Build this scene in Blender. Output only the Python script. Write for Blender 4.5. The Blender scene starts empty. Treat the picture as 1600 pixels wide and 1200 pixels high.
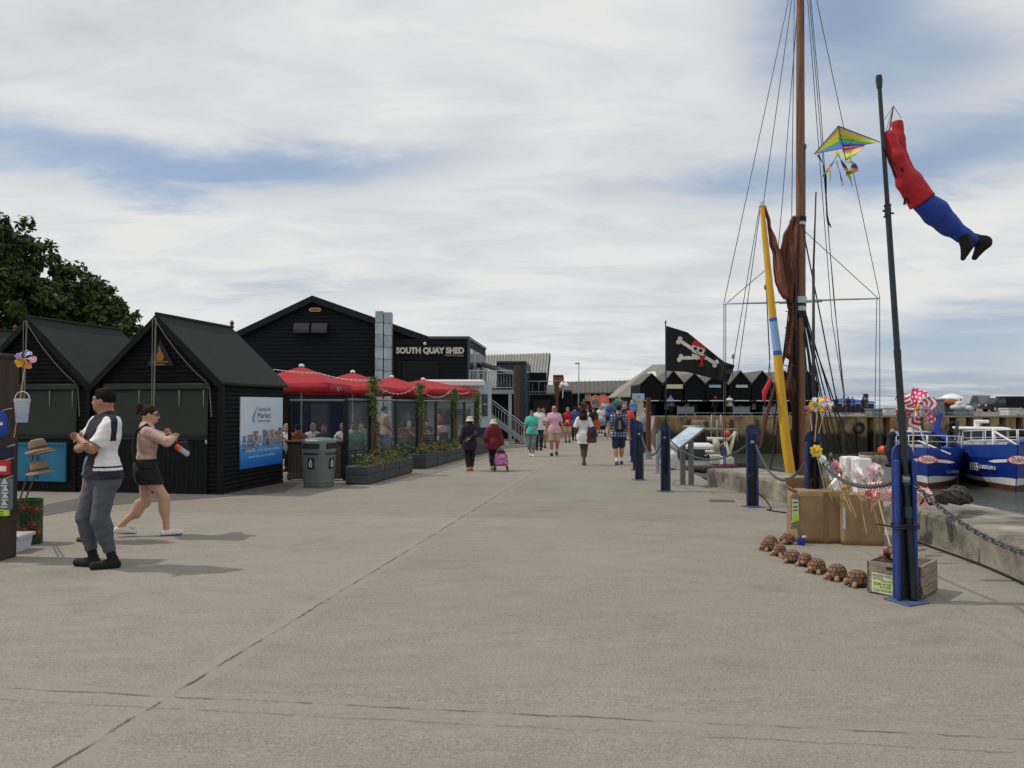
import bpy, math, random
import numpy as np
from mathutils import Vector, Matrix, noise
R = math.radians
C = bpy.context.scene.collection
S = bpy.context.scene
# ------------------------------------------------------------------ camera
F = 1210.0; CAMZ = 1.53; PITCH = math.atan(32/F); SLOPE = 0.0105
cd = bpy.data.cameras.new('camera'); cam = bpy.data.objects.new('camera', cd); C.objects.link(cam)
cd.sensor_width = 36; cd.lens = 36*F/1600; cd.clip_start = .05; cd.clip_end = 8000
cam.location = (0, 0, CAMZ); cam.rotation_euler = (R(90)+PITCH, 0, 0)
S.camera = cam
# ------------------------------------------------------------------ light
SUN_EL, SUN_AZ = 52, -84          # azimuth measured from +Y towards +X
w = bpy.data.worlds.new('World'); S.world = w; w.use_nodes = True
nt = w.node_tree; N = nt.nodes; L = nt.links; N.clear()
def nd(t, **k):
    n = N.new(t)
    for a, b in k.items(): setattr(n, a, b)
    return n
def mth(op, a, b=None, c=None, clamp=False):
    n = nd('ShaderNodeMath', operation=op, use_clamp=clamp)
    for i, v in enumerate((a, b, c)):
        if v is None: continue
        if hasattr(v, 'is_linked'): L.new(v, n.inputs[i])
        else: n.inputs[i].default_value = v
    return n.outputs[0]
out = nd('ShaderNodeOutputWorld'); bg = nd('ShaderNodeBackground'); bg.inputs[1].default_value = .1
L.new(bg.outputs[0], out.inputs[0])
sky = nd('ShaderNodeTexSky', sky_type='NISHITA', sun_disc=False, sun_elevation=R(SUN_EL), sun_rotation=R(SUN_AZ),
         air_density=1.0, dust_density=1.2, ozone_density=1.6)
tc = nd('ShaderNodeTexCoord'); sp = nd('ShaderNodeSeparateXYZ'); L.new(tc.outputs['Generated'], sp.inputs[0])
az = mth('ARCTAN2', sp.outputs[0], sp.outputs[1])
el = mth('ARCSINE', sp.outputs[2])
# cloud plane coordinates give streaks that flatten towards the horizon
zc = mth('ADD', mth('MAXIMUM', sp.outputs[2], 0.0), .12)
u = mth('DIVIDE', sp.outputs[0], zc); v = mth('DIVIDE', sp.outputs[1], zc)
cb = nd('ShaderNodeCombineXYZ'); L.new(u, cb.inputs[0]); L.new(v, cb.inputs[1])
def noi(scale, detail, rough, vec, dist=0, mp=None):
    n = nd('ShaderNodeTexNoise'); n.inputs['Scale'].default_value = scale; n.inputs['Detail'].default_value = detail
    n.inputs['Roughness'].default_value = rough; n.inputs['Distortion'].default_value = dist
    if mp:
        m = nd('ShaderNodeMapping'); m.inputs['Scale'].default_value = mp[0]; m.inputs['Rotation'].default_value = mp[1]
        L.new(vec, m.inputs[0]); vec = m.outputs[0]
    L.new(vec, n.inputs['Vector']); return n.outputs[0]
n1 = noi(.55, 9, .56, cb.outputs[0], .9, ((1, 1.6, 1), (0, 0, R(18))))
n2 = noi(1.9, 8, .6, cb.outputs[0], .6, ((1, 1.9, 1), (0, 0, R(-14))))
n3 = noi(.9, 5, .5, cb.outputs[0], .2)
def off(nv, amp): return mth('MULTIPLY', mth('SUBTRACT', nv, .5), amp)
azw = mth('ADD', az, mth('ADD', off(n1, .34), off(n2, .10))); elw = mth('ADD', el, mth('ADD', off(n3, .10), off(n2, .07)))
def blob(px, py, wx, wy, amp, tilt=0.0):
    a0 = math.atan((px-800)/F); e0 = math.atan((600-py)/F*math.cos(a0))+PITCH*math.cos(a0)
    dx = mth('SUBTRACT', azw, a0)
    dy = mth('SUBTRACT', mth('SUBTRACT', elw, e0), mth('MULTIPLY', dx, tilt))
    q = mth('ADD', mth('POWER', mth('DIVIDE', dx, wx/F), 2.0), mth('POWER', mth('DIVIDE', dy, wy/F), 2.0))
    return mth('MULTIPLY', mth('EXPONENT', mth('MULTIPLY', q, -1.0)), amp)
blue = None
for b in [(120, 245, 380, 46, 1.02, .0), (540, 250, 300, 36, .66, .10), (1330, 20, 170, 110, 1.1, .0), (1500, 120, 160, 50, .55, .1),
          (1420, 262, 330, 44, 1.05, .03), (1480, 540, 300, 60, .85, .0), (1430, 610, 520, 26, .6, .0), (1150, 600, 300, 28, .3, .0), (470, 455, 220, 16, .6, .05), (120, 120, 240, 40, .12, .1),
          (850, 330, 300, 16, .18, .15), (1560, 400, 160, 26, .22, .0)]:
    t = blob(*b); blue = t if blue is None else mth('ADD', blue, t)
blue = mth('ADD', blue, off(n1, .9)); blue = mth('ADD', blue, off(n2, .46))
rmp = nd('ShaderNodeMapRange', interpolation_type='SMOOTHSTEP'); L.new(blue, rmp.inputs[0])
rmp.inputs[1].default_value = .16; rmp.inputs[2].default_value = 1.2; rmp.inputs[3].default_value = 0.0; rmp.inputs[4].default_value = .88
# cloud brightness varies softly
cr = nd('ShaderNodeValToRGB'); L.new(mth('ADD', mth('MULTIPLY', n3, .55), mth('MULTIPLY', n2, .45)), cr.inputs[0])
cr.color_ramp.elements[0].position = .36; cr.color_ramp.elements[0].color = (5.7, 6.15, 6.6, 1)
cr.color_ramp.elements[1].position = .57; cr.color_ramp.elements[1].color = (7.9, 7.95, 7.85, 1)
mx = nd('ShaderNodeMix', data_type='RGBA'); L.new(rmp.outputs[0], mx.inputs[0]); L.new(cr.outputs[0], mx.inputs[6]); skv = nd('ShaderNodeMix', data_type='RGBA', blend_type='MULTIPLY'); skv.inputs[0].default_value = 1; L.new(sky.outputs[0], skv.inputs[6]); skv.inputs[7].default_value = (1.45, 1.5, 1.5, 1); skc = nd('ShaderNodeMix', data_type='RGBA'); skc.inputs[0].default_value = .68; L.new(skv.outputs[2], skc.inputs[6]); skc.inputs[7].default_value = (2.2, 3.15, 4.9, 1); L.new(skc.outputs[2], mx.inputs[7])
L.new(mx.outputs[2], bg.inputs[0])
sd = bpy.data.lights.new('sun', 'SUN'); sun = bpy.data.objects.new('sun', sd); C.objects.link(sun)
sd.energy = 2.2; sd.angle = R(1.5); sd.color = (1, .945, .87)
a, e = R(SUN_AZ), R(SUN_EL)
sun.rotation_euler = Vector((math.sin(a)*math.cos(e), math.cos(a)*math.cos(e), math.sin(e))).to_track_quat('Z', 'Y').to_euler()
S.view_settings.view_transform = 'Standard'; S.view_settings.look = 'None'; S.view_settings.exposure = 0.0; S.view_settings.gamma = 1
S.view_settings.use_curve_mapping = False
S.cycles.max_bounces = 6; S.cycles.transparent_max_bounces = 12
# ------------------------------------------------------------------ pixel <-> place
def gz(y):
    if y < 32: return -SLOPE*max(y, -5)
    if y < 60:
        if y < 40: return -.336
        t = (y-40)/20; t = t*t*(3-2*t); return -.336+t*.95
    return .614
def ray(px, py):
    vx, vz = (px-800)/F, (600-py)/F
    return Vector((vx, math.cos(PITCH)-math.sin(PITCH)*vz, math.sin(PITCH)+math.cos(PITCH)*vz))
def P(px, py, Y):
    d = ray(px, py); return Vector((0, 0, CAMZ))+d*(Y/d.y)
def G(px, py):
    d = ray(px, py); t = CAMZ/(-d.z-SLOPE*d.y); return Vector((d.x*t, d.y*t, CAMZ+d.z*t))
def on(px, Y):
    x = (px-800)/F*Y; return Vector((x, Y, gz(Y)))
# ------------------------------------------------------------------ materials
def mat(name, col, rough=.7, var=.12, scale=6.0, bump=0.0, bscale=40.0, metal=0.0, col2=None, stretch=None, spec=.4, alpha=1.0, detail=5):
    m = bpy.data.materials.new(name); m.use_nodes = True
    t = m.node_tree; b = t.nodes['Principled BSDF']
    b.inputs['Roughness'].default_value = rough; b.inputs['Metallic'].default_value = metal
    b.inputs['Specular IOR Level'].default_value = spec; b.inputs['Alpha'].default_value = alpha
    c = t.nodes.new('ShaderNodeTexCoord'); vec = c.outputs['Object']
    if stretch:
        mp = t.nodes.new('ShaderNodeMapping'); mp.inputs['Scale'].default_value = stretch; t.links.new(vec, mp.inputs[0]); vec = mp.outputs[0]
    n = t.nodes.new('ShaderNodeTexNoise'); n.inputs['Scale'].default_value = scale; n.inputs['Detail'].default_value = detail
    n.inputs['Roughness'].default_value = .62
    t.links.new(vec, n.inputs['Vector'])
    r = t.nodes.new('ShaderNodeValToRGB'); t.links.new(n.outputs[0], r.inputs[0])
    c2 = col2 or col
    r.color_ramp.elements[0].position = .3; r.color_ramp.elements[1].position = .7
    r.color_ramp.elements[0].color = tuple(x*(1-var) for x in col)+(1,)
    r.color_ramp.elements[1].color = tuple(min(1, x*(1+var)) for x in c2)+(1,)
    t.links.new(r.outputs[0], b.inputs['Base Color'])
    if bump:
        n2 = t.nodes.new('ShaderNodeTexNoise'); n2.inputs['Scale'].default_value = bscale; n2.inputs['Detail'].default_value = 4
        t.links.new(vec, n2.inputs['Vector'])
        bp = t.nodes.new('ShaderNodeBump'); bp.inputs['Strength'].default_value = bump; bp.inputs['Distance'].default_value = .02
        t.links.new(n2.outputs[0], bp.inputs['Height']); t.links.new(bp.outputs[0], b.inputs['Normal'])
    return m
M = {}
def mk(name, *a, **k):
    if name not in M: M[name] = mat(name, *a, **k)
    return M[name]
mk('black_board', (.0075, .0078, .009), .75, .45, 5, .3, 60, stretch=(1, 1, 6), spec=.14)
mk('shed_board', (.008, .009, .013), .7, .4, 3, .2, 40, stretch=(.3, 1, 4), spec=.16)
mk('black_trim', (.007, .0075, .009), .65, .35, 8, .2, 50, spec=.15)
mk('felt', (.018, .0235, .0205), .95, .14, 2.2, .5, 220)
mk('blind', (.027, .033, .029), .8, .12, 2.5, .1, 60)
mk('blind_hem', (.022, .025, .027), .7, .15, 6)
mk('rope_pale', (.22, .21, .2), .8)
mk('rope_dark', (.03, .028, .026), .8)
mk('wire', (.07, .065, .065), .5)
mk('galv', (.40, .45, .49), .45, .25, 3, metal=.35)
mk('galv_dark', (.25, .28, .31), .5, .2, 4, metal=.4)
mk('red_canvas', (.33, .010, .018), .78, .14, 3, .1, 30)
mk('sock_red', (.43, .016, .026), .75, .12, 6, .1, 60)
mk('white', (.72, .72, .72), .5, .05)
mk('white_old', (.55, .55, .54), .55, .15, 4)
mk('letter', (.55, .52, .47), .5, .1)
mk('steel_paint', (.2, .22, .25), .5, .15, 4)
mk('wood', (.10, .062, .036), .75, .35, 4, .3, 30, stretch=(6, 6, .6))
mk('wood_fence', (.085, .062, .046), .8, .3, 5, .2, 40, stretch=(5, 5, .6))
mk('wood_pale', (.30, .235, .17), .75, .25, 6, .2, 40, stretch=(1, 1, 1))
mk('crate_wood', (.27, .215, .175), .8, .4, 9, .35, 60, stretch=(1, 1, 5))
mk('stick', (.48, .34, .2), .6, .1)
mk('planter', (.05, .054, .064), .75, .25, 6)
mk('planter_lid', (.075, .078, .088), .7, .25, 6)
mk('bin_grey', (.12, .14, .138), .42, .1, 3)
mk('dark', (.008, .008, .009), .6)
mk('dark_glass', (.006, .007, .008), .2, .1, spec=.15)
mk('blue_paint', (.008, .028, .16), .45, .2, 5, .1, 30, col2=(.012, .04, .21))
mk('blue_worn', (.008, .016, .06), .5, .35, 7, .12, 30, col2=(.012, .026, .095))
mk('blue_plate', (.06, .10, .19), .6, .3, 9)
mk('pole_black', (.012, .016, .02), .4, .3, 5)
mk('teal_band', (.01, .06, .075), .5)
mk('chain', (.12, .125, .13), .45, .25, 20, metal=.7)
mk('card', (.29, .185, .10), .85, .2, 4, .15, 30)
mk('card_tape', (.24, .135, .06), .35, .06)
mk('card_dark', (.17, .105, .055), .85, .12)
mk('terra', (.155, .08, .046), .75, .35, 30, .3, 90, col2=(.23, .125, .075))
mk('terra_line', (.04, .018, .012), .85, .2, 20)
mk('terra_pale', (.34, .18, .11), .7, .2, 20)
mk('concrete_wall', (.15, .132, .108), .92, .5, 2.2, .6, 40, col2=(.24, .215, .175), stretch=(1, 1, 1.4))
mk('concrete_top', (.31, .28, .235), .9, .16, 3, .3, 90)
mk('mast_wood', (.17, .062, .026), .5, .25, 4, .1, 20, col2=(.2, .08, .035), stretch=(6, 6, .7))
mk('sprit_yellow', (.66, .37, .028), .5, .12, 3, stretch=(4, 4, .7))
mk('band_blue', (.23, .40, .68), .55, .08)
mk('band_blue_dark', (.03, .11, .38), .55, .08)
mk('sail', (.135, .052, .034), .9, .3, 3, .4, 20, stretch=(3, 3, .5))
mk('sail_red', (.20, .075, .052), .9, .25, 3, .4, 20, stretch=(3, 3, .5))
mk('boat_blue', (.008, .031, .25), .35, .12, 2)
mk('boat_blue_light', (.022, .07, .33), .35, .1, 2)
mk('boat_white', (.68, .68, .68), .4, .08, 3)
mk('boat_red', (.11, .035, .025), .6, .3, 4)
mk('orange', (.75, .11, .03), .5, .08)
mk('red', (.5, .015, .02), .5, .08)
mk('yellow', (.8, .58, .03), .5, .06)
mk('pink', (.68, .30, .36), .5, .06)
mk('pink_hot', (.60, .03, .13), .5, .06)
mk('purple', (.35, .06, .33), .5, .1)
mk('green', (.10, .36, .06), .5, .06)
mk('lime', (.45, .72, .08), .6, .05)
mk('kblue', (.03, .09, .5), .5, .06)
mk('skyblue', (.26, .48, .66), .5, .06)
mk('cream', (.66, .58, .38), .6, .08)
mk('note', (.62, .66, .42), .8, .05)
mk('ink', (.03, .035, .03), .8)
mk('roof_metal', (.28, .275, .25), .6, .15, 1.2, stretch=(1, 1, 1))
mk('roof_dark', (.10, .093, .083), .8, .25, 2)
mk('roof_tile', (.235, .225, .195), .85, .18, 1.2)
mk('grey_wall', (.13, .12, .105), .85, .2, 2)
mk('rust', (.28, .11, .04), .8, .3, 3)
mk('panel_grey', (.17, .20, .25), .6, .1)
mk('leafy', (.024, .058, .011), .6, .5, 1.6, col2=(.07, .14, .03), spec=.3)
mk('leafy_b', (.10, .105, .025), .6, .5, 2.5, col2=(.16, .10, .035), spec=.3)
mk('tree_leaf', (.016, .036, .008), .6, .55, 3.2, col2=(.042, .075, .016), spec=.3)
mk('bark', (.06, .045, .03), .9, .3, 6)
mk('straw', (.24, .165, .10), .9, .25, 60, .3, 160)
mk('straw_band', (.06, .055, .035), .85)
mk('cyan_panel', (.015, .165, .29), .55, .15, 3)
mk('cyan_frame', (.012, .13, .23), .55, .15, 3)
mk('net', (.05, .042, .034), .95, .5, 14, .6, 40)
mk('navy', (.012, .016, .045), .8, .15)
mk('asphalt', (.11, .102, .092), .92, .14, 3, .25, 260)
def glass(name, col, alpha, rough=.06, spec=.5):
    m = bpy.data.materials.new(name); m.use_nodes = True; t = m.node_tree
    b = t.nodes['Principled BSDF']; b.inputs['Base Color'].default_value = col+(1,); b.inputs['Roughness'].default_value = rough
    b.inputs['Alpha'].default_value = alpha; b.inputs['Specular IOR Level'].default_value = spec
    M[name] = m; return m
glass('screen_glass', (.15, .19, .205), .42)  # pale grey-teal base colour stands in for sky reflected in the panes
glass('screen_navy', (.018, .028, .065), .55)
glass('clear_plastic', (.62, .68, .8), .45, .2)
glass('pane', (.03, .045, .055), .85, .05, .8)
# ------------------------------------------------------------------ mesh helpers
def axes(d):
    d = Vector(d).normalized(); a = Vector((0, 0, 1)) if abs(d.z) < .95 else Vector((0, 1, 0))
    s = d.cross(a).normalized(); return s, s.cross(d).normalized()
class MB:
    def __init__(s): s.v = []; s.f = []; s.m = []
    def add(s, vs, fs, mi=0):
        o = len(s.v); s.v += [Vector(p) for p in vs]
        for k, f in enumerate(fs):
            s.f.append([i+o for i in f]); s.m.append(mi[k] if isinstance(mi, (list, tuple)) else mi)
        return s
    def quad(s, a, b, c, d, mi=0): return s.add([a, b, c, d], [(0, 1, 2, 3)], mi)
    def hexa(s, p, mi=0):   # 4 bottom, 4 top
        return s.add(p, [(3, 2, 1, 0), (4, 5, 6, 7), (0, 1, 5, 4), (1, 2, 6, 5), (2, 3, 7, 6), (3, 0, 4, 7)], mi)
    def box(s, c, size, rz=0, mi=0, rot=None):
        x, y, z = (k/2 for k in size); m = rot or Matrix.Rotation(rz, 3, 'Z'); c = Vector(c)
        return s.hexa([c+m@Vector(p) for p in ((-x,-y,-z),(x,-y,-z),(x,y,-z),(-x,y,-z),(-x,-y,z),(x,-y,z),(x,y,z),(-x,y,z))], mi)
    def bev(s, c, size, b=.01, rz=0, mi=0, rot=None):
        x, y, z = (k/2 for k in size); b = min(b, x*.9, y*.9, z*.9); m = rot or Matrix.Rotation(rz, 3, 'Z'); c = Vector(c)
        def ring(dx, dy, zz): # chamfered rectangle, 8 verts
            X, Y = x-dx, y-dy
            return [(X-b,-Y,zz),(X,-Y+b,zz),(X,Y-b,zz),(X-b,Y,zz),(-X+b,Y,zz),(-X,Y-b,zz),(-X,-Y+b,zz),(-X+b,-Y,zz)]
        rings = [ring(b, b, -z), ring(0, 0, -z+b), ring(0, 0, z-b), ring(b, b, z)]
        return s.loft([[c+m@Vector(p) for p in r] for r in rings], mi)
    def loft(s, rings, mi=0, caps=True, closed=True):
        n = len(rings[0]); vs = [p for r in rings for p in r]; fs = []
        for i in range(len(rings)-1):
            for j in range(n if closed else n-1):
                k = (j+1) % n; fs.append((i*n+j, i*n+k, (i+1)*n+k, (i+1)*n+j))
        if caps: fs.append(tuple(range(n-1, -1, -1))); fs.append(tuple(range((len(rings)-1)*n, len(rings)*n)))
        return s.add(vs, fs, mi)
    def tube(s, pts, r, n=6, mi=0, caps=True):
        pts = [Vector(p) for p in pts]; rings = []
        s0 = None
        for i, p in enumerate(pts):
            d = (pts[min(i+1, len(pts)-1)]-pts[max(i-1, 0)])
            if d.length < 1e-9: d = Vector((0, 0, 1))
            if s0 is None: a, b = axes(d)
            else:
                a = (s0-d.normalized()*s0.dot(d.normalized()))
                a = a.normalized() if a.length > 1e-6 else axes(d)[0]; b = a.cross(d.normalized())
            s0 = a; q = r[i] if isinstance(r, (list, tuple)) else r
            rings.append([p+(a*math.cos(t)+b*math.sin(t))*q for t in [2*math.pi*k/n for k in range(n)]])
        return s.loft(rings, mi, caps)
    def lathe(s, prof, c=(0, 0, 0), n=16, mi=0, sx=1, sy=1, caps=True):
        c = Vector(c)
        return s.loft([[c+Vector((r*sx*math.cos(2*math.pi*k/n), r*sy*math.sin(2*math.pi*k/n), z)) for k in range(n)] for r, z in prof], mi, caps)
    def prism(s, poly, o, ex, ey, ez, th, mi=0):
        o, ex, ey, ez = Vector(o), Vector(ex), Vector(ey), Vector(ez)
        a = [o+ex*x+ey*y for x, y in poly]; b = [p+ez*th for p in a]; n = len(poly)
        return s.add(a+b, [tuple(range(n-1, -1, -1)), tuple(range(n, 2*n))]+[(i, (i+1) % n, n+(i+1) % n, n+i) for i in range(n)], mi)
    def patch(s, fn, nu, nv, mf=None, mi=0):
        vs = [fn(i/nu, j/nv) for i in range(nu+1) for j in range(nv+1)]; fs = []; ms = []
        for i in range(nu):
            for j in range(nv):
                a = i*(nv+1)+j; fs.append((a, a+nv+1, a+nv+2, a+1)); ms.append(mf((i+.5)/nu, (j+.5)/nv) if mf else mi)
        return s.add(vs, fs, ms)
    def ball(s, c, r, n=10, mi=0, sc=(1, 1, 1)):
        c = Vector(c); m = max(4, n//2)
        return s.loft([[c+Vector((r*sc[0]*math.sin(a)*math.cos(2*math.pi*k/n), r*sc[1]*math.sin(a)*math.sin(2*math.pi*k/n), -r*sc[2]*math.cos(a))) for k in range(n)]
                       for a in [math.pi*(.02+.96*i/m) for i in range(m+1)]], mi)
    def build(s, name, mats, parent=None, world=True, smooth=False, thick=0, recalc=True):
        if not isinstance(mats, (list, tuple)): mats = [mats]
        me = bpy.data.meshes.new(name); off = Vector((0, 0, 0))
        if parent is not None and world:
            q = parent
            while q is not None: off = off+q.location; q = q.parent
        me.from_pydata([tuple(p-off) for p in s.v], [], s.f)
        for k in mats: me.materials.append(M[k] if isinstance(k, str) else k)
        me.polygons.foreach_set('material_index', s.m)
        if recalc:
            import bmesh
            bm = bmesh.new(); bm.from_mesh(me); bmesh.ops.recalc_face_normals(bm, faces=bm.faces); bm.to_mesh(me); bm.free()
        if smooth:
            me.polygons.foreach_set('use_smooth', [True]*len(me.polygons))
            if smooth != 'all': me.set_sharp_from_angle(angle=R(38))
        me.update()
        o = bpy.data.objects.new(name, me); C.objects.link(o)
        if parent is not None: o.parent = parent
        if thick:
            md = o.modifiers.new('thickness', 'SOLIDIFY'); md.thickness = thick; md.offset = 0
        return o
def tag(o, label=None, cat=None, group=None, kind=None):
    if label: o['label'] = label
    if cat: o['category'] = cat
    if group: o['group'] = group
    if kind: o['kind'] = kind
    return o
def thing(name, label, cat, loc=(0, 0, 0), rz=0, group=None):
    o = bpy.data.objects.new(name, None); C.objects.link(o); o.location = loc; o.rotation_euler = (0, 0, rz); o.empty_display_size = .2
    return tag(o, label, cat, group)
def copy_tree(o, loc=None, rz=None, label=None, group=None, parent=None):
    c = o.copy(); C.objects.link(c)
    if parent is not None: c.parent = parent
    if loc is not None: c.location = loc
    if rz is not None: c.rotation_euler = (0, 0, rz)
    if label: c['label'] = label
    if group: c['group'] = group
    for ch in o.children: copy_tree(ch, parent=c)
    return c
def text(body, o, ex, ey, width, height, m, parent, name='lettering', depth=.01, bold=0.0):
    """lettering as mesh: o = lower left corner, ex / ey unit vectors of the writing plane (world)"""
    cu = bpy.data.curves.new(name, 'FONT'); cu.body = body; cu.size = 1; cu.extrude = 0; cu.offset = bold; cu.resolution_u = 3
    t = bpy.data.objects.new(name, cu); C.objects.link(t); bpy.context.view_layer.update()
    me = bpy.data.meshes.new_from_object(t); C.objects.unlink(t); bpy.data.objects.remove(t); bpy.data.curves.remove(cu)
    co = np.empty(len(me.vertices)*3, 'f'); me.vertices.foreach_get('co', co); co = co.reshape(-1, 3)
    lo, hi = co.min(0), co.max(0); sx = width/(hi[0]-lo[0]); sy = height/(hi[1]-lo[1])
    o, ex, ey = Vector(o), Vector(ex).normalized(), Vector(ey).normalized(); ez = ex.cross(ey)
    b = MB(); n = len(co)
    base = [o+ex*((c[0]-lo[0])*sx)+ey*((c[1]-lo[1])*sy) for c in co]
    fs = [tuple(p.vertices) for p in me.polygons]
    ed = {}
    for f in fs:
        for i in range(len(f)):
            k = (f[i], f[(i+1) % len(f)])
            if (k[1], k[0]) in ed: ed.pop((k[1], k[0]))
            else: ed[k] = 1
    b.add(base+[p+ez*depth for p in base], [tuple(i+n for i in f) for f in fs]+[(a, c, c+n, a+n) for a, c in ed])
    return b.build(name, m, parent, recalc=False)
def lap_rows(b, xl, xr, z0, z1, pitch, o, ex, en, lap=.018, mi=0, log=False):
    """overlapping boards on the plane o + ex*x + up*z, facing en; xl(z), xr(z) bound each row"""
    o, ex, en = Vector(o), Vector(ex), Vector(en); up = Vector((0, 0, 1)); z = z0
    while z < z1-1e-4:
        t = min(z+pitch, z1)
        prof = [(z, lap), (t, 0)] if not log else [(z+(t-z)*k/4, lap*math.sin(math.pi*k/4)**.6 if 0 < k < 4 else 0.0) for k in range(5)]
        pr = [(zz, oo) for zz, oo in prof if xr(zz)-xl(zz) > .01]
        if len(pr) < 2: break
        ring = [(o+ex*xl(zz)+up*zz+en*oo, o+ex*xr(zz)+up*zz+en*oo) for zz, oo in pr]
        if not log: ring = [(o+ex*xl(z)+up*z, o+ex*xr(z)+up*z)]+ring
        for k in range(len(ring)-1): b.quad(ring[k][0], ring[k][1], ring[k+1][1], ring[k+1][0], mi)
        for side in (0, 1):      # close the board ends
            b.add([q[side] for q in ring], [tuple(range(len(ring)))] if len(ring) > 2 else [], mi)
        z = t
    return b
def catenary(a, b, sag, n=24):
    a, b = Vector(a), Vector(b)
    return [a.lerp(b, i/n)-Vector((0, 0, sag*4*(i/n)*(1-i/n))) for i in range(n+1)]
def rope(name, pts, r, m, parent=None, n=5): return MB().tube(pts, r, n).build(name, m, parent, smooth='all')
def railing(b, pts, h, r=.02, bal=.13, mi=0, mid=True, posts=True):
    up = Vector((0, 0, 1))
    for i in range(len(pts)-1):
        p, q = Vector(pts[i]), Vector(pts[i+1]); b.tube([p+up*h, q+up*h], r*1.2, 6, mi); b.tube([p+up*.1, q+up*.1], r*.8, 5, mi)
        if mid: b.tube([p+up*(h-.13), q+up*(h-.13)], r*.8, 5, mi)
        k = max(1, int((q-p).length/bal))
        for j in range(k+1):
            c = p.lerp(q, j/k); end = j in (0, k); b.tube([c+up*(0 if end else .1), c+up*(h if end else h-.13)], r*(1.3 if end else .5), 5, mi)
    return b
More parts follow.
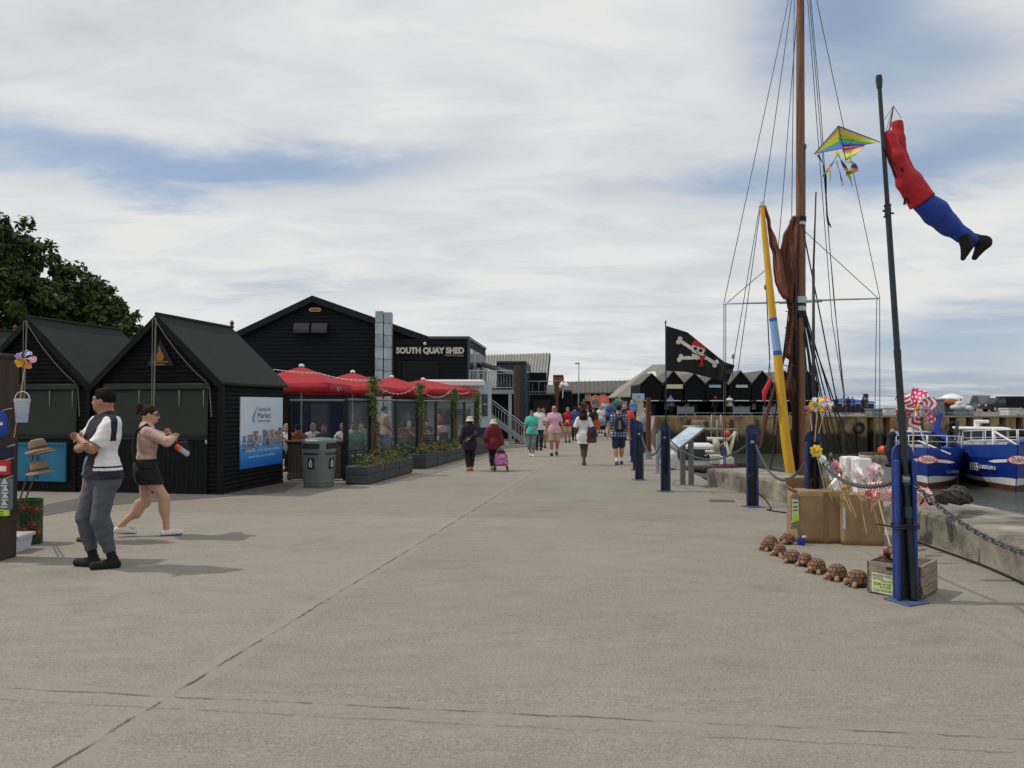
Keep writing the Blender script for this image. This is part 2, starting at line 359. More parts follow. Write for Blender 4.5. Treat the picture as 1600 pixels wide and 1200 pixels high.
# ------------------------------------------------------------------ ground, water
QE = [(4.0, -6), (4.4, 4), (5.75, 7), (6.05, 9.4), (5.95, 12), (5.6, 14.3), (5.25, 16.7), (4.35, 16.9), (4.75, 22), (5.6, 30), (7.4, 42), (9.5, 52), (11.2, 60.6), (13.5, 61)]
def ground_mat():
    m = bpy.data.materials.new('quay_concrete'); m.use_nodes = True; t = m.node_tree; n = t.nodes; l = t.links; b = n['Principled BSDF']
    b.inputs['Roughness'].default_value = .88; b.inputs['Specular IOR Level'].default_value = .25
    tc = n.new('ShaderNodeTexCoord'); ob = tc.outputs['Object']
    def mp(sc, rz=0):
        k = n.new('ShaderNodeMapping'); k.inputs['Scale'].default_value = sc; k.inputs['Rotation'].default_value = (0, 0, rz); l.new(ob, k.inputs[0]); return k.outputs[0]
    def no(scale, det, vec, ro=.6):
        k = n.new('ShaderNodeTexNoise'); k.inputs['Scale'].default_value = scale; k.inputs['Detail'].default_value = det; k.inputs['Roughness'].default_value = ro
        l.new(vec, k.inputs['Vector']); return k.outputs[0]
    def ma(op, a, c=None, cl=False):
        k = n.new('ShaderNodeMath'); k.operation = op; k.use_clamp = cl
        for i, v in enumerate((a, c)):
            if v is None: continue
            if hasattr(v, 'is_linked'): l.new(v, k.inputs[i])
            else: k.inputs[i].default_value = v
        return k.outputs[0]
    def mr(v, a, c, d, e):
        k = n.new('ShaderNodeMapRange'); k.interpolation_type = 'SMOOTHSTEP'; l.new(v, k.inputs[0])
        for i, x in enumerate((a, c, d, e)): k.inputs[i+1].default_value = x
        return k.outputs[0]
    big = no(.35, 6, ob); mid = no(2.2, 7, mp((1, 2.4, 1), R(-8)), .65); broom = no(9, 6, mp((.45, 7, 1), R(-8)), .7)
    grit = no(170, 2, ob); grit2 = no(60, 3, ob)
    val = ma('ADD', ma('MULTIPLY', big, .30), ma('ADD', ma('MULTIPLY', mid, .22), ma('MULTIPLY', broom, .24)))
    val = ma('ADD', val, ma('ADD', ma('MULTIPLY', grit, .95), ma('MULTIPLY', grit2, .50)))
    val = ma('ADD', ma('MULTIPLY', ma('SUBTRACT', val, 1.105), 1.9), 1.0)
    sx = n.new('ShaderNodeSeparateXYZ'); l.new(ob, sx.inputs[0]); X, Y = sx.outputs[0], sx.outputs[1]
    wob = ma('MULTIPLY', ma('SUBTRACT', no(3.5, 7, ob, .75), .5), .085)
    def line(p, q):
        d = Vector((q[0]-p[0], q[1]-p[1])).normalized(); nx, ny = -d.y, d.x
        dist = ma('ADD', ma('MULTIPLY', ma('SUBTRACT', X, p[0]), nx), ma('MULTIPLY', ma('SUBTRACT', Y, p[1]), ny))
        return ma('ABSOLUTE', ma('ADD', dist, wob)), ma('ABSOLUTE', dist)
    crack = None; band = None
    j0, j1 = G(270, 1085), G(800, 760)
    a0, a1 = G(0, 1075), G(1600, 1155)
    dv = (j1-j0).normalized(); pv = Vector((dv.y, -dv.x, 0))
    ls = [((j0.x, j0.y), (j1.x, j1.y), 1.0), ((a0.x, a0.y), (a1.x, a1.y), .8), ((a0.x, a0.y-.16), (a1.x, a1.y-.16), .4)]
    dd = (a1-a0).normalized()
    for s_ in (7.2, 14.4, 21.6, 28.8): ls.append(((j0.x+dv.x*s_, j0.y+dv.y*s_), (j0.x+dv.x*s_+dd.x, j0.y+dv.y*s_+dd.y), .42))
    for s_ in (5.0, -5.2): ls.append(((j0.x+pv.x*s_, j0.y+pv.y*s_), (j1.x+pv.x*s_, j1.y+pv.y*s_), .3))
    def signed(p, q):
        d = Vector((q[0]-p[0], q[1]-p[1])).normalized(); return mr(ma('ADD', ma('MULTIPLY', ma('SUBTRACT', X, p[0]), -d.y), ma('MULTIPLY', ma('SUBTRACT', Y, p[1]), d.x)), -.01, .01, 0, 1)
    slab = ma('ADD', ma('MULTIPLY', signed(*ls[0][:2]), .05), ma('ADD', ma('MULTIPLY', signed(*ls[3][:2]), -.09), ma('MULTIPLY', signed(*ls[4][:2]), .06)))
    gate = mr(no(5, 4, ob), .38, .58, .12, 1)
    for p, q, st in ls:
        d, d2 = line(p, q)
        c = ma('MULTIPLY', ma('MULTIPLY', mr(d, .003, .016, 1, 0), st), gate); bd = ma('MULTIPLY', mr(d2, .085, .115, 1, 0), ma('MULTIPLY', st, 1.0))
        crack = c if crack is None else ma('MAXIMUM', crack, c); band = bd if band is None else ma('MAXIMUM', band, bd)
    # pale chips and dark stains
    vo = n.new('ShaderNodeTexVoronoi'); vo.inputs['Scale'].default_value = 26; l.new(ob, vo.inputs['Vector'])
    chip = ma('MULTIPLY', mr(vo.outputs['Distance'], .05, .13, 1, 0), mr(no(4, 4, ob), .5, .66, 0, 1))
    stain = mr(no(.8, 5, mp((1, 1.5, 1), .4)), .52, .72, 0, .12)
    col = n.new('ShaderNodeMix'); col.data_type = 'RGBA'; l.new(mr(big, .35, .65, 0, 1), col.inputs[0])
    col.inputs[6].default_value = (.252, .223, .186, 1); col.inputs[7].default_value = (.236, .212, .180, 1)
    vm = n.new('ShaderNodeVectorMath'); vm.operation = 'SCALE'; l.new(col.outputs[2], vm.inputs[0])
    smooth_band = ma('ADD', ma('MULTIPLY', ma('SUBTRACT', val, 1.0), ma('SUBTRACT', 1.0, ma('MULTIPLY', band, .45))), ma('ADD', 1.0, ma('MULTIPLY', band, .05)))
    k = ma('MULTIPLY', smooth_band, ma('SUBTRACT', 1.0, ma('MULTIPLY', crack, .72)))
    k = ma('MULTIPLY', k, ma('SUBTRACT', 1.0, stain)); k = ma('ADD', k, ma('MULTIPLY', chip, .38)); v2 = n.new('ShaderNodeTexVoronoi'); v2.inputs['Scale'].default_value = 1.7; l.new(ob, v2.inputs['Vector']); k = ma('MULTIPLY', k, ma('SUBTRACT', 1.0, ma('MULTIPLY', ma('MULTIPLY', mr(v2.outputs['Distance'], .015, .032, 1, 0), mr(no(.9, 2, ob), .42, .5, 0, 1)), .45))); k = ma('MULTIPLY', k, ma('ADD', 1.0, slab))
    l.new(k, vm.inputs['Scale']); l.new(vm.outputs[0], b.inputs['Base Color'])
    bp = n.new('ShaderNodeBump'); bp.inputs['Strength'].default_value = .45; bp.inputs['Distance'].default_value = .012
    l.new(ma('SUBTRACT', ma('ADD', ma('MULTIPLY', broom, .5), ma('MULTIPLY', grit2, .5)), crack), bp.inputs['Height']); l.new(bp.outputs[0], b.inputs['Normal'])
    return m
M['quay_concrete'] = ground_mat()
def qx(y):
    for (x0, y0), (x1, y1) in zip(QE, QE[1:]):
        if y0 <= y <= y1: return x0+(x1-x0)*(y-y0)/(y1-y0)
    return QE[0][0] if y < QE[0][1] else QE[-1][0]
b = MB(); ys = sorted(set([-6.0]+[float(k) for k in range(-5, 62)]+[p[1] for p in QE]))
ys = [y for y in ys if y <= 61]
top = [(Vector((-400, y, gz(y))), Vector((-30, y, gz(y))), Vector((qx(y), y, gz(y)))) for y in ys]
for p, q in zip(top, top[1:]):
    b.quad(p[0], p[1], q[1], q[0]); b.quad(p[1], p[2], q[2], q[1])
    b.quad(p[2], p[2]+Vector((0, 0, -4)), q[2]+Vector((0, 0, -4)), q[2])
o = b.build('ground', 'quay_concrete'); tag(o, kind='structure')
# far quay: top, retaining wall with its piles
FY = 61.0
b = MB(); b.quad((-400, FY, .614), (220, FY, .614), (220, 150, .614), (-400, 150, .614))
b.quad((-400, 150, .614), (220, 150, .614), (220, 152, -4), (-400, 152, -4)); b.quad((220, FY, .614), (220, FY, -4), (220, 150, -4), (220, 150, .614))
tag(b.build('far_quay_ground', mat('far_ground', (.16, .135, .115), .9, .2, .4)), kind='structure')
def wall_mat():
    m = mat('quay_wall', (.215, .145, .068), .9, .5, 1.3, .5, 9, col2=(.30, .215, .115), stretch=(1, 1, .35)); t = m.node_tree; b = t.nodes['Principled BSDF']
    src = b.inputs['Base Color'].links[0].from_socket
    g = t.nodes.new('ShaderNodeTexCoord'); s = t.nodes.new('ShaderNodeSeparateXYZ'); t.links.new(g.outputs['Object'], s.inputs[0])
    nz = t.nodes.new('ShaderNodeTexNoise'); nz.inputs['Scale'].default_value = .8; nz.inputs['Detail'].default_value = 6; t.links.new(g.outputs['Object'], nz.inputs[0])
    a = t.nodes.new('ShaderNodeMath'); a.operation = 'MULTIPLY_ADD'; t.links.new(nz.outputs[0], a.inputs[0]); a.inputs[1].default_value = 1.5; t.links.new(s.outputs[2], a.inputs[2])
    r = t.nodes.new('ShaderNodeMapRange'); t.links.new(a.outputs[0], r.inputs[0]); r.inputs[1].default_value = -.85; r.inputs[2].default_value = -.2; r.interpolation_type = 'SMOOTHSTEP'
    mx = t.nodes.new('ShaderNodeMix'); mx.data_type = 'RGBA'; t.links.new(r.outputs[0], mx.inputs[0]); mx.inputs[6].default_value = (.026, .024, .017, 1); t.links.new(src, mx.inputs[7])
    t.links.new(mx.outputs[2], b.inputs['Base Color']); return m
M['quay_wall'] = wall_mat()
t = thing('harbour_wall', 'tall ochre and weed blackened harbour wall across the water', 'harbour wall', (30, FY, .6))
b = MB(); rnd = random.Random(5); x = 11.0
while x < 27:                                   # masonry length with shallow buttresses
    wd = rnd.uniform(1.6, 3.4); dp = rnd.uniform(0, .25); b.box((x+wd/2, FY-dp/2-.1, -1.7), (wd-.02, dp+.2, 4.58)); x += wd
b.build('masonry', 'quay_wall', t); mk('timber_pile', (.05, .04, .026), .9, .4, 3)
for k in range(9): b = MB(); x = 12+k*1.75+rnd.uniform(-.3, .3); b.tube([(x, FY-.55, -3), (x+rnd.uniform(-.06, .06), FY-.5, .35)], [.17, .14], 8); b.build('timber_pile', 'timber_pile', t, smooth=True)
b = MB(); x = 27.0; prof = []
while x < 90:
    prof += [(x, -.35), (x+.72, -.35), (x+.80, .55), (x+1.22, .55)]; x += 1.3
for (xa, ya), (xb, yb) in zip(prof, prof[1:]):
    b.quad((xa, FY+ya, -4), (xb, FY+yb, -4), (xb, FY+yb, .56), (xa, FY+ya, .56))
b.build('sheet_piling', 'quay_wall', t, recalc=False)
b = MB(); b.box((50.5, FY-.02, .585), (80, .75, .12)); b.build('coping', mat('coping', (.3, .26, .2), .9, .25, 1.5), t)
wm = bpy.data.materials.new('harbour_water'); wm.use_nodes = True; wt = wm.node_tree; wb = wt.nodes['Principled BSDF']
wb.inputs['Base Color'].default_value = (.058, .068, .052, 1); wb.inputs['Roughness'].default_value = .12; wb.inputs['Specular IOR Level'].default_value = .5
c_ = wt.nodes.new('ShaderNodeTexCoord'); mp_ = wt.nodes.new('ShaderNodeMapping'); mp_.inputs['Scale'].default_value = (1, 1.6, 1); wt.links.new(c_.outputs['Object'], mp_.inputs[0])
n_ = wt.nodes.new('ShaderNodeTexNoise'); n_.inputs['Scale'].default_value = 1.5; n_.inputs['Detail'].default_value = 6; n_.inputs['Roughness'].default_value = .6; wt.links.new(mp_.outputs[0], n_.inputs[0])
b_ = wt.nodes.new('ShaderNodeBump'); b_.inputs['Strength'].default_value = .55; b_.inputs['Distance'].default_value = .16; wt.links.new(n_.outputs[0], b_.inputs['Height']); wt.links.new(b_.outputs[0], wb.inputs['Normal'])
WZ = -2.3
tag(MB().quad((-3000, -60, WZ), (3000, -60, WZ), (3000, 6000, WZ), (-3000, 6000, WZ)).build('water', wm), kind='structure')
# darker tarmac strip in front of the huts
edge = [G(-60, 815), G(60, 808), G(120, 797), G(190, 788), G(340, 777), G(445, 769)]
b = MB(); back = [Vector((p.x-.5 if i else p.x, 19.2, 0)) for i, p in enumerate(edge)]
for i in range(len(edge)-1):
    for k in range(6):
        q = [edge[i].lerp(back[i], k/6), edge[i+1].lerp(back[i+1], k/6), edge[i+1].lerp(back[i+1], (k+1)/6), edge[i].lerp(back[i], (k+1)/6)]
        b.quad(*[Vector((v_.x, v_.y, gz(v_.y)+.005)) for v_ in q])
tag(b.build('tarmac', 'asphalt'), kind='structure')
# low parapet
near = [(4.0, 4.6), (4.35, 5.7), (4.6, 7), (4.82, 8.3), (4.9, 9.4), (4.86, 10.8), (4.72, 12.4), (4.45, 14.4), (4.14, 16.5)]
b = MB(); c_top = MB(); pts = []
for i in range(len(near)-1):
    for k in range(6):
        u_ = k/6; pts.append((near[i][0]+(near[i+1][0]-near[i][0])*u_, near[i][1]+(near[i+1][1]-near[i][1])*u_))
pts.append(near[-1]); rings = []; tr = []
for i, p in enumerate(pts):
    a0, a1 = pts[max(0, i-1)], pts[min(len(pts)-1, i+1)]; d = Vector((a1[0]-a0[0], a1[1]-a0[1], 0)).normalized(); nrm = Vector((d.y, -d.x, 0))
    q = Vector((p[0], p[1], gz(p[1]))); th = 1.08
    rr = random.Random(i); j = [rr.uniform(-.006, .006) for _ in range(4)]
    rings.append([q+Vector((0, 0, -.02)), q+Vector((j[0], 0, .31)), q+nrm*.03+Vector((j[0], 0, .35+j[1])), q+nrm*(th-.03)+Vector((0, 0, .35+j[2])), q+nrm*th+Vector((0, 0, .3)), q+nrm*th+Vector((0, 0, -1.2))])
tag(b.loft(rings).build('parapet_wall', ['concrete_wall']), 'low broad weathered concrete parapet curving along the quay edge', 'low wall')
# tree builder
def tree(label, px, Y, ztop, cr, blobs, seed, nleaf, name='leafy_tree'):
    rnd = random.Random(seed); base = on(px, Y); t = thing(name, label, 'tree', base, group='trees behind the huts')
    b = MB(); b.tube([base, base+Vector((.1, .1, 1.6)), base+Vector((0, .1, ztop*.5))], [.28, .22, .12], 8)
    for k in range(9):
        d = Vector((rnd.uniform(-1, 1), rnd.uniform(-1, 1), rnd.uniform(.2, 1)))*cr*.7; s_ = base+Vector((0, .1, ztop*rnd.uniform(.25, .5)))
        b.tube([s_, s_+d*.5+Vector((0, 0, .2)), s_+d], [.09, .05, .02], 5)
    b.build('trunk', 'bark', t, smooth='all')
    vs = []; cl = []
    for c, r in blobs:
        for _ in range(int(14+r*r*20)):
            d = Vector((rnd.gauss(0, 1), rnd.gauss(0, 1), rnd.gauss(0, 1))).normalized(); cl.append((base+Vector(c)+d*r*rnd.uniform(.55, 1.03), rnd.uniform(.16, .42)*min(1, r/1.2+.3)))
    per = max(5, nleaf//len(cl)); fs = []
    for c, r in cl:
        for _ in range(per):
            d = Vector((rnd.gauss(0, 1), rnd.gauss(0, 1), rnd.gauss(0, .7))).normalized()*r*rnd.random()**.5; p = c+d
            n = (d.normalized()*.7+Vector((rnd.gauss(0, .6), rnd.gauss(0, .6), rnd.gauss(.5, .5)))).normalized(); a, e_ = axes(n); th = rnd.uniform(0, 6.3)
            a, e_ = a*math.cos(th)+e_*math.sin(th), e_*math.cos(th)-a*math.sin(th); s_ = rnd.uniform(.08, .15)
            k = len(vs); vs += [p-a*s_, p+e_*s_*.55-n*s_*.15, p+a*s_*1.1, p-e_*s_*.55-n*s_*.15]; fs.append((k, k+1, k+2, k+3))
    m = MB(); m.v = vs; m.f = fs; m.m = [0]*len(fs); m.build('crown', 'tree_leaf', t, recalc=False); return t
tree('taller dark leafy tree at the left edge behind the huts', -25, 27, 8.6, 3, [((0, 0, 6.0), 2.5), ((-1.6, 0, 5.0), 2.2), ((1.1, -.4, 4.6), 2.0), ((-.3, 0, 7.2), 1.25), ((.8, 0, 6.9), 1.0), ((0, -.5, 3.4), 2.2), ((1.6, .5, 3.2), 1.6), ((-2, .2, 3.2), 1.8)], 1, 48000)
tree('lower rounded dark tree just right of the taller tree', 118, 28.5, 7, 2, [((-.2, 0, 4.7), 2.0), ((.65, 0, 5.05), 1.15), ((-.4, 0, 5.7), 1.2), ((.75, 0, 3.9), 1.35), ((.95, 0, 5.05), 1.05), ((.15, 0, 5.75), 1.0), ((1.35, 0, 4.35), .95), ((-1.1, 0, 4.2), 1.7), ((.5, 0, 2.8), 1.6), ((1.3, .2, 3.1), .75), ((-.8, .2, 2.6), 1.6)], 2, 40000)
UP = Vector((0, 0, 1))
# ------------------------------------------------------------------ black market huts
HR = Vector((math.cos(R(10)), -math.sin(R(10)), 0)); HD = Vector((math.sin(R(10)), math.cos(R(10)), 0))
HC0 = Vector((-5.45, 14.5, 0)); HW, HL = 2.55, 2.5
def hut(k, label, sign=False, panel=False):
    cr = HC0-HR*(2.77*k); base = cr-HR*HW/2; base.z = gz(14.6)
    t = thing('market_hut', label, 'hut', base, 0, 'black wooden huts in a row'); z0 = base.z-.03; ze, za = 1.98, 3.24; eh = HW/2+.09
    fl = base.copy(); fl.z = 0
    xr = lambda z: HW/2 if z < ze-.02 else max(0.0, (za-.09-z)/(za-ze)*eh)
    b = MB(); lap_rows(b, lambda z: -xr(z), xr, 1.86, za-.12, .085, fl, HR, -HD, .022, log=True)          # gable boards
    for s_ in (-1, 1):                                                                                     # jambs
        lap_rows(b, lambda z: s_*HW/2-(.24 if s_ > 0 else 0), lambda z: s_*HW/2+(.24 if s_ < 0 else 0), z0, 1.86, .085, fl, HR, -HD, .022, log=True)
    b.build('front_boards', 'black_board', t, recalc=False)
    b = MB(); lap_rows(b, lambda z: 0.0, lambda z: HL, z0, ze, .085, cr+Vector((0, 0, -cr.z)), HD, HR, .022, log=True)
    lf = cr-HR*HW; b.quad(lf+UP*z0, lf+HD*HL+UP*z0, lf+HD*HL+UP*ze, lf+UP*ze)
    bk = fl+HD*HL; b.add([bk-HR*HW/2+UP*z0, bk+HR*HW/2+UP*z0, bk+HR*HW/2+UP*ze, bk+UP*(za-.1), bk-HR*HW/2+UP*ze], [(0, 1, 2, 3, 4)])
    b.build('side_boards', 'black_board', t, recalc=False)
    for q_ in (cr+HR*.012, cr-HR*HW-HR*.012): b = MB(); b.box(q_+UP*((z0+ze)/2)-HD*.012, (.09, .09, ze-z0), -R(10)); b.build('corner_post', 'black_trim', t)
    b = MB(); f0, f1 = fl-HD*.13, fl+HD*(HL+.08); nr = 10; th = .045
    def sag(i, s_): return -.012*math.sin(i/nr*math.pi)
    for s_ in (-1, 1):
        rings = []
        for i in range(nr+1):
            q = f0.lerp(f1, i/nr)+UP*sag(i, s_); e_ = q+HR*(s_*eh)+UP*(ze-.03); a_ = q+UP*za
            rings.append([a_, e_, e_-UP*th, a_-UP*th])
        b.loft(rings)
    b.tube([f0+UP*(za+.005), f1+UP*(za+.005)], .035, 6)
    rf = b.build('roof', 'felt', t)
    b = MB()
    for s_ in (-1, 1):
        a_, e_ = f0-HD*.022+UP*(za-.02), f0-HD*.022+HR*(s_*(eh+.015))+UP*(ze-.06); dn = UP*.15
        b.hexa([a_-dn, e_-dn, e_-dn+HD*.02, a_-dn+HD*.02, a_, e_, e_+HD*.02, a_+HD*.02])
    b.build('bargeboard', 'black_trim', rf)
    b = MB(); b.lathe([(.02, 0), (.05, .03), (.035, .09), (.055, .13), (.01, .19)], f1+UP*(za-.02), 8); b.build('finial', mk('finial_wood', (.1, .055, .03), .8), rf)
    b = MB(); q = fl-HD*.035; rr = random.Random(k)
    def fn(u_, v_): return q+HR*(-1.08+u_*2.12)+UP*(.88+v_*.95)-HD*(.012*math.sin(u_*9+k)*(1-v_)+.02*(1-v_)+.006*math.sin(u_*23))
    b.patch(fn, 40, 8); b.tube([fn(0, 0), fn(1, 0)], .016, 6); bl = b.build('blind', 'blind', t, smooth='all', recalc=False, thick=.006)
    b = MB(); b.bev(q+UP*1.87-HD*.02+HR*(-.02), (2.22, .09, .12), .02, -R(10)); b.build('blind_header', 'blind_hem', bl)
    for xx in (-.38, .46, .96):
        b = MB(); b.add([q+HR*(xx-.014)+UP*1.80-HD*.03, q+HR*(xx+.014)+UP*1.80-HD*.03, q+HR*(xx+.006)+UP*1.50-HD*.03, q+HR*(xx-.004)+UP*1.47-HD*.03], [(3, 2, 1, 0)]); b.build('strap', 'rope_pale', bl, recalc=False, thick=.004)
    b = MB(); w0 = z0; n_ = 22                                                                              # boarded counter front
    for i in range(n_):
        x0 = -1.04+i*(2.08/n_); b.box(q+HR*(x0+.046)+UP*((w0+.86)/2), (.088, .025, .86-w0), -R(10))
    b.build('counter_boards', 'black_trim', t)
    b = MB(); ap = f0-HD*.06+UP*(za-.08)
    for dx in (-.03, .03, .05): b.tube(catenary(ap+HR*dx, ap+HR*(dx*.6+.03)-UP*(1.62+abs(dx))-HD*.05, 0, 6), .006, 4)
    b.tube(catenary(ap, fl-HD*.09+HR*1.02+UP*1.96, .10, 12)+[fl-HD*.09+HR*1.1+UP*1.82, fl-HD*.09+HR*1.14+UP*1.3], .0075, 4)
    b.build('cord', 'rope_pale', t)
    b = MB(); b.lathe([(.018, 0), (.02, .05), (.012, .07)], fl-HD*.06+HR*1.02+UP*.80, 8); b.build('latch', 'galv', t)
    return t, fl, cr, q
for k, lb in enumerate(['black boarded hut nearest the restaurant, with triangle flame badge on its gable', 'black boarded hut with bright blue panel below its blind', 'black hut almost wholly outside the left edge']):
    t, fl, cr, q = hut(k, lb)
    if k == 0:
        c = fl-HD*.055+UP*2.42+HR*.06; b = MB(); b.prism([(-.29, -.16), (.29, -.16), (0, .34)], c, HR, UP, -HD, .02); e = b.build('badge', 'dark', t)
        b = MB(); b.prism([(-.07, -.06), (.06, -.06), (.09, .02), (.055, .06), (.06, .11), (.025, .08), (.02, .15), (-.01, .22), (-.035, .17), (-.03, .10), (-.07, .06)], c-HD*.022, HR, UP, -HD, .008)
        b.build('flame', mk('flame_paint', (.34, .13, .02), .6), e)
        b = MB(); [b.box(c-HD*.026+UP*z_, (w_, .006, .018), -R(10)) for z_, w_ in ((-.085, .36), (-.135, .2))]; b.build('badge_band', mk('flame_paint2', (.30, .19, .02), .6), e)
        # market board on the side wall
        s0, s1, zb, zt = .64, 2.4, .26, 1.68; bd = thing('market_sign', 'white and blue market poster board on the hut side wall', 'sign', cr+HD*1.5+HR*.06+UP*.9)
        pl = cr+HR*.045; pl.z = 0
        def pt(s_, z, d=0.0): return pl+HD*s_+UP*z+HR*d
        def banner():
            m = mat('banner_print', (.60, .66, .74), .35, .03, 2); tt = m.node_tree; bs = tt.nodes['Principled BSDF']; src = bs.inputs['Base Color'].links[0].from_socket
            g = tt.nodes.new('ShaderNodeTexCoord'); s = tt.nodes.new('ShaderNodeSeparateXYZ'); tt.links.new(g.outputs['Generated'], s.inputs[0])
            r = tt.nodes.new('ShaderNodeValToRGB'); tt.links.new(s.outputs[2], r.inputs[0]); e_ = r.color_ramp.elements
            e_[0].position = 0; e_[0].color = (.01, .12, .50, 1); e_[1].position = .42; e_[1].color = (.56, .64, .74, 1)
            k_ = e_.new(.14); k_.color = (.02, .20, .58, 1); k_ = e_.new(.33); k_.color = (.12, .36, .70, 1)
            tt.links.new(r.outputs[0], bs.inputs['Base Color']); return m
        b = MB(); b.hexa([pt(s0, zb, 0), pt(s1, zb, 0), pt(s1, zb, -.02), pt(s0, zb, -.02), pt(s0, zt, 0), pt(s1, zt, 0), pt(s1, zt, -.02), pt(s0, zt, -.02)]); b.build('board', banner(), bd)
        teal = mk('print_grey', (.16, .24, .32), .5)
        text('HARBOUR', pt(1.32, 1.39, .002), HD, UP, .54, .075, teal, bd, depth=.003)
        text('Market', pt(1.30, 1.25, .002), HD, UP, .56, .115, mk('print_dark', (.07, .12, .18), .5), bd, depth=.003)
        text('WHITSTABLE', pt(1.30, 1.165, .002), HD, UP, .56, .05, teal, bd, depth=.003)
        b = MB(); cv = [(1.30, 1.50, .012), (1.22, 1.40, .022), (1.15, 1.30, .034), (1.125, 1.22, .034), (1.16, 1.165, .024), (1.26, 1.15, .006)]
        for (s_, z, w_), (s2, z2, w2) in zip(cv, cv[1:]): b.quad(pt(s_-w_, z, .004), pt(s_+w_, z, .004), pt(s2+w2, z2, .004), pt(s2-w2, z2, .004))
        b.build('wave_mark', mk('print_teal', (.06, .22, .36), .5), bd)
        text('Welcome to a unique shopping experience', pt(.80, .56, .002), HD, UP, 1.46, .075, mk('print_pale', (.42, .62, .85), .5), bd, depth=.003)
        text('more than just a market', pt(.96, .44, .002), HD, UP, 1.1, .075, 'print_pale', bd, depth=.003)
        rr = random.Random(3); cols = [(.1, .12, .2), (.3, .2, .14), (.12, .07, .05), (.22, .26, .36), (.4, .34, .3), (.1, .2, .35), (.35, .18, .2), (.5, .45, .42), (.06, .05, .06)]
        for i, c_ in enumerate(cols): mat_ = mk('photo_%d' % i, c_, .4, .6, 18)
        lay = [(.72, .12, .78, .91), (.72, .12, .60, .74), (.90, .2, .77, .93), (.90, .19, .62, .76), (1.11, .22, .75, .99), (1.11, .2, .59, .75), (1.36, .14, .70, .90), (1.52, .14, .84, 1.01), (1.67, .14, .84, .98), (1.52, .1, .69, .83), (1.64, .15, .67, .83), (1.83, .19, .82, 1.01), (1.83, .2, .65, .81), (2.05, .12, .84, .97), (2.05, .13, .69, .83), (2.19, .17, .86, 1.03), (2.19, .17, .69, .85)]
        for i, (s_, w_, za_, zb_) in enumerate(lay):
            b = MB(); d_ = .004; h_ = zb_-za_
            b.patch(lambda u_, v_: pt(s_+u_*w_, za_+v_*h_, d_), 5, 5, lambda u_, v_: rr.choice((0, 0, 0, 1, 2)))
            ch = rr.sample(range(9), 3); b.build('photo', ['photo_%d' % c_ for c_ in ch], bd, recalc=False)
    if k == 1:
        b = MB(); c = q+HR*.12+UP*.42-HD*.05; b.box(c, (1.5, .03, .72), -R(10)); e = b.build('blue_panel', 'cyan_panel', t)
        b = MB()
        for dz in (-.35, .35): b.box(c+UP*dz-HD*.035, (1.54, .04, .05), -R(10))
        for dx in (-.75, .12, .75): b.box(c+HR*dx-HD*.035, (.04, .038, .65), -R(10))
        b.build('panel_frame', 'cyan_frame', e)
# ------------------------------------------------------------------ South Quay Shed
SY = 40.0
def sp(px, py, dy=0.0): return P(px, py, SY+dy)
ax = Vector((.077, 1, 0)).normalized(); Dp = 16
t = thing('shed_building', 'big black weatherboarded gabled shed with South Quay Shed lettering', 'building', Vector((-8, SY, gz(SY))))
zg = gz(SY)-.05
prof = [(255, 578), (372, 523), (490, 467), (672, 531)]
pw = [(sp(*p).x, sp(*p).z) for p in prof]
def top(x):
    for (x0, z0), (x1, z1) in zip(pw, pw[1:]):
        if x0 <= x <= x1: return z0+(z1-z0)*(x-x0)/(x1-x0)
    return -9
def xl(z):
    if z <= pw[0][1]: return pw[0][0]
    for (x0, z0), (x1, z1) in zip(pw[:3], pw[1:3]):
        if z0 <= z <= z1: return x0+(x1-x0)*(z-z0)/(z1-z0)
    return pw[2][0]
def xr(z): return pw[3][0] if z <= pw[3][1] else pw[2][0]+(pw[3][0]-pw[2][0])*(pw[2][1]-z)/(pw[2][1]-pw[3][1])
o3 = Vector((0, SY, 0)); b = MB(); lap_rows(b, xl, xr, zg, pw[2][1]-.02, .2, o3, Vector((1, 0, 0)), Vector((0, -1, 0)), .035)
for (xa, za), (xb, zb) in ((pw[0], pw[0]), (pw[3], pw[3])):
    b.quad(Vector((xa, SY, zg)), Vector((xa, SY, zg))+ax*Dp, Vector((xa, SY, za))+ax*Dp, Vector((xa, SY, za)))
b.add([Vector((x, SY, z))+ax*Dp for x, z in [(pw[0][0], zg)]+pw+[(pw[3][0], zg)]], [tuple(range(6))])
w_ = b.build('wall', 'shed_board', t, recalc=False)
b = MB()
for (xa, za), (xb, zb) in zip(pw, pw[1:]):
    f = [Vector((x, SY-.25, z)) for x, z in ((xa, za), (xb, zb), (xb, zb+.12), (xa, za+.12))]; b.hexa([f[0], f[1], f[1]+ax*(Dp+.4), f[0]+ax*(Dp+.4), f[3], f[2], f[2]+ax*(Dp+.4), f[3]+ax*(Dp+.4)])
rf = b.build('roof', mk('shed_roof', (.03, .036, .047), .6, .15, 2, spec=.2), t)
b = MB()
for (xa, za), (xb, zb) in zip(pw, pw[1:]):
    b.hexa([Vector((xa, SY-.30, za-.2)), Vector((xb, SY-.30, zb-.2)), Vector((xb, SY-.26, zb-.2)), Vector((xa, SY-.26, za-.2)), Vector((xa, SY-.30, za+.14)), Vector((xb, SY-.30, zb+.14)), Vector((xb, SY-.26, zb+.14)), Vector((xa, SY-.26, za+.14))])
b.build('bargeboard', mk('shed_trim', (.012, .0145, .021), .6, spec=.2), rf)
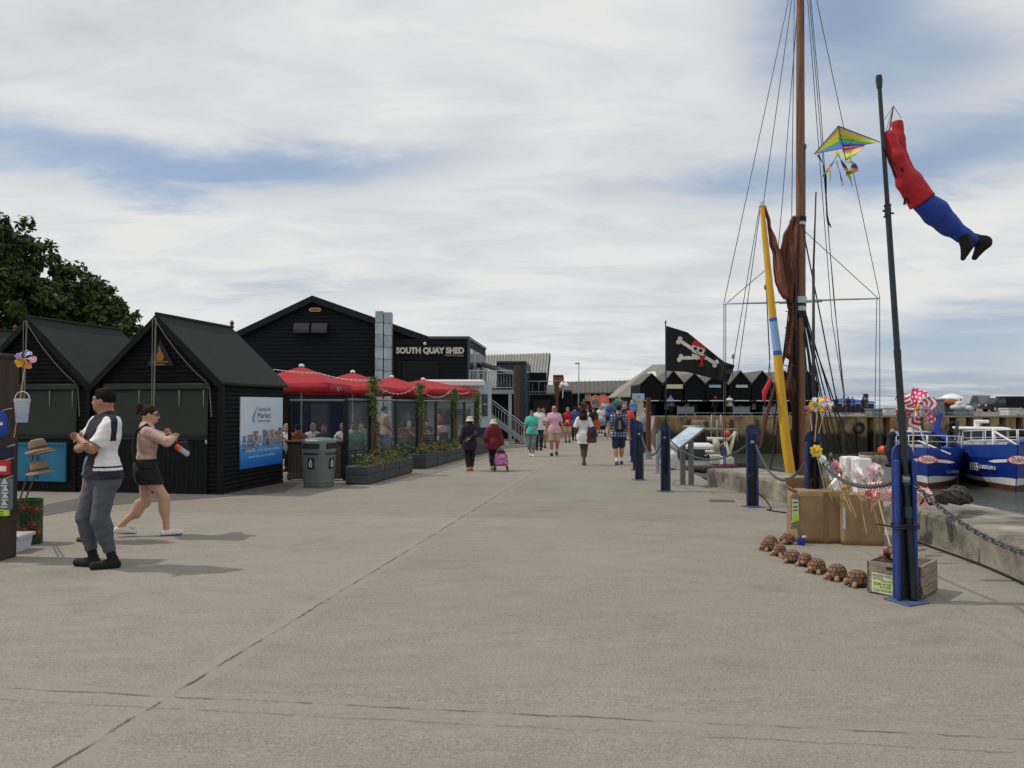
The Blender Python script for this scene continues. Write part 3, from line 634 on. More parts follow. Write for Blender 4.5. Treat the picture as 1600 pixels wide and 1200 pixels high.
# flat-roofed front with the lettering
bx0, bx1, bzt = sp(615, 0).x, sp(733, 0).x, sp(0, 530).z; yb = SY-.32; bD = 8.0
b = MB(); lap_rows(b, lambda z: bx0, lambda z: bx1, zg, min(bzt, sp(0, 531).z), .2, Vector((0, yb, 0)), Vector((1, 0, 0)), Vector((0, -1, 0)), .035)
c1 = Vector((bx1, yb, 0))
b.quad(c1+UP*zg, c1+ax*bD+UP*zg, c1+ax*bD+UP*bzt, c1+UP*bzt); b.quad(Vector((bx0, yb, zg)), Vector((bx0, SY, zg)), Vector((bx0, SY, bzt)), Vector((bx0, yb, bzt)))
b.quad(Vector((bx0, yb, bzt)), c1+UP*bzt, c1+ax*bD+UP*bzt, Vector((bx0, yb, bzt))+ax*bD); b.build('front_wall', 'shed_board', t, recalc=False)
b = MB(); xs = sp(672, 0).x
b.hexa([Vector((xs, yb-.06, bzt-.02)), c1+Vector((.06, -.06, bzt-.02)), c1+ax*bD+Vector((.06, 0, bzt-.02)), Vector((xs, yb, bzt-.02))+ax*bD, Vector((xs, yb-.06, bzt+.12)), c1+Vector((.06, -.06, bzt+.12)), c1+ax*bD+Vector((.06, 0, bzt+.12)), Vector((xs, yb, bzt+.12))+ax*bD])
b.box(c1+Vector((.035, -.035, (zg+bzt)/2)), (.13, .13, bzt-zg)); b.build('parapet', mk('shed_trim2', (.05, .058, .07), .45), t)
b = MB(); p0, p1 = sp(630, 568), sp(685, 593)
b.box(((p0.x+p1.x)/2, yb-.05, (p0.z+p1.z)/2), (p1.x-p0.x, .05, p0.z-p1.z)); wn = b.build('window', 'dark_glass', t)
b = MB()
for px in (628.8, 686.2): b.box((sp(px, 0).x, yb-.07, (p0.z+p1.z)/2), (.07, .1, p0.z-p1.z+.16))
for z in (p0.z+.04, p1.z-.04): b.box(((p0.x+p1.x)/2, yb-.07, z), (p1.x-p0.x, .096, .07))
b.build('frame', 'shed_trim', wn)
b = MB()          # glazed side wall and posts
for i in range(5):
    q0 = c1+ax*(.5+i*1.45)+Vector((.03, 0, 0)); z0, z1 = 2.75, bzt-.45
    b.hexa([q0+UP*z0, q0+ax*1.3+UP*z0, q0+ax*1.3+UP*z0-Vector((.05, 0, 0)), q0+UP*z0-Vector((.05, 0, 0)), q0+UP*z1, q0+ax*1.3+UP*z1, q0+ax*1.3+UP*z1-Vector((.05, 0, 0)), q0+UP*z1-Vector((.05, 0, 0))], i % 2)
b.build('side_window', ['pane', mk('side_frame', (.16, .2, .25), .4)], t)
z0 = sp(0, 556).z; text('SOUTH QUAY SHED', Vector((sp(623, 0).x, yb-.09, sp(0, 555.3).z)), (1, 0, 0), (0, 0, 1), sp(727, 0).x-sp(623, 0).x, sp(0, 543.5).z-sp(0, 555.3).z, 'letter', t, 'lettering', .05, .055)
text('WHITSTABLE', Vector((sp(697, 0).x, yb-.09, sp(0, 557.6).z)), (1, 0, 0), (0, 0, 1), sp(726, 0).x-sp(697, 0).x, .09, mk('letter_dim', (.3, .29, .27), .5), t, 'lettering', .04, .02)
b = MB(); q = sp(492.5, 484, -.07); pts = [(math.copysign(.17, math.cos(a))+.14*math.cos(a), .1*math.sin(a)) for a in [2*math.pi*k/24+.01 for k in range(24)]]
b.prism(pts, q, (1, 0, 0), UP, (0, -1, 0), .04); e = b.build('oval_plaque', mk('plaque', (.55, .36, .2), .6), t)
b = MB(); b.box(q+Vector((0, -.05, 0)), (.44, .02, .1)); b.build('plaque_centre', mk('plaque2', (.2, .1, .03), .6), e)
for pxc in (475, 502.5):
    b = MB(); q = sp(pxc, 513, -.04); wd = .8; pr = [(0, .28), (.3, .26), (.5, .12), (.56, -.1), (.56, -.28), (.5, -.28), (.5, -.12), (.44, .07), (.26, .2), (0, .22)]
    b.prism(pr, q-Vector((wd/2, 0, 0)), (0, -1, 0), UP, (1, 0, 0), wd); b.build('vent_cowl', mk('cowl', (.035, .032, .034), .35, .15), t)
for pxc, pt_ in ((593.5, 486), (607, 488)):
    b = MB(); a_, z_ = sp(pxc, pt_, -.55), zg; wd = .40; h_ = (a_.z-2.0)/7
    for i in range(7): b.bev((a_.x, a_.y, 2.0+h_*(i+.5)), (wd, .42, h_-.03), .02, 0, (i*3+int(pxc)) % 2); b.bev((a_.x, a_.y, 2.0+h_*i), (wd-.03, .38, .06), .006, 0, 2)
    b.box((a_.x, a_.y, (2.0+zg)/2), (wd-.02, .40, 2.0-zg)); b.build('duct', ['galv', mk('galv_b', (.30, .35, .40), .4, .3, 2, metal=.4), 'galv_dark'], t)
b = MB(); b.ball(sp(664, 537, -.4), .09, 8); b.build('lamp', 'white_old', t)
# ------------------------------------------------------------------ restaurant terrace
def sline(Y): return Vector((-3.76+.156*(Y-17.5), Y, gz(Y)))
sd_ = (sline(30)-sline(20)).normalized(); sn = Vector((sd_.y, -sd_.x, 0))
t = thing('wooden_fence', 'brown vertical board fence with flat rail behind the litter bin', 'fence', on(490, 17.5))
b = MB(); xa, xb = -5.05, -3.86; n_ = 17; zf = gz(17.5)
for i in range(n_): x = xa+(xb-xa)*(i+.5)/n_; b.box((x, 17.5, zf+.09+.37), ((xb-xa)/n_-.012, .03, .74))
b.build('board', 'wood_fence', t)
b = MB(); b.bev(((xa+xb)/2, 17.48, zf+.88), (xb-xa+.1, .16, .045), .008); b.box(((xa+xb)/2, 17.45, zf+.10), (xb-xa, .05, .12)); b.build('rail', 'wood_fence', t)
def screen(label, p, q, low, name='glass_screen', gm='screen_glass', zt=1.64, npan=1, nav=None):
    c = (p+q)/2; t = thing(name, label, 'glass screen', c, 0, 'glass wind screens round the terrace'); d = (q-p); n_ = npan
    for i in range(n_):
        a_, e_ = p.lerp(q, i/n_), p.lerp(q, (i+1)/n_); ex = d.normalized(); yo = Vector((-ex.y, ex.x, 0))*.012
        if low:
            b = MB(); a2, e2 = a_+ex*.03, e_-ex*.03; b.hexa([a2+yo+UP*.03, e2+yo+UP*.03, e2-yo+UP*.03, a2-yo+UP*.03, a2+yo+UP*low, e2+yo+UP*low, e2-yo+UP*low, a2-yo+UP*low]); b.build('base_panel', mk('base_panel', (.03, .036, .046), .55), t)
        b = MB(); a2, e2 = a_+ex*.03, e_-ex*.03; zz = UP*(zt-.06); lo = UP*(low+.03)
        b.quad(a2+lo, e2+lo, Vector((e2.x, e2.y, 0))+zz, Vector((a2.x, a2.y, 0))+zz); b.build('pane', gm if not nav else nav[i], t)
    for i in range(n_+1): a_ = p.lerp(q, i/n_); b = MB(); b.box((a_.x, a_.y, (a_.z+zt)/2), (.07, .07, zt-a_.z), math.atan2(d.y, d.x)); b.build('upright', 'dark', t)
    b = MB(); b.tube([Vector((p.x, p.y, zt)), Vector((q.x, q.y, zt))], .035, 6); b.build('top_rail', mk('rail_grey', (.1, .115, .13), .4), t)
screen('navy tinted glass screen standing above the brown board fence', Vector((-5.05, 17.62, zf)), Vector((-3.80, 17.62, zf)), .9, gm='screen_navy', npan=1, zt=1.62)
Yp = [17.55, 19.1, 21.2, 23.3, 25.5, 27.8, 29.8, 31.9]
lbs = ['glass screen at the terrace corner above the first planter box', 'glass screen just right of the first ivy clad post', 'glass screen just left of the second ivy clad post', 'glass screen just right of the second ivy clad post', 'glass screen just left of the third ivy clad post', 'glass screen just right of the third ivy clad post', 'last glass screen, just left of the farthest ivy post']
for i in range(7): screen(lbs[i], sline(Yp[i])+sd_*.05, sline(Yp[i+1])-sd_*.05, .62)
def leaves(b, c, n_, spread, size, seed, mi=0, up=.3):
    rnd = random.Random(seed)
    for _ in range(n_):
        p = c+Vector((rnd.gauss(0, spread[0]), rnd.gauss(0, spread[1]), rnd.gauss(0, spread[2]))); nn = Vector((rnd.gauss(0, 1), rnd.gauss(-.5, 1), rnd.gauss(up, 1))).normalized()
        a_, e_ = axes(nn); s_ = size*rnd.uniform(.6, 1.3); th = rnd.uniform(0, 6.3); a_, e_ = a_*math.cos(th)+e_*math.sin(th), e_*math.cos(th)-a_*math.sin(th)
        b.quad(p-a_*s_, p+e_*s_*.6, p+a_*s_*1.1, p-e_*s_*.6, mi)
tops = [2.17, 2.13, 2.06, 1.98]; names = ['nearest', 'second', 'third', 'farthest']; placing = ['rising from the first planter box', 'rising above the long planter near its end', 'third along the terrace screens', 'farthest along the screens, beside the white kiosk']
for i, Y in enumerate((19.1, 23.3, 27.8, 31.9)):
    q = sline(Y)+sn*.10; t = thing('ivy_post', 'brown timber post wrapped in green ivy, '+placing[i], 'post', q, 0, 'ivy clad posts along the terrace')
    b = MB(); b.box((q.x, q.y, (q.z+tops[i])/2), (.13, .13, tops[i]-q.z), R(9)); b.build('post', 'wood', t)
    b = MB(); h_ = tops[i]
    for k in range(18): leaves(b, Vector((q.x, q.y-.06, h_-.0-k*.055)), 30, (.062*(1.35 if k < 8 else .8), .07, .03), .035, i*50+k)
    for k in range(26): leaves(b, Vector((q.x+.09+.02*math.sin(k), q.y-.04, h_-.8-k*.04)), 5, (.025, .04, .03), .028, i*70+k+9)
    b.build('ivy', 'leafy', t, recalc=False)
def planter(label, Y0, Y1, n_, seed, h=.36):
    p, q = sline(Y0)+sn*.62, sline(Y1)+sn*.62; t = thing('planter', label, 'planter', (p+q)/2, 0, 'grey planter boxes along the terrace')
    d = (q-p).normalized(); L_ = (q-p).length/n_; rz = math.atan2(d.y, d.x)
    for i in range(n_):
        c = p+d*(L_*(i+.5)); b = MB(); z_ = c.z
        for k in range(2): b.bev(c+UP*(h*(.25+.5*k)+.02), (L_-.02, .5, h/2-.012), .012, rz)
        b.box(c+UP*(h/2+.01), (L_-.05, .47, h), rz)
        b.build('box', 'planter', t)
    b = MB(); rr = random.Random(seed); L2 = L_*n_
    for k in range(int(L2*13)):
        c = p+d*rr.uniform(.12, L2-.12)-sn*rr.uniform(-.16, .2); hh = rr.uniform(.0, .12)*(1.5 if math.sin(k*1.7+seed) > .2 else .7)
        leaves(b, c+UP*(h+hh), 40, (.10, .10, .06+hh*.3), .032, seed*99+k, 1 if rr.random() < .38 else 0)
    b.build('foliage', ['leafy', 'leafy_b'], t, recalc=False); return t
planter('short grey planter box with bushy shrubs near the litter bin', 16.55, 19.9, 3, 4, .38)
planter('long grey planter box with low reddish plants, beyond the short one', 21.2, 31.0, 8, 9, .38)
# umbrellas
def umbrella(label, px, Y, za, half, rz, zv, front=True):
    c = on(px, Y); t = thing('parasol', label, 'parasol', c, rz, 'red parasols over the terrace'); c0 = c.z
    b = MB(); nseg = 14; cor = [(-1, -1), (1, -1), (1, 1), (-1, 1)]; zt, ze = za-c0, zv-c0
    for k in range(4):
        (x0, y0), (x1, y1) = cor[k], cor[(k+1) % 4]
        def fn(u_, v_):
            r_ = v_*half; x = (x0+(x1-x0)*u_)*r_; y = (y0+(y1-y0)*u_)*r_; mid = 1-abs(2*u_-1)
            return Vector((x, y, zt-(zt-ze)*(.9*v_+.1*v_*v_)-.02*mid*math.sin(v_*math.pi*.9)))
        b.patch(fn, 10, 8)
        def fv(u_, v_): return Vector(((x0+(x1-x0)*u_)*half, (y0+(y1-y0)*u_)*half, ze-(.24+.015*math.sin(u_*20))*v_))*1.0
        b.patch(fv, 14, 2)
    b.build('canopy', 'red_canvas', t, world=False, smooth=True, recalc=False, thick=.006)
    b = MB(); b.tube([(0, 0, 0), (0, 0, zt)], .028, 8); b.build('pole', 'galv', t, world=False)
    b = MB(); b.lathe([(.09, zt-.01), (.10, zt+.04), (.06, zt+.075), (.01, zt+.09)], (0, 0, 0), 10); b.build('cap', 'white', t, world=False)
    b = MB()
    for x, y in cor+[(0, -1), (1, 0), (0, 1), (-1, 0)]: b.tube([(0, 0, zt-.12), (x*half*.97, y*half*.97, ze+.0)], .012, 4)
    b.build('rib', 'steel_paint', t, world=False)
    b = MB(); b.box((0, 0, .04), (.6, .6, .08)); b.build('base', 'dark', t, world=False)
    m_ = Matrix.Rotation(rz, 3, 'Z')
    for (tx, xo) in (('SEA FOOD' if False else 'Beer', .25),):
        b2 = MB()
    return t, m_, half, ze
um = [('nearest red parasol, its corner behind the black hut roof', 471, 25.5, 2.78, 1.32, R(-3), 2.16), ('red parasol second from the huts, above the first ivy post', 551, 29, 2.73, 1.35, R(-8), 2.13), ('red parasol third from the huts', 612, 32.2, 2.66, 1.4, R(-10), 2.14), ('farthest red parasol, beside the white kiosk roof', 661, 33.4, 2.60, 1.75, R(-32), 2.12)]
for a_ in um:
    t, m_, half, ze = umbrella(*a_)
    rr = random.Random(int(a_[1])); mb_ = MB()          # faded white flower-like print on the valance
    for k in range(9): mb_.box((half+.004, -half*.2+rr.uniform(-.3, .3), ze-.12+rr.uniform(-.07, .07)), (.004, .06, .03), rot=Matrix.Rotation(rr.uniform(0, 3), 3, 'X'))
    mb_.build('valance_print', 'white_old', t, world=False)
# string of lights
t = thing('string_lights', 'thin white string of small bulbs draped along the red parasols', 'string lights', P(580, 590, 20))
st = [P(428, 577, 21), P(500, 583, 20), P(578, 594, 19.0), P(651, 603, 23.2), P(706, 609, 27.7), P(733, 612, 31)]
b = MB(); bb = MB(); sg = [.02, .06, .28, .30, .1]
for i in range(5):
    c_ = catenary(st[i], st[i+1], sg[i], 22); b.tube(c_, .006, 4)
    for q in c_[::2]: bb.ball(q-UP*.02, .013, 6)
b.build('cable', 'white_old', t); bb.build('bulb', mk('bulb', (.75, .70, .62), .3), t)
# tables behind the glass
def table(px, Y):
    pass
tb = thing('terrace_table', 'dark bistro table behind the navy glass screen', 'table', on(472, 21.5), 0, 'terrace tables')
b = MB(); b.bev((0, 0, .74), (.8, .8, .04), .01); b.build('tabletop', 'wood', tb, world=False)
b = MB(); b.tube([(0, 0, .02), (0, 0, .72)], .04, 8); b.bev((0, 0, .02), (.45, .45, .04), .01); b.build('pedestal', 'dark', tb, world=False)
for lb, px, Y in (('bistro table between diners behind the terrace corner screen', 545, 23), ('bistro table behind the screen right of the first ivy post', 612, 25.5), ('bistro table behind the screen left of the third ivy post', 672, 29)): copy_tree(tb, on(px, Y), label=lb)
# litter bin
q = G(498, 761); t = thing('litter_bin', 'grey green plastic litter bin with two openings by the fence', 'bin', q, R(-22))
prof = [(.27, 0), (.285, .05), (.29, .12), (.30, .40), (.315, .70), (.32, .735)]
def rr_(r_, z, n_=28, k=.62): # rounded square ring
    o_ = []
    for i in range(n_):
        a_ = 2*math.pi*i/n_; c_, s_ = math.cos(a_), math.sin(a_); o_.append(Vector((r_*math.copysign(abs(c_)**k, c_), r_*.86*math.copysign(abs(s_)**k, s_), z)))
    return o_
b = MB(); b.loft([rr_(r_, z) for r_, z in prof]); bd = b.build('body', 'bin_grey', t, world=False, smooth=True)
b = MB(); b.loft([rr_(r_, z) for r_, z in [(.325, .735), (.33, .75), (.325, .77), (.32, .93), (.315, .955), (.28, .99), (.2, 1.01), (.05, 1.02)]]); hd = b.build('hood', 'bin_grey', t, world=False, smooth=True)
b = MB()
for rz_, y in ((0, -.283), (R(90), .327)):
    m_ = Matrix.Rotation(rz_, 3, 'Z'); yy = -abs(y); w2 = .4 if rz_ == 0 else .34
    b.box(m_@Vector((0, yy, .855)), (w2, .03, .11), rot=m_)
b.build('opening', 'dark', hd, world=False)
b = MB(); 
for rz_, y in ((0, -.272), (R(90), -.312)):
    m_ = Matrix.Rotation(rz_, 3, 'Z'); b.box(m_@Vector((0, y, .695)), (.34, .012, .035), rot=m_); b.box(m_@Vector((0, y+.004, .50)), (.15, .014, .22), rot=m_)
b.build('label_plate', 'dark', bd, world=False)
b = MB()
for rz_, y in ((0, -.278), (R(90), -.318)):
    m_ = Matrix.Rotation(rz_, 3, 'Z')
    for x0, z0, w2, h2 in ((0, .55, .03, .05), (-.025, .48, .02, .09), (.025, .48, .02, .09), (0, .435, .06, .016), (0, .52, .06, .016)): b.box(m_@Vector((x0, y, z0)), (w2, .012, h2), rot=m_)
b.build('pictogram', 'white_old', bd, world=False)
b = MB(); b.loft([rr_(r_, z) for r_, z in [(.296, .115), (.30, .13), (.296, .145)]]); b.build('foot_band', 'bin_grey', bd, world=False)
# ------------------------------------------------------------------ white kiosk trailer and A-board
KY = 34; zk = gz(KY); p0, p1 = P(668, 600, KY), P(751, 600, KY); t = thing('kiosk', 'white catering kiosk with pale roof lip at the terrace end', 'kiosk', Vector(((p0.x+p1.x)/2, KY, zk)))
b = MB(); b.bev(((p0.x+p1.x)/2, KY+1.1, (zk+.25+p0.z)/2), (p1.x-p0.x, 2.2, p0.z-zk-.25), .04); b.build('wall', mk('kiosk_white', (.42, .43, .44), .45, .08, 2), t)
b = MB(); b.bev(((p0.x+p1.x)/2, KY+1.05, p0.z+.04), (p1.x-p0.x+.3, 2.5, .3), .06); b.build('roof', 'white', t)
b = MB(); b.box((p1.x-1.2, KY-.02, 1.0), (1.5, .05, .7)); b.build('hatch', 'pane', t)
b = MB(); b.box(((p0.x+p1.x)/2, KY+1.1, zk+.12), (p1.x-p0.x-.3, 1.8, .24)); b.build('skirt', 'dark', t)
t = thing('door_panel', 'pale grey panel with a dark upright poster beside the kiosk', 'panel', P(759, 690, 34.6)); a_, e_ = P(750, 597, 34.4), P(768, 597, 34.8)
b = MB(); b.hexa([Vector((a_.x, a_.y, zk)), Vector((e_.x, e_.y, zk)), Vector((e_.x, e_.y+.08, zk)), Vector((a_.x, a_.y+.08, zk)), a_, e_, e_+Vector((0, .08, -.04)), a_+Vector((0, .08, 0))]); b.build('sheet', mk('panel_pale', (.40, .43, .47), .5, .08), t)
b = MB(); c_ = P(757.5, 633, 34.5); b.box(c_-Vector((0, .04, 0)), (.26, .03, .98), R(12)); b.build('poster', mk('poster_dark', (.05, .05, .055), .4, .3, 9), t)
b = MB(); c_ = P(757.5, 633, 34.44); b.add([c_+Vector((-.09, -.035, -.02)), c_+Vector((0, -.02, .10)), c_+Vector((.09, -.005, 0)), c_+Vector((0, -.02, .04))], [(0, 1, 2, 3)]); b.build('arrow', 'white_old', t, thick=.004)
t = thing('chalk_board', 'dark navy A board standing by the end of the kiosk', 'sign', P(757, 700, 32)); zz = gz(32)
b = MB(); c_ = on(757, 32)
for s_ in (-1, 1): b.box(c_+Vector((0, s_*.13, .46)), (.62, .03, .92), rot=Matrix.Rotation(-s_*.17, 3, 'X'))
b.build('board', mk('aboard', (.035, .05, .09), .5, .25, 14), t)
# ------------------------------------------------------------------ deck, stairs, timber posts
DY = 38.6; zd = P(0, 612, DY).z; zg2 = gz(39)
t = thing('raised_deck', 'grey steel raised deck with balustrade beside the shed', 'deck', on(770, DY+1)); 
xa, xb = P(735, 0, DY).x, P(803, 0, DY).x
b = MB(); b.box(((xa+xb)/2, DY+1.6, zd), (xb-xa, 3.2, .2)); b.build('platform', mk('deck_steel', (.3, .33, .36), .5, .15, 3), t)
b = MB(); railing(b, [(xa, DY+.05, zd+.1), (P(760, 0, DY).x, DY+.05, zd+.1), (xb-.05, DY+.05, zd+.1), (xb-.05, DY+3.1, zd+.1)], .95, .022, .14); b.build('railing', 'galv', t)
b = MB(); q = P(797, 0, DY); b.box((q.x, DY+.12, (zg2+zd-.1)/2), (.16, .16, zd-.1-zg2)); b.box((xa+.2, DY+.12, (zg2+zd-.1)/2), (.14, .14, zd-.1-zg2)); b.build('support_post', 'galv', t)
t = thing('back_screen', 'black boarded wall in shade beneath the raised deck', 'wall', on(770, DY+2.9)); b = MB(); b.box(((xa+xb)/2, DY+3.1, (zg2+zd-.1)/2), (xb-xa, .1, zd-.1-zg2)); b.build('wall', 'shed_board', t)
t = thing('staircase', 'grey steel staircase with balustrade running down to the quay', 'stairs', on(800, 36.5)); a_ = P(766, 650, 37); e_ = P(821, 689, 37); a_.z = P(0, 651, 37).z; e_.z = gz(37)+.05
b = MB()
for yy in (36.6, 37.5): 
    p, q = Vector((a_.x, yy, a_.z)), Vector((e_.x, yy, e_.z)); b.hexa([p-UP*.16, q-UP*.12, q+Vector((0, .06, -.12)), p+Vector((0, .06, -.16)), p+UP*.16, q+UP*.16, q+Vector((0, .06, .16)), p+Vector((0, .06, .16))])
b.build('stringer', mk('stair_steel', (.24, .265, .29), .5, .15, 3), t)
b = MB()
for i in range(9): q = a_.lerp(e_, (i+.5)/9); b.box((q.x, 37.08, q.z), (.24, .86, .04))
b.build('tread', 'galv_dark', t)
b = MB(); railing(b, [Vector((a_.x, 36.6, a_.z)), Vector((e_.x-.05, 36.6, e_.z))], .86, .022, .17); b.build('railing', 'galv', t)
def timber(label, pxc, Y, wpx, ytop):
    q = on(pxc, Y); zt = P(0, ytop, Y).z; t = thing('timber_post', label, 'post', q, 0, 'thick brown timber posts'); wd = wpx/F*Y
    b = MB(); b.bev((q.x, q.y, (q.z+zt)/2), (wd, wd, zt-q.z), .02, .2); b.build('post', mk('timber_post', (.075, .045, .028), .8, .3, 3, .3, 20, stretch=(4, 4, .5)), t)
    b = MB(); b.bev((q.x, q.y, zt+.01), (wd+.04, wd+.04, .05), .01, .2); b.build('cap', 'wood', t)
timber('thick brown timber post at the end of the raised deck', 808, 38, 7.5, 573)
timber('shorter brown timber post at the corner of the farther balcony', 869.5, 46, 5, 597)
# ------------------------------------------------------------------ buildings down the quay
def block(name, label, px0, px1, ytop, Y, depth, m, cat='building', dirx=.08):
    p0, p1 = P(px0, ytop, Y), P(px1, ytop, Y); z0 = gz(Y)-.05; d = Vector((dirx, 1, 0)).normalized()*depth; t = thing(name, label, cat, Vector(((p0.x+p1.x)/2, Y, z0)))
    b = MB(); lap_rows(b, lambda z: p0.x, lambda z: p1.x, z0, p0.z, .18, Vector((0, Y, 0)), Vector((1, 0, 0)), Vector((0, -1, 0)), .03)
    for p in (p0, p1): b.quad(Vector((p.x, Y, z0)), Vector((p.x, Y, z0))+d, Vector((p.x, Y, p.z))+d, p)
    b.quad(Vector((p0.x, Y, z0))+d, Vector((p1.x, Y, z0))+d, p1+d, p0+d); b.build('wall', m, t, recalc=False)
    b = MB(); f = Vector((0, .12, 0)); b.hexa([p0-f, p1-f, p1+d, p0+d, p0-f+UP*.1, p1-f+UP*.1, p1+d+UP*.1, p0+d+UP*.1]); b.build('roof', mk('parapet_blue', (.06, .07, .085), .5), t)
    return t, p0, p1, d
t, p0, p1, d = block('dark_building', 'dark blue boxy upper storey just behind the tall timber post', 776, 822, 567, 44, 5, mk('blue_black', (.028, .035, .048), .6, .2, 2))
b = MB()
for k in range(2): q = p1+d*(.15+.42*k); b.hexa([q+Vector((.03, 0, -2.2)), q+d*.3+Vector((.03, 0, -2.2)), q+d*.3+Vector((-.02, 0, -2.2)), q+Vector((-.02, 0, -2.2)), q+Vector((.03, 0, -.45)), q+d*.3+Vector((.03, 0, -.45)), q+d*.3+Vector((-.02, 0, -.45)), q+Vector((-.02, 0, -.45))])
b.build('window', 'pane', t)
b = MB(); q = P(752, 568, 43.7); e_ = P(803, 583, 42.5); b.hexa([q-UP*.1, e_-UP*.1, e_+Vector((0, 2, -.1)), q+Vector((0, 2, -.1)), q+UP*.1, e_+UP*.1, e_+Vector((0, 2, .1)), q+Vector((0, 2, .1))]); b.build('canopy', mk('lean_roof', (.2, .21, .22), .6, .15), t)
# pale metal roofed building
Y = 58; t = thing('metal_roof_building', 'building with long pale ribbed metal roof behind the decks', 'building', on(820, Y)); r0, r1 = P(750, 555.5, Y+4), P(858, 552, Y+4); e0, e1 = P(742, 606, Y), P(852.5, 604, Y)
b = MB(); b.hexa([e0-UP*.1, e1-UP*.1, r1-UP*.1, r0-UP*.1, e0, e1, r1, r0])
bk = Vector((0, 8, 0)); b.hexa([r0-UP*.1, r1-UP*.1, e1+bk-UP*.1, e0+bk-UP*.1, r0, r1, e1+bk, e0+bk]); n_ = 24
for i in range(n_+1):
    a_, c_ = e0.lerp(e1, i/n_), r0.lerp(r1, i/n_); nn = Vector((0, -.6, .8))*.09; b.tube([a_+nn*.4, c_+nn*.4], .05, 4)
b.build('roof', 'roof_metal', t)
b = MB(); z0 = gz(Y); xg = e1.x; xin = xg-.25
b.add([Vector((xin, Y+.3, z0)), Vector((xin, Y+7.7, z0)), Vector((xin, Y+7.7, e1.z-.1)), Vector((xin, Y+4, r1.z-.12)), Vector((xin, Y+.3, e1.z-.1))], [(0, 1, 2, 3, 4)]); b.quad(Vector((e0.x, Y+.3, z0)), Vector((xin, Y+.3, z0)), Vector((xin, Y+.3, e1.z-.08)), Vector((e0.x, Y+.3, e0.z-.08)))
b.build('wall', 'shed_board', t, recalc=False)
b = MB(); q1, q2 = e1+Vector((.02, -.1, -.06)), r1+Vector((.04, 0, -.02)); b.hexa([q1-UP*.4, q1-UP*.4+Vector((.08, 0, 0)), q2-UP*.4+Vector((.08, 0, 0)), q2-UP*.4, q1, q1+Vector((.08, 0, 0)), q2+Vector((.08, 0, 0)), q2]); q3 = e1+bk+Vector((.02, .1, -.06)); b.hexa([q2-UP*.4, q2-UP*.4+Vector((.08, 0, 0)), q3-UP*.4+Vector((.08, 0, 0)), q3-UP*.4, q2, q2+Vector((.08, 0, 0)), q3+Vector((.08, 0, 0)), q3]); b.build('bargeboard', 'black_trim', t)
# farther balcony building
t, p0, p1, d = block('balcony_building', 'black building with railed balcony beyond the staircase', 812, 872, 617.5, 47, 6, 'shed_board')
b = MB(); railing(b, [p0+Vector((.4, .1, .1)), p0.lerp(p1, .5)+Vector((0, .1, .1)), p1+Vector((-.1, .1, .1)), p1+d*.8+Vector((-.1, 0, .1))], .75, .018, .3, mid=False); b.build('railing', 'galv', t)
b = MB(); q = P(850, 655, 46.9); b.box((P(846, 0, 46.95).x, 46.95, gz(47)+.95), (1.05, .1, 1.9)); b.build('doorway', 'dark', t)
b = MB(); b.box((P(838, 0, 47.8).x, 48.2, p0.z+.75), (1.2, 1.2, 1.3)); b.build('cabin', 'black_trim', t)
b = MB()
for k in range(9): b.box((P(857+k*.9, 0, 47).x-.1+.1*math.sin(k*2), 47.6+.1*k, p0.z+.35), (.05, .3, .5+.1*math.sin(k)), k)
b.build('stacked_chairs', 'white_old', t)
t, p0, p1, d = block('rusty_building', 'small rust brown boxy building beyond the balcony', 864, 880, 588, 56, 4, 'rust')
t, p0, p1, d = block('low_annex', 'low dark annex with upright palings before the long roofed building', 874, 893, 612, 50, 8, 'shed_board')
b = MB(); railing(b, [p0+Vector((-.15, .05, -.35)), p0+Vector((.3, .05, -.35)), p1+Vector((-.1, .05, -.35))], .5, .02, .16); b.build('railing', 'galv_dark', t)
t = thing('white_parasol', 'small white cluster of folded parasols on the annex', 'parasol', P(880, 608, 49.5)); b = MB(); rr = random.Random(2)
for k in range(7): q = P(877+k*1.3, 603+rr.uniform(-2, 2), 49.5+rr.uniform(0, .4)); b.lathe([(.02, .22), (.12, .12), (.16, 0), (.05, -.08)], q, 7)
b.tube([P(880, 605, 49.6), P(879, 622, 49.6)], .03, 5); b.build('canopy', 'white', t, smooth=True)
Y = 76; t = thing('long_building', 'long low black building with dull brown roof closing the quay', 'building', on(935, Y)); p0, p1 = P(880, 615, Y), P(1030, 613.5, Y); r0, r1 = P(880, 597.5, Y+4), P(1030, 594.5, Y+4); z0 = gz(Y)
b = MB(); b.hexa([Vector((p0.x, Y, z0)), Vector((p1.x, Y, z0)), Vector((p1.x, Y+8, z0)), Vector((p0.x, Y+8, z0)), p0, p1, p1+Vector((0, 8, 0)), p0+Vector((0, 8, 0))]); b.build('wall', 'black_board', t)
b = MB(); f = Vector((0, .3, .06)); b.hexa([p0-f, p1-f, r1-UP*.1, r0-UP*.1, p0-f+UP*.12, p1-f+UP*.12, r1+UP*.06, r0+UP*.06]); n_ = 22; k8 = Vector((0, 8.3, 0)); b.hexa([r0-UP*.1, r1-UP*.1, p1+k8, p0+k8, r0+UP*.06, r1+UP*.06, p1+k8+UP*.1, p0+k8+UP*.1])
for i in range(n_+1): b.tube([(p0-f+UP*.12).lerp(p1-f+UP*.12, i/n_)+UP*.02, (r0+UP*.08).lerp(r1+UP*.08, i/n_)], .05, 4)
b.build('roof', 'roof_dark', t)
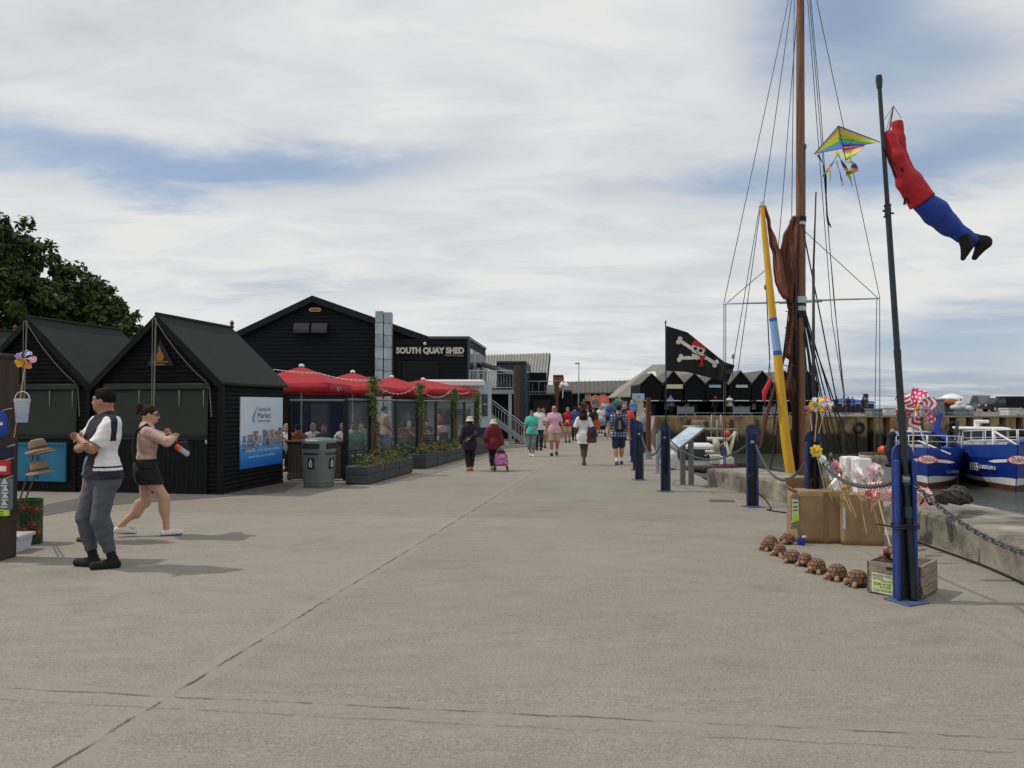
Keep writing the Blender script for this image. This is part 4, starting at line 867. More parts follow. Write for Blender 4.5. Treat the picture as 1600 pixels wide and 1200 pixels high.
for pxc in (918.5, 941.5):
    q = P(pxc, 621, Y-.05); b = MB()
    for x in (-.24, 0, .24): b.box(q+Vector((x, 0, 0)), (.06, .06, .6))
    for z in (-.3, -.1, .1, .3): b.box(q+Vector((0, -.002, z)), (.54, .06, .05))
    e = b.build('window', 'white_old', t); b = MB(); b.box(q+Vector((0, .02, 0)), (.46, .03, .56)); b.build('pane', 'panel_grey', e)
def hip():
    Y = 70; t = thing('hipped_building', 'grey building with steep pale hipped roof and skylights', 'building', on(1000, Y)); z0 = gz(Y)
    a = [P(961, 621, Y), P(992, 619, Y-.2), P(1150, 618, Y), P(1020, 570.5, Y+4), P(1120, 570, Y+4)]
    b = MB(); bl = a[0]+Vector((0, 8, 0)); br = a[2]+Vector((0, 8, 0))
    b.add([a[0], a[2], a[4], a[3], bl, br], [(0, 1, 2, 3), (4, 0, 3), (5, 4, 3, 2), (1, 5, 2)]); b.build('roof', 'roof_tile', t, thick=.12)
    b = MB(); x0, x1 = a[0].x+.35, a[2].x-.35; b.hexa([(x0, Y+.4, z0), (x1, Y+.4, z0), (x1, Y+7.6, z0), (x0, Y+7.6, z0), (x0, Y+.4, a[0].z-.02), (x1, Y+.4, a[0].z-.05), (x1, Y+7.6, a[0].z-.05), (x0, Y+7.6, a[0].z-.02)]); b.build('wall', 'grey_wall', t)
    for u_, v_ in ((.11, .68), (.145, .70), (.085, .24)):
        p = a[0].lerp(a[2], u_).lerp(a[3].lerp(a[4], u_), v_); n = Vector((0, -.66, .75)); ex = Vector((1, 0, 0)); ey = Vector((0, .75, .66)); b = MB(); b.prism([(-.22, -.35), (.22, -.35), (.22, .35), (-.22, .35)], p+n*.03, ex, ey, n, .05); b.build('skylight', 'boat_white', t)
    b = MB(); b.box((P(966, 634, Y+.3).x+.6, Y+.35, 1.5), (.4, .06, .7)); b.build('notice', 'white_old', t)
hip()
t = thing('cream_kiosk', 'small cream kiosk with a pale blue sign on top', 'kiosk', on(998, 62)); p0, p1 = P(991, 625, 62), P(1006, 625, 62)
b = MB(); b.bev(((p0.x+p1.x)/2, 63, (p0.z+.55)/2), (p1.x-p0.x, 1.6, p0.z-.55), .03); b.build('wall', mk('kiosk_cream', (.50, .47, .36), .6), t)
b = MB(); q = P(997.5, 620, 61.9); b.bev(q, (.95, .1, .5), .02); e = b.build('sign', mk('sign_blue', (.36, .5, .66), .5), t); b = MB(); b.ball(q-Vector((0, .05, 0)), .14, 10, sc=(1.3, .15, .7)); b.build('sign_fish', mk('sign_rose', (.3, .25, .35), .5), e)
# row of black harbour huts on the far quay
Y = 63.5; HWp = 34; zb = .56
t0 = None
hs = [1018, 1052, 1085, 1119, 1157, 1191, 1226, 1261]
hl = ['first black gabled harbour hut, nearest the hipped building', 'black gabled harbour hut with long cream sign, right of the flag pole', 'third black gabled harbour hut, under the pirate flag', 'black gabled harbour hut with blue and white sign below the flag', 'black gabled harbour hut with small white sign right of the flag', 'black gabled harbour hut just left of the yellow spar', 'black gabled harbour hut behind the yellow spar', 'rightmost black gabled harbour hut behind the barge mast']
for i, px in enumerate(hs):
    q = P(px, 632, Y); t = thing('harbour_hut', hl[i], 'hut', Vector((q.x, Y, zb)), 0, 'black gabled huts across the harbour'); wd = 1.86; ze = P(0, 600.5, Y).z; zp = P(0, 580+(4 if i in (0, 2, 3) else 0), Y).z; zc = P(0, 625.5, Y).z; x = q.x
    b = MB(); Yb = Y+5
    for yy in (Y, Yb): b.add([(x-wd/2, yy, zc), (x+wd/2, yy, zc), (x+wd/2, yy, ze), (x, yy, zp), (x-wd/2, yy, ze)], [(0, 1, 2, 3, 4)])
    for s_ in (-1, 1): b.quad((x+s_*wd/2, Y, zb), (x+s_*wd/2, Yb, zb), (x+s_*wd/2, Yb, ze), (x+s_*wd/2, Y, ze))
    b.quad((x-wd/2, Y+1.2, zb), (x+wd/2, Y+1.2, zb), (x+wd/2, Y+1.2, zc), (x-wd/2, Y+1.2, zc)); b.quad((x-wd/2, Y, zc), (x+wd/2, Y, zc), (x+wd/2, Y+1.2, zc), (x-wd/2, Y+1.2, zc)); b.build('wall', 'black_board', t, recalc=False)
    b = MB()
    for s_ in (-1, 1): b.hexa([(x, Y-.15, zp-.02), (x+s_*(wd/2+.03), Y-.15, ze-.05), (x+s_*(wd/2+.03), Yb, ze-.05), (x, Yb, zp-.02), (x, Y-.15, zp+.07), (x+s_*(wd/2+.03), Y-.15, ze+.04), (x+s_*(wd/2+.03), Yb, ze+.04), (x, Yb, zp+.07)])
    b.build('roof', 'roof_dark', t)
    b = MB(); b.box((x, Y-.5, zc-.05), (wd-.04, 1.0, .1)); b.build('canopy', mk('canopy_grey', (.05, .05, .052), .7), t); b = MB(); b.box((x-.2, Y-1.03, zc-.03), (wd*.62, .05, .07)); b.build('fascia', 'boat_white', t)
    if i in (1, 3, 4): b = MB(); b.box((x+.1 if i != 3 else x-.1, Y-.06, P(0, 604 if i == 1 else 603.5, Y).z), (1.35 if i == 1 else .95, .06, .34 if i == 1 else .22)); b.build('sign', 'cream' if i == 1 else 'skyblue' if i == 3 else 'white_old', t)
    if i != 3: b = MB(); b.box((x-.35, Y+1.15, 1.35), (.36, .05, .5)); b.box((x+.3, Y+1.15, 1.1), (.5, .05, .9), mi=1); b.build('window', ['white_old', 'dark_glass'], t)
for i, px in enumerate((1065, 1078, 1152, 1165, 1199, 1212)):
    q = P(px, 648, 62.3); t = thing('barrier_panel', ['pale blue grey barrier panel before the second harbour hut', 'pale barrier panel just right of the first pair member', 'pale barrier panel left of the yellow spar, left of its pair', 'pale barrier panel left of the yellow spar, right of its pair', 'pale barrier panel just left of the barge mast', 'pale barrier panel partly behind the yellow spar'][i], 'barrier', Vector((q.x, 62.3, .614)), 0, 'barrier panels on the far quay')
    b = MB(); b.box((q.x, 62.3, 1.05), (.62, .04, .55)); b.build('panel', 'panel_grey', t); b = MB(); b.tube([(q.x-.33, 62.3, .614), (q.x-.33, 62.3, 1.38), (q.x+.33, 62.3, 1.38), (q.x+.33, 62.3, .614)], .025, 5); b.build('frame', 'galv_dark', t)
t = thing('lamp_mast', 'thin lighting mast above the long building', 'lamp post', on(904, 74)); b = MB(); q = on(904, 74); b.tube([q, P(904.5, 568, 74)], [.07, .035], 6); b.build('mast', 'galv_dark', t); b = MB(); b.bev(P(902, 568, 74), (.45, .25, .14), .03); b.build('lamp_head', 'galv_dark', t)
# ------------------------------------------------------------------ implicit surfaces -> meshes (surface nets)
def V3(a): return np.array(tuple(a), dtype=np.float32)
def cap(a, b, ra, rb=None, sy=1.0, k=.02, flat=False, flata=False): return dict(t='c', a=V3(a), b=V3(b), ra=ra, rb=ra if rb is None else rb, sy=sy, k=k, fb=flat, fa=flata)
def ell(c, r, rot=None, k=.015): return dict(t='e', c=V3(c), r=V3(r), rot=None if rot is None else np.array(rot, dtype=np.float32), k=k)
def ev(p, X, infl=0.0):
    if p['t'] == 'e':
        q = X-p['c']
        if p['rot'] is not None: q = q@p['rot']
        r = p['r']+infl; k0 = np.sqrt(((q/r)**2).sum(1)); k1 = np.sqrt(((q/(r*r))**2).sum(1))
        return k0*(k0-1)/np.maximum(k1, 1e-6)
    s = np.array([1, 1/p['sy'], 1], dtype=np.float32); a, b = p['a']*s, p['b']*s; x = X*s; ab = b-a; L2 = float(ab@ab)
    if L2 < 1e-9: return (np.sqrt(((x-a)**2).sum(1))-p['ra']-infl)*min(1, p['sy'])
    t = np.clip(((x-a)@ab)/L2, 0, 1); d = np.sqrt(((x-a-t[:, None]*ab)**2).sum(1))-(p['ra']+(p['rb']-p['ra'])*t+infl)
    if p['fb']: d = np.maximum(d, ((x-b)@ab)/math.sqrt(L2))
    if p['fa']: d = np.maximum(d, -((x-a)@ab)/math.sqrt(L2))
    return d
def smin(a, b, k):
    h = np.clip(.5+.5*(b-a)/k, 0, 1); return b+(a-b)*h-k*h*(1-h)
def field(prims, X, infl=0.0):
    d = None
    for p in prims:
        e = ev(p, X, infl); d = e if d is None else smin(d, e, p['k'])
    return d
def bounds(prims, pad):
    lo = np.full(3, 9e9); hi = -lo
    for p in prims:
        if p['t'] == 'e': r = p['r'].max(); lo = np.minimum(lo, p['c']-r); hi = np.maximum(hi, p['c']+r)
        else:
            for q, r in ((p['a'], p['ra']), (p['b'], p['rb'])): lo = np.minimum(lo, q-r); hi = np.maximum(hi, q+r)
    return lo-pad, hi+pad
def nets(fn, lo, hi, h):
    n = np.maximum(3, np.ceil((hi-lo)/h).astype(int)+1); gx = [lo[i]+h*np.arange(n[i]) for i in range(3)]
    X = np.stack(np.meshgrid(*gx, indexing='ij'), -1).reshape(-1, 3).astype(np.float32)
    V = fn(X).reshape(n); ins = V < 0; c = n-1
    cor = [(i, j, k) for i in (0, 1) for j in (0, 1) for k in (0, 1)]
    sl = lambda A, o: A[o[0]:o[0]+c[0], o[1]:o[1]+c[1], o[2]:o[2]+c[2]]
    cnt = sum(sl(ins, o).astype(np.int8) for o in cor); act = (cnt > 0) & (cnt < 8); idx = -np.ones(c, int); ids = np.argwhere(act); idx[act] = np.arange(len(ids))
    acc = np.zeros((len(ids), 3)); num = np.zeros(len(ids))
    vals = {o: sl(V, o)[act] for o in cor}
    for a in cor:
        for ax_ in range(3):
            if a[ax_]: continue
            b = list(a); b[ax_] = 1; b = tuple(b); va, vb = vals[a], vals[b]; m = (va < 0) != (vb < 0)
            t = np.where(m, va/np.where(m, va-vb, 1), 0); pt = np.tile(np.array(a, float), (len(ids), 1)); pt[:, ax_] += t; acc[m] += pt[m]; num[m] += 1
    P_ = (ids+acc/num[:, None])*h+lo; F_ = []
    for ax_ in range(3):
        o1, o2 = [(1, 2), (2, 0), (0, 1)][ax_]
        s0 = [slice(None)]*3; s1 = [slice(None)]*3; s0[ax_] = slice(0, -1); s1[ax_] = slice(1, None)
        ch = ins[tuple(s0)] != ins[tuple(s1)]; e = np.argwhere(ch); e = e[(e[:, o1] > 0) & (e[:, o2] > 0) & (e[:, o1] < c[o1]) & (e[:, o2] < c[o2])]
        def cell(d1, d2): q = e.copy(); q[:, o1] += d1; q[:, o2] += d2; return idx[q[:, 0], q[:, 1], q[:, 2]]
        q = np.stack([cell(-1, -1), cell(0, -1), cell(0, 0), cell(-1, 0)], 1); fl = ~ins[e[:, 0], e[:, 1], e[:, 2]]; q[fl] = q[fl][:, ::-1]; F_.append(q)
    return P_, np.concatenate(F_)
def implicit(name, prims, mats, parent, h=.012, infl=0.0, cut=None, mf=None, wr=0.0, extra=None, hard=None):
    lo, hi = bounds(prims, abs(infl)+h*2+wr)
    def fn(X):
        d = field(prims, X, infl)
        if wr: d = d+wr*(np.sin(X[:, 2]*47+np.sin(X[:, 0]*21)*2)*np.sin(X[:, 0]*33+X[:, 1]*27+X[:, 2]*13)+.5*np.sin(X[:, 2]*83+X[:, 0]*31))
        if hard is not None: d = hard(X, d)
        if cut is not None:
            for p, n in cut: d = np.maximum(d, (X-V3(p))@V3(n))
        return d
    Pn, Fn = nets(fn, lo, hi, h); me = bpy.data.meshes.new(name); v = Pn.tolist(); f = Fn.tolist(); nb = len(f)
    mi = np.zeros(nb, int)
    if mf is not None: mi = mf(Pn[Fn].mean(1))
    mi = mi.tolist()
    if extra is not None: o = len(v); v += [tuple(q) for q in extra.v]; f += [[i+o for i in q] for q in extra.f]; mi += extra.m
    me.from_pydata(v, [], f)
    for m_ in mats: me.materials.append(M[m_] if isinstance(m_, str) else m_)
    me.polygons.foreach_set('material_index', mi); me.polygons.foreach_set('use_smooth', [True]*len(f)); me.update()
    o = bpy.data.objects.new(name, me); C.objects.link(o); o.parent = parent; return o
def ik(a, b, l1, l2, pole):
    a, b, pole = Vector(a), Vector(b), Vector(pole); d = b-a; L_ = min(d.length, (l1+l2)*.999); d = d.normalized(); x = (l1*l1-l2*l2+L_*L_)/(2*L_); hgt = math.sqrt(max(0, l1*l1-x*x))
    p = (pole-d*pole.dot(d)).normalized(); return a+d*x+p*hgt, a+d*L_
SK = dict(pale=(.50, .29, .20), tan=(.36, .18, .11), red=(.42, .20, .135), dark=(.075, .036, .022), asian=(.42, .25, .16))
for k_, c_ in SK.items(): mk('skin_'+k_, c_, .55, .08, 30)
mk('lip', (.26, .09, .075), .5); mk('eye', (.015, .012, .01), .2); mk('eye_white', (.7, .68, .65), .3); mk('brow', (.02, .014, .01), .8); mk('lens', (.006, .006, .007), .12)
for n_, c_ in dict(hair_black=(.008, .007, .007), hair_brown=(.03, .018, .012), hair_grey=(.25, .24, .23), hair_auburn=(.022, .011, .008), hair_blond=(.25, .16, .07)).items(): mk(n_, c_, .85, .35, 60, stretch=(6, 6, 1), spec=.15)
def cloth(n_, c_, var=.12, sc=8): return mk('cloth_'+n_, c_, .85, var, sc, .15, 120)
for n_, c_ in dict(white=(.68, .68, .70), navy=(.014, .015, .028), maroon=(.06, .008, .016), slate=(.075, .082, .105), black=(.008, .008, .009), blush=(.50, .33, .29), denim=(.12, .22, .40), purple=(.018, .011, .024), wine=(.13, .010, .022), teal=(.07, .48, .40),
                   rose=(.62, .36, .46), khaki=(.38, .28, .18), navyshort=(.02, .03, .06), red=(.35, .012, .02), blue=(.035, .09, .28), grey=(.2, .2, .21), orange=(.40, .09, .03), sky=(.15, .4, .55), green=(.03, .16, .10), floral=(.09, .12, .12), floral2=(.22, .25, .27),
                   plaid=(.05, .065, .14), plaid2=(.36, .40, .50), hatcream=(.62, .52, .38), pinkbag=(.42, .05, .26), pinkbag2=(.5, .35, .45), brown=(.10, .045, .03), whiteshoe=(.66, .66, .67), tanstrap=(.15, .065, .035), orangeshoe=(.45, .09, .03)).items(): cloth(n_, c_)
def fingers(b, wr, hd, pn, H, curl, mi=0, side=1):
    """palm is in the implicit body; five tapering fingers rooted in it"""
    hd, pn = Vector(hd).normalized(), Vector(pn).normalized(); sd2 = hd.cross(pn).normalized()*side; s_ = H
    for i, (off, ln) in enumerate(((-.0155, .040), (-.005, .047), (.0055, .043), (.0155, .034))):
        p = Vector(wr)+hd*(.047*s_)+sd2*off*s_; pts = [p-hd*.012*s_, p]; d = hd; 
        for j in range(3): d = (Matrix.Rotation(-curl*(.8+.15*j)*side, 3, sd2)@d).normalized(); p = p+d*(ln*s_*(.42, .33, .25)[j]); pts.append(p)
        b.tube(pts, [.0052*s_, .0052*s_, .0047*s_, .0044*s_, .0036*s_], 6, mi)
    p = Vector(wr)+hd*.016*s_-sd2*.014*s_; d = (hd*.7-sd2*.7+pn*.25).normalized(); b.tube([p, p+d*.022*s_, p+d*.022*s_+(hd*.9-sd2*.2+pn*.3).normalized()*.022*s_], [.0062*s_, .0056*s_, .004*s_], 6, mi)
def person(label, loc, face, H=1.7, skin='pale', footL=(-.05, 0, 0), footR=(.05, 0, 0), handL=None, handR=None, poleL=(-.5, -1, -.3), poleR=(.5, -1, -.3), lean=0, yaw=0, pitch=0, fat=1.0, res=.016,
           top=None, bottom=None, shoe='black', hair=('short', 'hair_brown'), hat=None, shades=False, group='people walking along the quay', seated=False, cat='person', toes=(0, 0), shoeh=True, curl=.35, palm=None, name='person', faceit=True, twist=0, socks=None):
    """local frame: +y is forward, +x the person's right, z up; lengths are fractions of H"""
    t = thing(name, label, cat, loc, R(face), group); hz = .515 if not seated else .27
    drop = 0.0
    if not seated:
        for f in (footL, footR):
            ank = Vector((f[0], f[1]-.0, f[2]+.045)); hp = Vector((math.copysign(.05, f[0]), 0, hz)); dd = (hp-ank).length
            if dd > .468: drop = max(drop, hz-(math.sqrt(max(.01, .468**2-(f[0]-hp.x)**2-f[1]**2))+ank.z))
    hz -= drop; fw = fat
    LN = Matrix.Rotation(-R(lean), 3, 'X'); piv = Vector((0, 0, hz+.03)); TW = Matrix.Rotation(R(twist), 3, 'Z')
    def U(x, y, z): return (piv+LN@(TW@Vector((x, y, z-.53-.015))))*H      # upper body point given in the straight-standing figure
    hip = {-1: Vector((-.05*fw**.5, 0, hz)), 1: Vector((.05*fw**.5, 0, hz))}; prims = []; legs = {}; arms = {}
    for s_, f in ((-1, footL), (1, footR)):
        an = Vector((f[0], f[1]-.005, f[2]+.05)); kn, an = ik(hip[s_], an, .246, .232, (s_*.12, 1, .05)); legs[s_] = (hip[s_]*H, kn*H, an*H)
    dl = {-1: (-.15, .02, .46), 1: (.15, .02, .46)}
    for s_, hd, pl in ((-1, handL or dl[-1], poleL), (1, handR or dl[1], poleR)):
        sh = U(s_*.098*fw**.4, -.004, .80)/H; tg = Vector(hd); tg = tg if not isinstance(hd, tuple) or len(hd) == 3 else tg
        el, wr = ik(sh, tg, .172, .145, pl); arms[s_] = (sh*H, el*H, wr*H, (wr-el).normalized())
    def TORSO():
        g = []
        g.append(cap(hip[-1]*H*.95+Vector((0, 0, .008*H)), hip[1]*H*.95+Vector((0, 0, .008*H)), .072*H*fw, sy=.82, k=.03*H))
        g.append(cap(Vector((0, .004, hz+.03))*H, U(0, .005, .66), .076*H*fw, .072*H*fw, sy=.76, k=.04*H))
        g.append(cap(U(-.040*fw**.5, .004, .735), U(.040*fw**.5, .004, .735), .073*H*fw**.8, sy=.80, k=.04*H))
        g.append(cap(U(-.078, -.006, .797), U(.078, -.006, .797), .035*H, sy=.95, k=.045*H)); g.append(cap(U(-.07, -.01, .806), U(0, -.012, .838), .024*H, .032*H, k=.03*H)); g.append(cap(U(.07, -.01, .806), U(0, -.012, .838), .024*H, .032*H, k=.03*H))
        g.append(cap(U(0, -.012, .80), U(0, -.008, .86), .045*H, .031*H, k=.03*H)); return g
    def LEG(s_, r=1.0, lo=1.0):
        a_, k_, e_ = legs[s_]; return [cap(a_+Vector((0, 0, .01*H)), k_, .052*H*fw**.6*r, .034*H*r, k=.02*H), cap(k_, e_, .034*H*r, .021*H*lo, k=.015*H), ell((k_.lerp(e_, .28)+Vector((0, -.008*H, 0))), (.031*H*r, .034*H*r, .07*H), k=.03*H)]
    def ARM(s_, r=1.0):
        sh, el, wr, d = arms[s_]; return [cap(sh, el, .030*H*r*fw**.5, .023*H*r, k=.02*H), cap(el, wr, .0235*H*r, .0155*H*r, k=.012*H)]
    hr = Matrix.Rotation(R(yaw), 3, 'Z')@Matrix.Rotation(-R(pitch), 3, 'X'); hc = U(0, .004, .925)
    def Hd(x, y, z): return hc+hr@(Vector((x, y, z))*H)
    head = [ell(Hd(0, -.006, .012), (.043*H, .055*H, .056*H), hr, .02*H), ell(Hd(0, .016, -.022), (.034*H, .038*H, .042*H), hr, .02*H), ell(Hd(0, .042, -.045), (.016*H, .014*H, .014*H), hr, .015*H),
            cap(Hd(0, .05, .004), Hd(0, .062, -.014), .005*H, .0085*H, k=.008*H), ell(Hd(-.043, -.004, -.006), (.006*H, .012*H, .018*H), hr, .005*H), ell(Hd(.043, -.004, -.006), (.006*H, .012*H, .018*H), hr, .005*H),
            cap(U(0, -.010, .83), Hd(0, -.012, -.02), .032*H, .031*H, k=.02*H), cap(Hd(-.03, .041, .014), Hd(.03, .041, .014), .007*H, k=.012*H), cap(Hd(-.012, .051, -.029), Hd(.012, .051, -.029), .0055*H, k=.006*H)]
    ex = MB(); prims = TORSO()
    for s_ in (-1, 1):
        prims += LEG(s_)+ARM(s_); sh, el, wr, d = arms[s_]
        pn = Vector((-s_, .15, 0)) if palm is None else Vector(palm[s_]); pn = (pn-d*pn.dot(d)).normalized()
        sid = d.cross(pn).normalized()
        for off in (-.011, 0, .011): prims.append(cap(wr, wr+(d*.045+sid*off)*H, .0125*H, .0105*H, k=.008*H))
        fingers(ex, wr, d, pn, H, curl, 0, 1)
        a_, k_, e_ = legs[s_]; fo = Matrix.Rotation(R(toes[0 if s_ < 0 else 1]), 3, 'Z')@Vector((0, 1, 0)); prims.append(cap(e_-Vector((0, 0, .02*H)), e_+fo*.09*H-Vector((0, 0, .035*H)), .022*H, .017*H, k=.02*H))
    prims += head
    for s_ in (-1, 1):
        ex.ball(Hd(s_*.017, .0475, .002), .0075*H, 8, 2, sc=(1.2, .6, .7)); ex.ball(Hd(s_*.017, .0522, .002), .0035*H, 8, 1); 
        ex.tube([Hd(s_*.008, .053, .0155), Hd(s_*.018, .0535, .0185), Hd(s_*.029, .046, .0155)], .0023*H, 5, 3)
    ex.tube([Hd(-.016, .0525, -.031), Hd(0, .0575, -.029), Hd(.016, .0525, -.031)], .0028*H, 5, 4)
    implicit('body', prims, ['skin_'+skin, 'eye', 'eye_white', 'brow', 'lip'], t, res, extra=ex)
    # ---- clothing
    tz = 0.0
    if bottom:
        kind, m_, ln = bottom[:3]; ms = [m_] if isinstance(m_, str) else list(m_); mf = bottom[3] if len(bottom) > 3 else None
        if kind in ('trousers', 'shorts'):
            g = [cap(hip[-1]*H*.95+Vector((0, 0, .008*H)), hip[1]*H*.95+Vector((0, 0, .008*H)), .072*H*fw, sy=.85, k=.03*H), cap(Vector((0, .003, hz+.02))*H, Vector((0, .003, hz+.075))*H, .074*H*fw, sy=.79, k=.03*H)]; hr_ = []
            for s_ in (-1, 1):
                a_, k_, e_ = legs[s_]
                if ln <= 1: e1 = a_.lerp(k_, ln); g.append(cap(a_+Vector((0, 0, .01*H)), e1, .054*H*fw**.6, (.05 if kind == 'shorts' else .04)*H, k=.015*H, flat=True))
                else:
                    e1 = k_.lerp(e_, ln-1); g.append(ell((k_.lerp(e_, .28)+Vector((0, -.008*H, 0))), (.036*H, .039*H, .075*H), k=.03*H)) if ln > 1.45 else None; g += [cap(a_+Vector((0, 0, .01*H)), k_, .053*H*fw**.6, .039*H, k=.015*H), cap(k_, e1, .039*H, bottom[4]*H if len(bottom) > 4 else .029*H, k=.012*H, flat=True)]
            implicit(kind, g, ms, t, res, infl=.006*H, mf=mf, wr=.0012*H, cut=[(Vector((0, 0, hz+.085))*H, (0, 0, 1))])
        else:                                                    # skirt or dress hem
            zb = Vector((0, 0, hz-ln)); mid = (legs[-1][1]+legs[1][1])/2; md = Vector((mid.x*.3, mid.y*.5, zb.z*H))
            g = [cap(Vector((-.03, .003, hz+.05))*H, md+Vector((-.045*H, 0, 0)), .065*H*fw, .078*H*fw, sy=.85, k=.05*H, flat=True), cap(Vector((.03, .003, hz+.05))*H, md+Vector((.045*H, 0, 0)), .065*H*fw, .078*H*fw, sy=.85, k=.05*H, flat=True)]
            g.append(cap(hip[-1]*H*.95+Vector((0, 0, .008*H)), hip[1]*H*.95+Vector((0, 0, .008*H)), .073*H*fw, sy=.86, k=.03*H)); g.append(cap(Vector((0, .003, hz+.02))*H, Vector((0, .003, hz+.075))*H, .075*H*fw, sy=.80, k=.03*H))
            for s_ in (-1, 1): a_, k_, e_ = legs[s_]; g.append(cap(a_+Vector((0, 0, .01*H)), a_.lerp(k_, .5), .058*H*fw**.6, .056*H, k=.03*H))
            implicit('skirt', g, ms, t, res, infl=.008*H, mf=mf, wr=.003*H, cut=[(zb*H, (0, 0, -1)), (Vector((0, 0, hz+.085))*H, (0, 0, 1))])
    if top:
        kind, m_, slv, hem = top[:4]; ms = [m_] if isinstance(m_, str) else list(m_); mf = top[4] if len(top) > 4 else None; th = {'tee': .009, 'coat': .016, 'puffer': .02}.get(kind, .009)
        g = TORSO()[:6]
        if hem < .52: 
            zz = hem-.53+hz; g.append(cap(Vector((-.03, .003, hz+.03))*H, Vector((-.035, .003, zz))*H, .062*H*fw, .068*H*fw, sy=.9, k=.05*H, flat=True)); g.append(cap(Vector((.03, .003, hz+.03))*H, Vector((.035, .003, zz))*H, .062*H*fw, .068*H*fw, sy=.9, k=.05*H, flat=True))
        for s_ in (-1, 1):
            sh, el, wr, d = arms[s_]
            if slv <= 1: g.append(cap(sh, sh.lerp(el, slv), .028*H*fw**.5, .031*H if kind == 'tee' else .028*H, k=.02*H, flat=True))
            else: g += [cap(sh, el, .029*H*fw**.5, .025*H, k=.02*H), cap(el, el.lerp(wr, slv-1), .027*H, .022*H, k=.012*H, flat=True)]
        zz = hem-.53+hz
        hard = None
        if kind == 'puffer': hard = lambda X, d: d-.006*H*np.abs(np.sin(X[:, 2]*math.pi/(.042*H)))**.6
        nk = U(0, .02, .862 if kind != 'coat' else .872); nv = LN@Vector((0, .45, 1))
        implicit('shirt' if kind == 'tee' else 'jacket', g, ms, t, min(res, .014), infl=th*H, mf=(lambda c: mf(c, dict(U=U, arms=arms, H=H))) if mf else None, wr=.0019*H if kind != 'puffer' else .001*H, hard=hard, cut=[(Vector((0, 0, zz))*H, (0, 0, -1)), (nk, nv.normalized())])
        if kind in ('coat',): implicit('collar', [cap(U(-.012, -.014, .845), U(.012, -.014, .845), .042*H, k=.02*H)], ms[:1], t, res, infl=0)
    if shoe:
        for i, s_ in enumerate((-1, 1)):
            a_, k_, e_ = legs[s_]; fo = Matrix.Rotation(R(toes[i]), 3, 'Z')@Vector((0, 1, 0)); f = (footL, footR)[i]; lift = f[2]
            tilt = Vector((0, 0, -lift*.5 if f[1] < 0 else lift*.15))*H
            hl = Vector((e_.x, e_.y, e_.z))-Vector((0, 0, .030*H))-fo*.016*H; to = hl+fo*.108*H+tilt*1.0
            g = [cap(hl, to, .0245*H, .0205*H, k=.01*H), cap(hl+fo*.02*H+Vector((0, 0, .005*H)), hl+fo*.055*H+Vector((0, 0, .0)), .025*H, .022*H, k=.015*H)]
            if shoeh: g.append(cap(hl+fo*.012*H, e_+Vector((0, 0, .012*H)), .024*H, .024*H, k=.01*H, flat=True))
            sh_ = [shoe] if isinstance(shoe, str) else shoe
            lowz = min(hl.z, to.z)-.0195*H
            implicit('shoe', g, ['cloth_'+sh_[0]]+(['cloth_'+sh_[1]] if len(sh_) > 1 else []), t, min(res, .012), infl=.003*H, cut=[((0, 0, lowz), (0, 0, -1))] if abs(hl.z-to.z) < .02*H else None, mf=(lambda c: (c[:, 2] < lowz+.012*H).astype(int)) if len(sh_) > 1 else None)
            if socks: implicit('sock', [cap(e_, e_.lerp(k_, socks[1]), .0225*H, .025*H, k=.01, flat=True)], ['cloth_'+socks[0]], t, res, infl=.002*H)
    hk, hm = hair
    hp = [ell(Hd(0, -.009, .018), (.047*H, .057*H, .056*H), hr, .01*H)]
    pl_ = (Hd(0, .038, .026), hr@Vector((0, .78, -.62))); nk_ = (Hd(0, 0, -.035), hr@Vector((0, .3, -1)))
    if hk == 'short': implicit('hair', hp+[cap(Hd(-.022, .026, .05), Hd(.022, .026, .05), .010*H, k=.02*H)], [hm], t, min(res, .010), cut=[pl_, nk_], hard=(lambda X, d: d+.0028*np.sin(X[:, 0]*190+X[:, 2]*60)*np.sin(X[:, 1]*170-X[:, 2]*90)+.002*np.sin(X[:, 2]*210)))
    elif hk == 'bald': implicit('hair', hp, [hm], t, min(res, .012), infl=-.003*H, cut=[(Hd(0, .0, .02), hr@Vector((0, .75, .66))), nk_, (Hd(0, 0, .02), hr@Vector((0, 0, 1)))])
    elif hk == 'pony': implicit('hair', hp+[cap(Hd(0, -.055, .055), Hd(0, -.078, .060), .017*H, .02*H, k=.015*H), cap(Hd(0, -.078, .060), Hd(0, -.088, .0), .019*H, .010*H, k=.01*H)], [hm], t, min(res, .012), cut=[pl_], wr=.0008*H)
    elif hk == 'long':
        g = hp+[cap(Hd(s_*.03, -.028, .0), U(s_*.045, -.062, .80), .033*H, .036*H, sy=.8, k=.03*H) for s_ in (-1, 1)]+[cap(U(0, -.07, .84), U(0, -.075, .70), .05*H, .03*H, sy=.6, k=.03*H)]
        implicit('hair', g, [hm], t, min(res, .014), cut=[pl_], wr=.002*H)
    elif hk == 'bob': implicit('hair', hp+[cap(Hd(s_*.032, -.02, .0), Hd(s_*.034, -.02, -.045), .022*H, .018*H, k=.02*H) for s_ in (-1, 1)]+[cap(Hd(0, -.04, 0), Hd(0, -.04, -.04), .03*H, .02*H, k=.02*H)], [hm], t, min(res, .014), cut=[pl_], wr=.001*H)
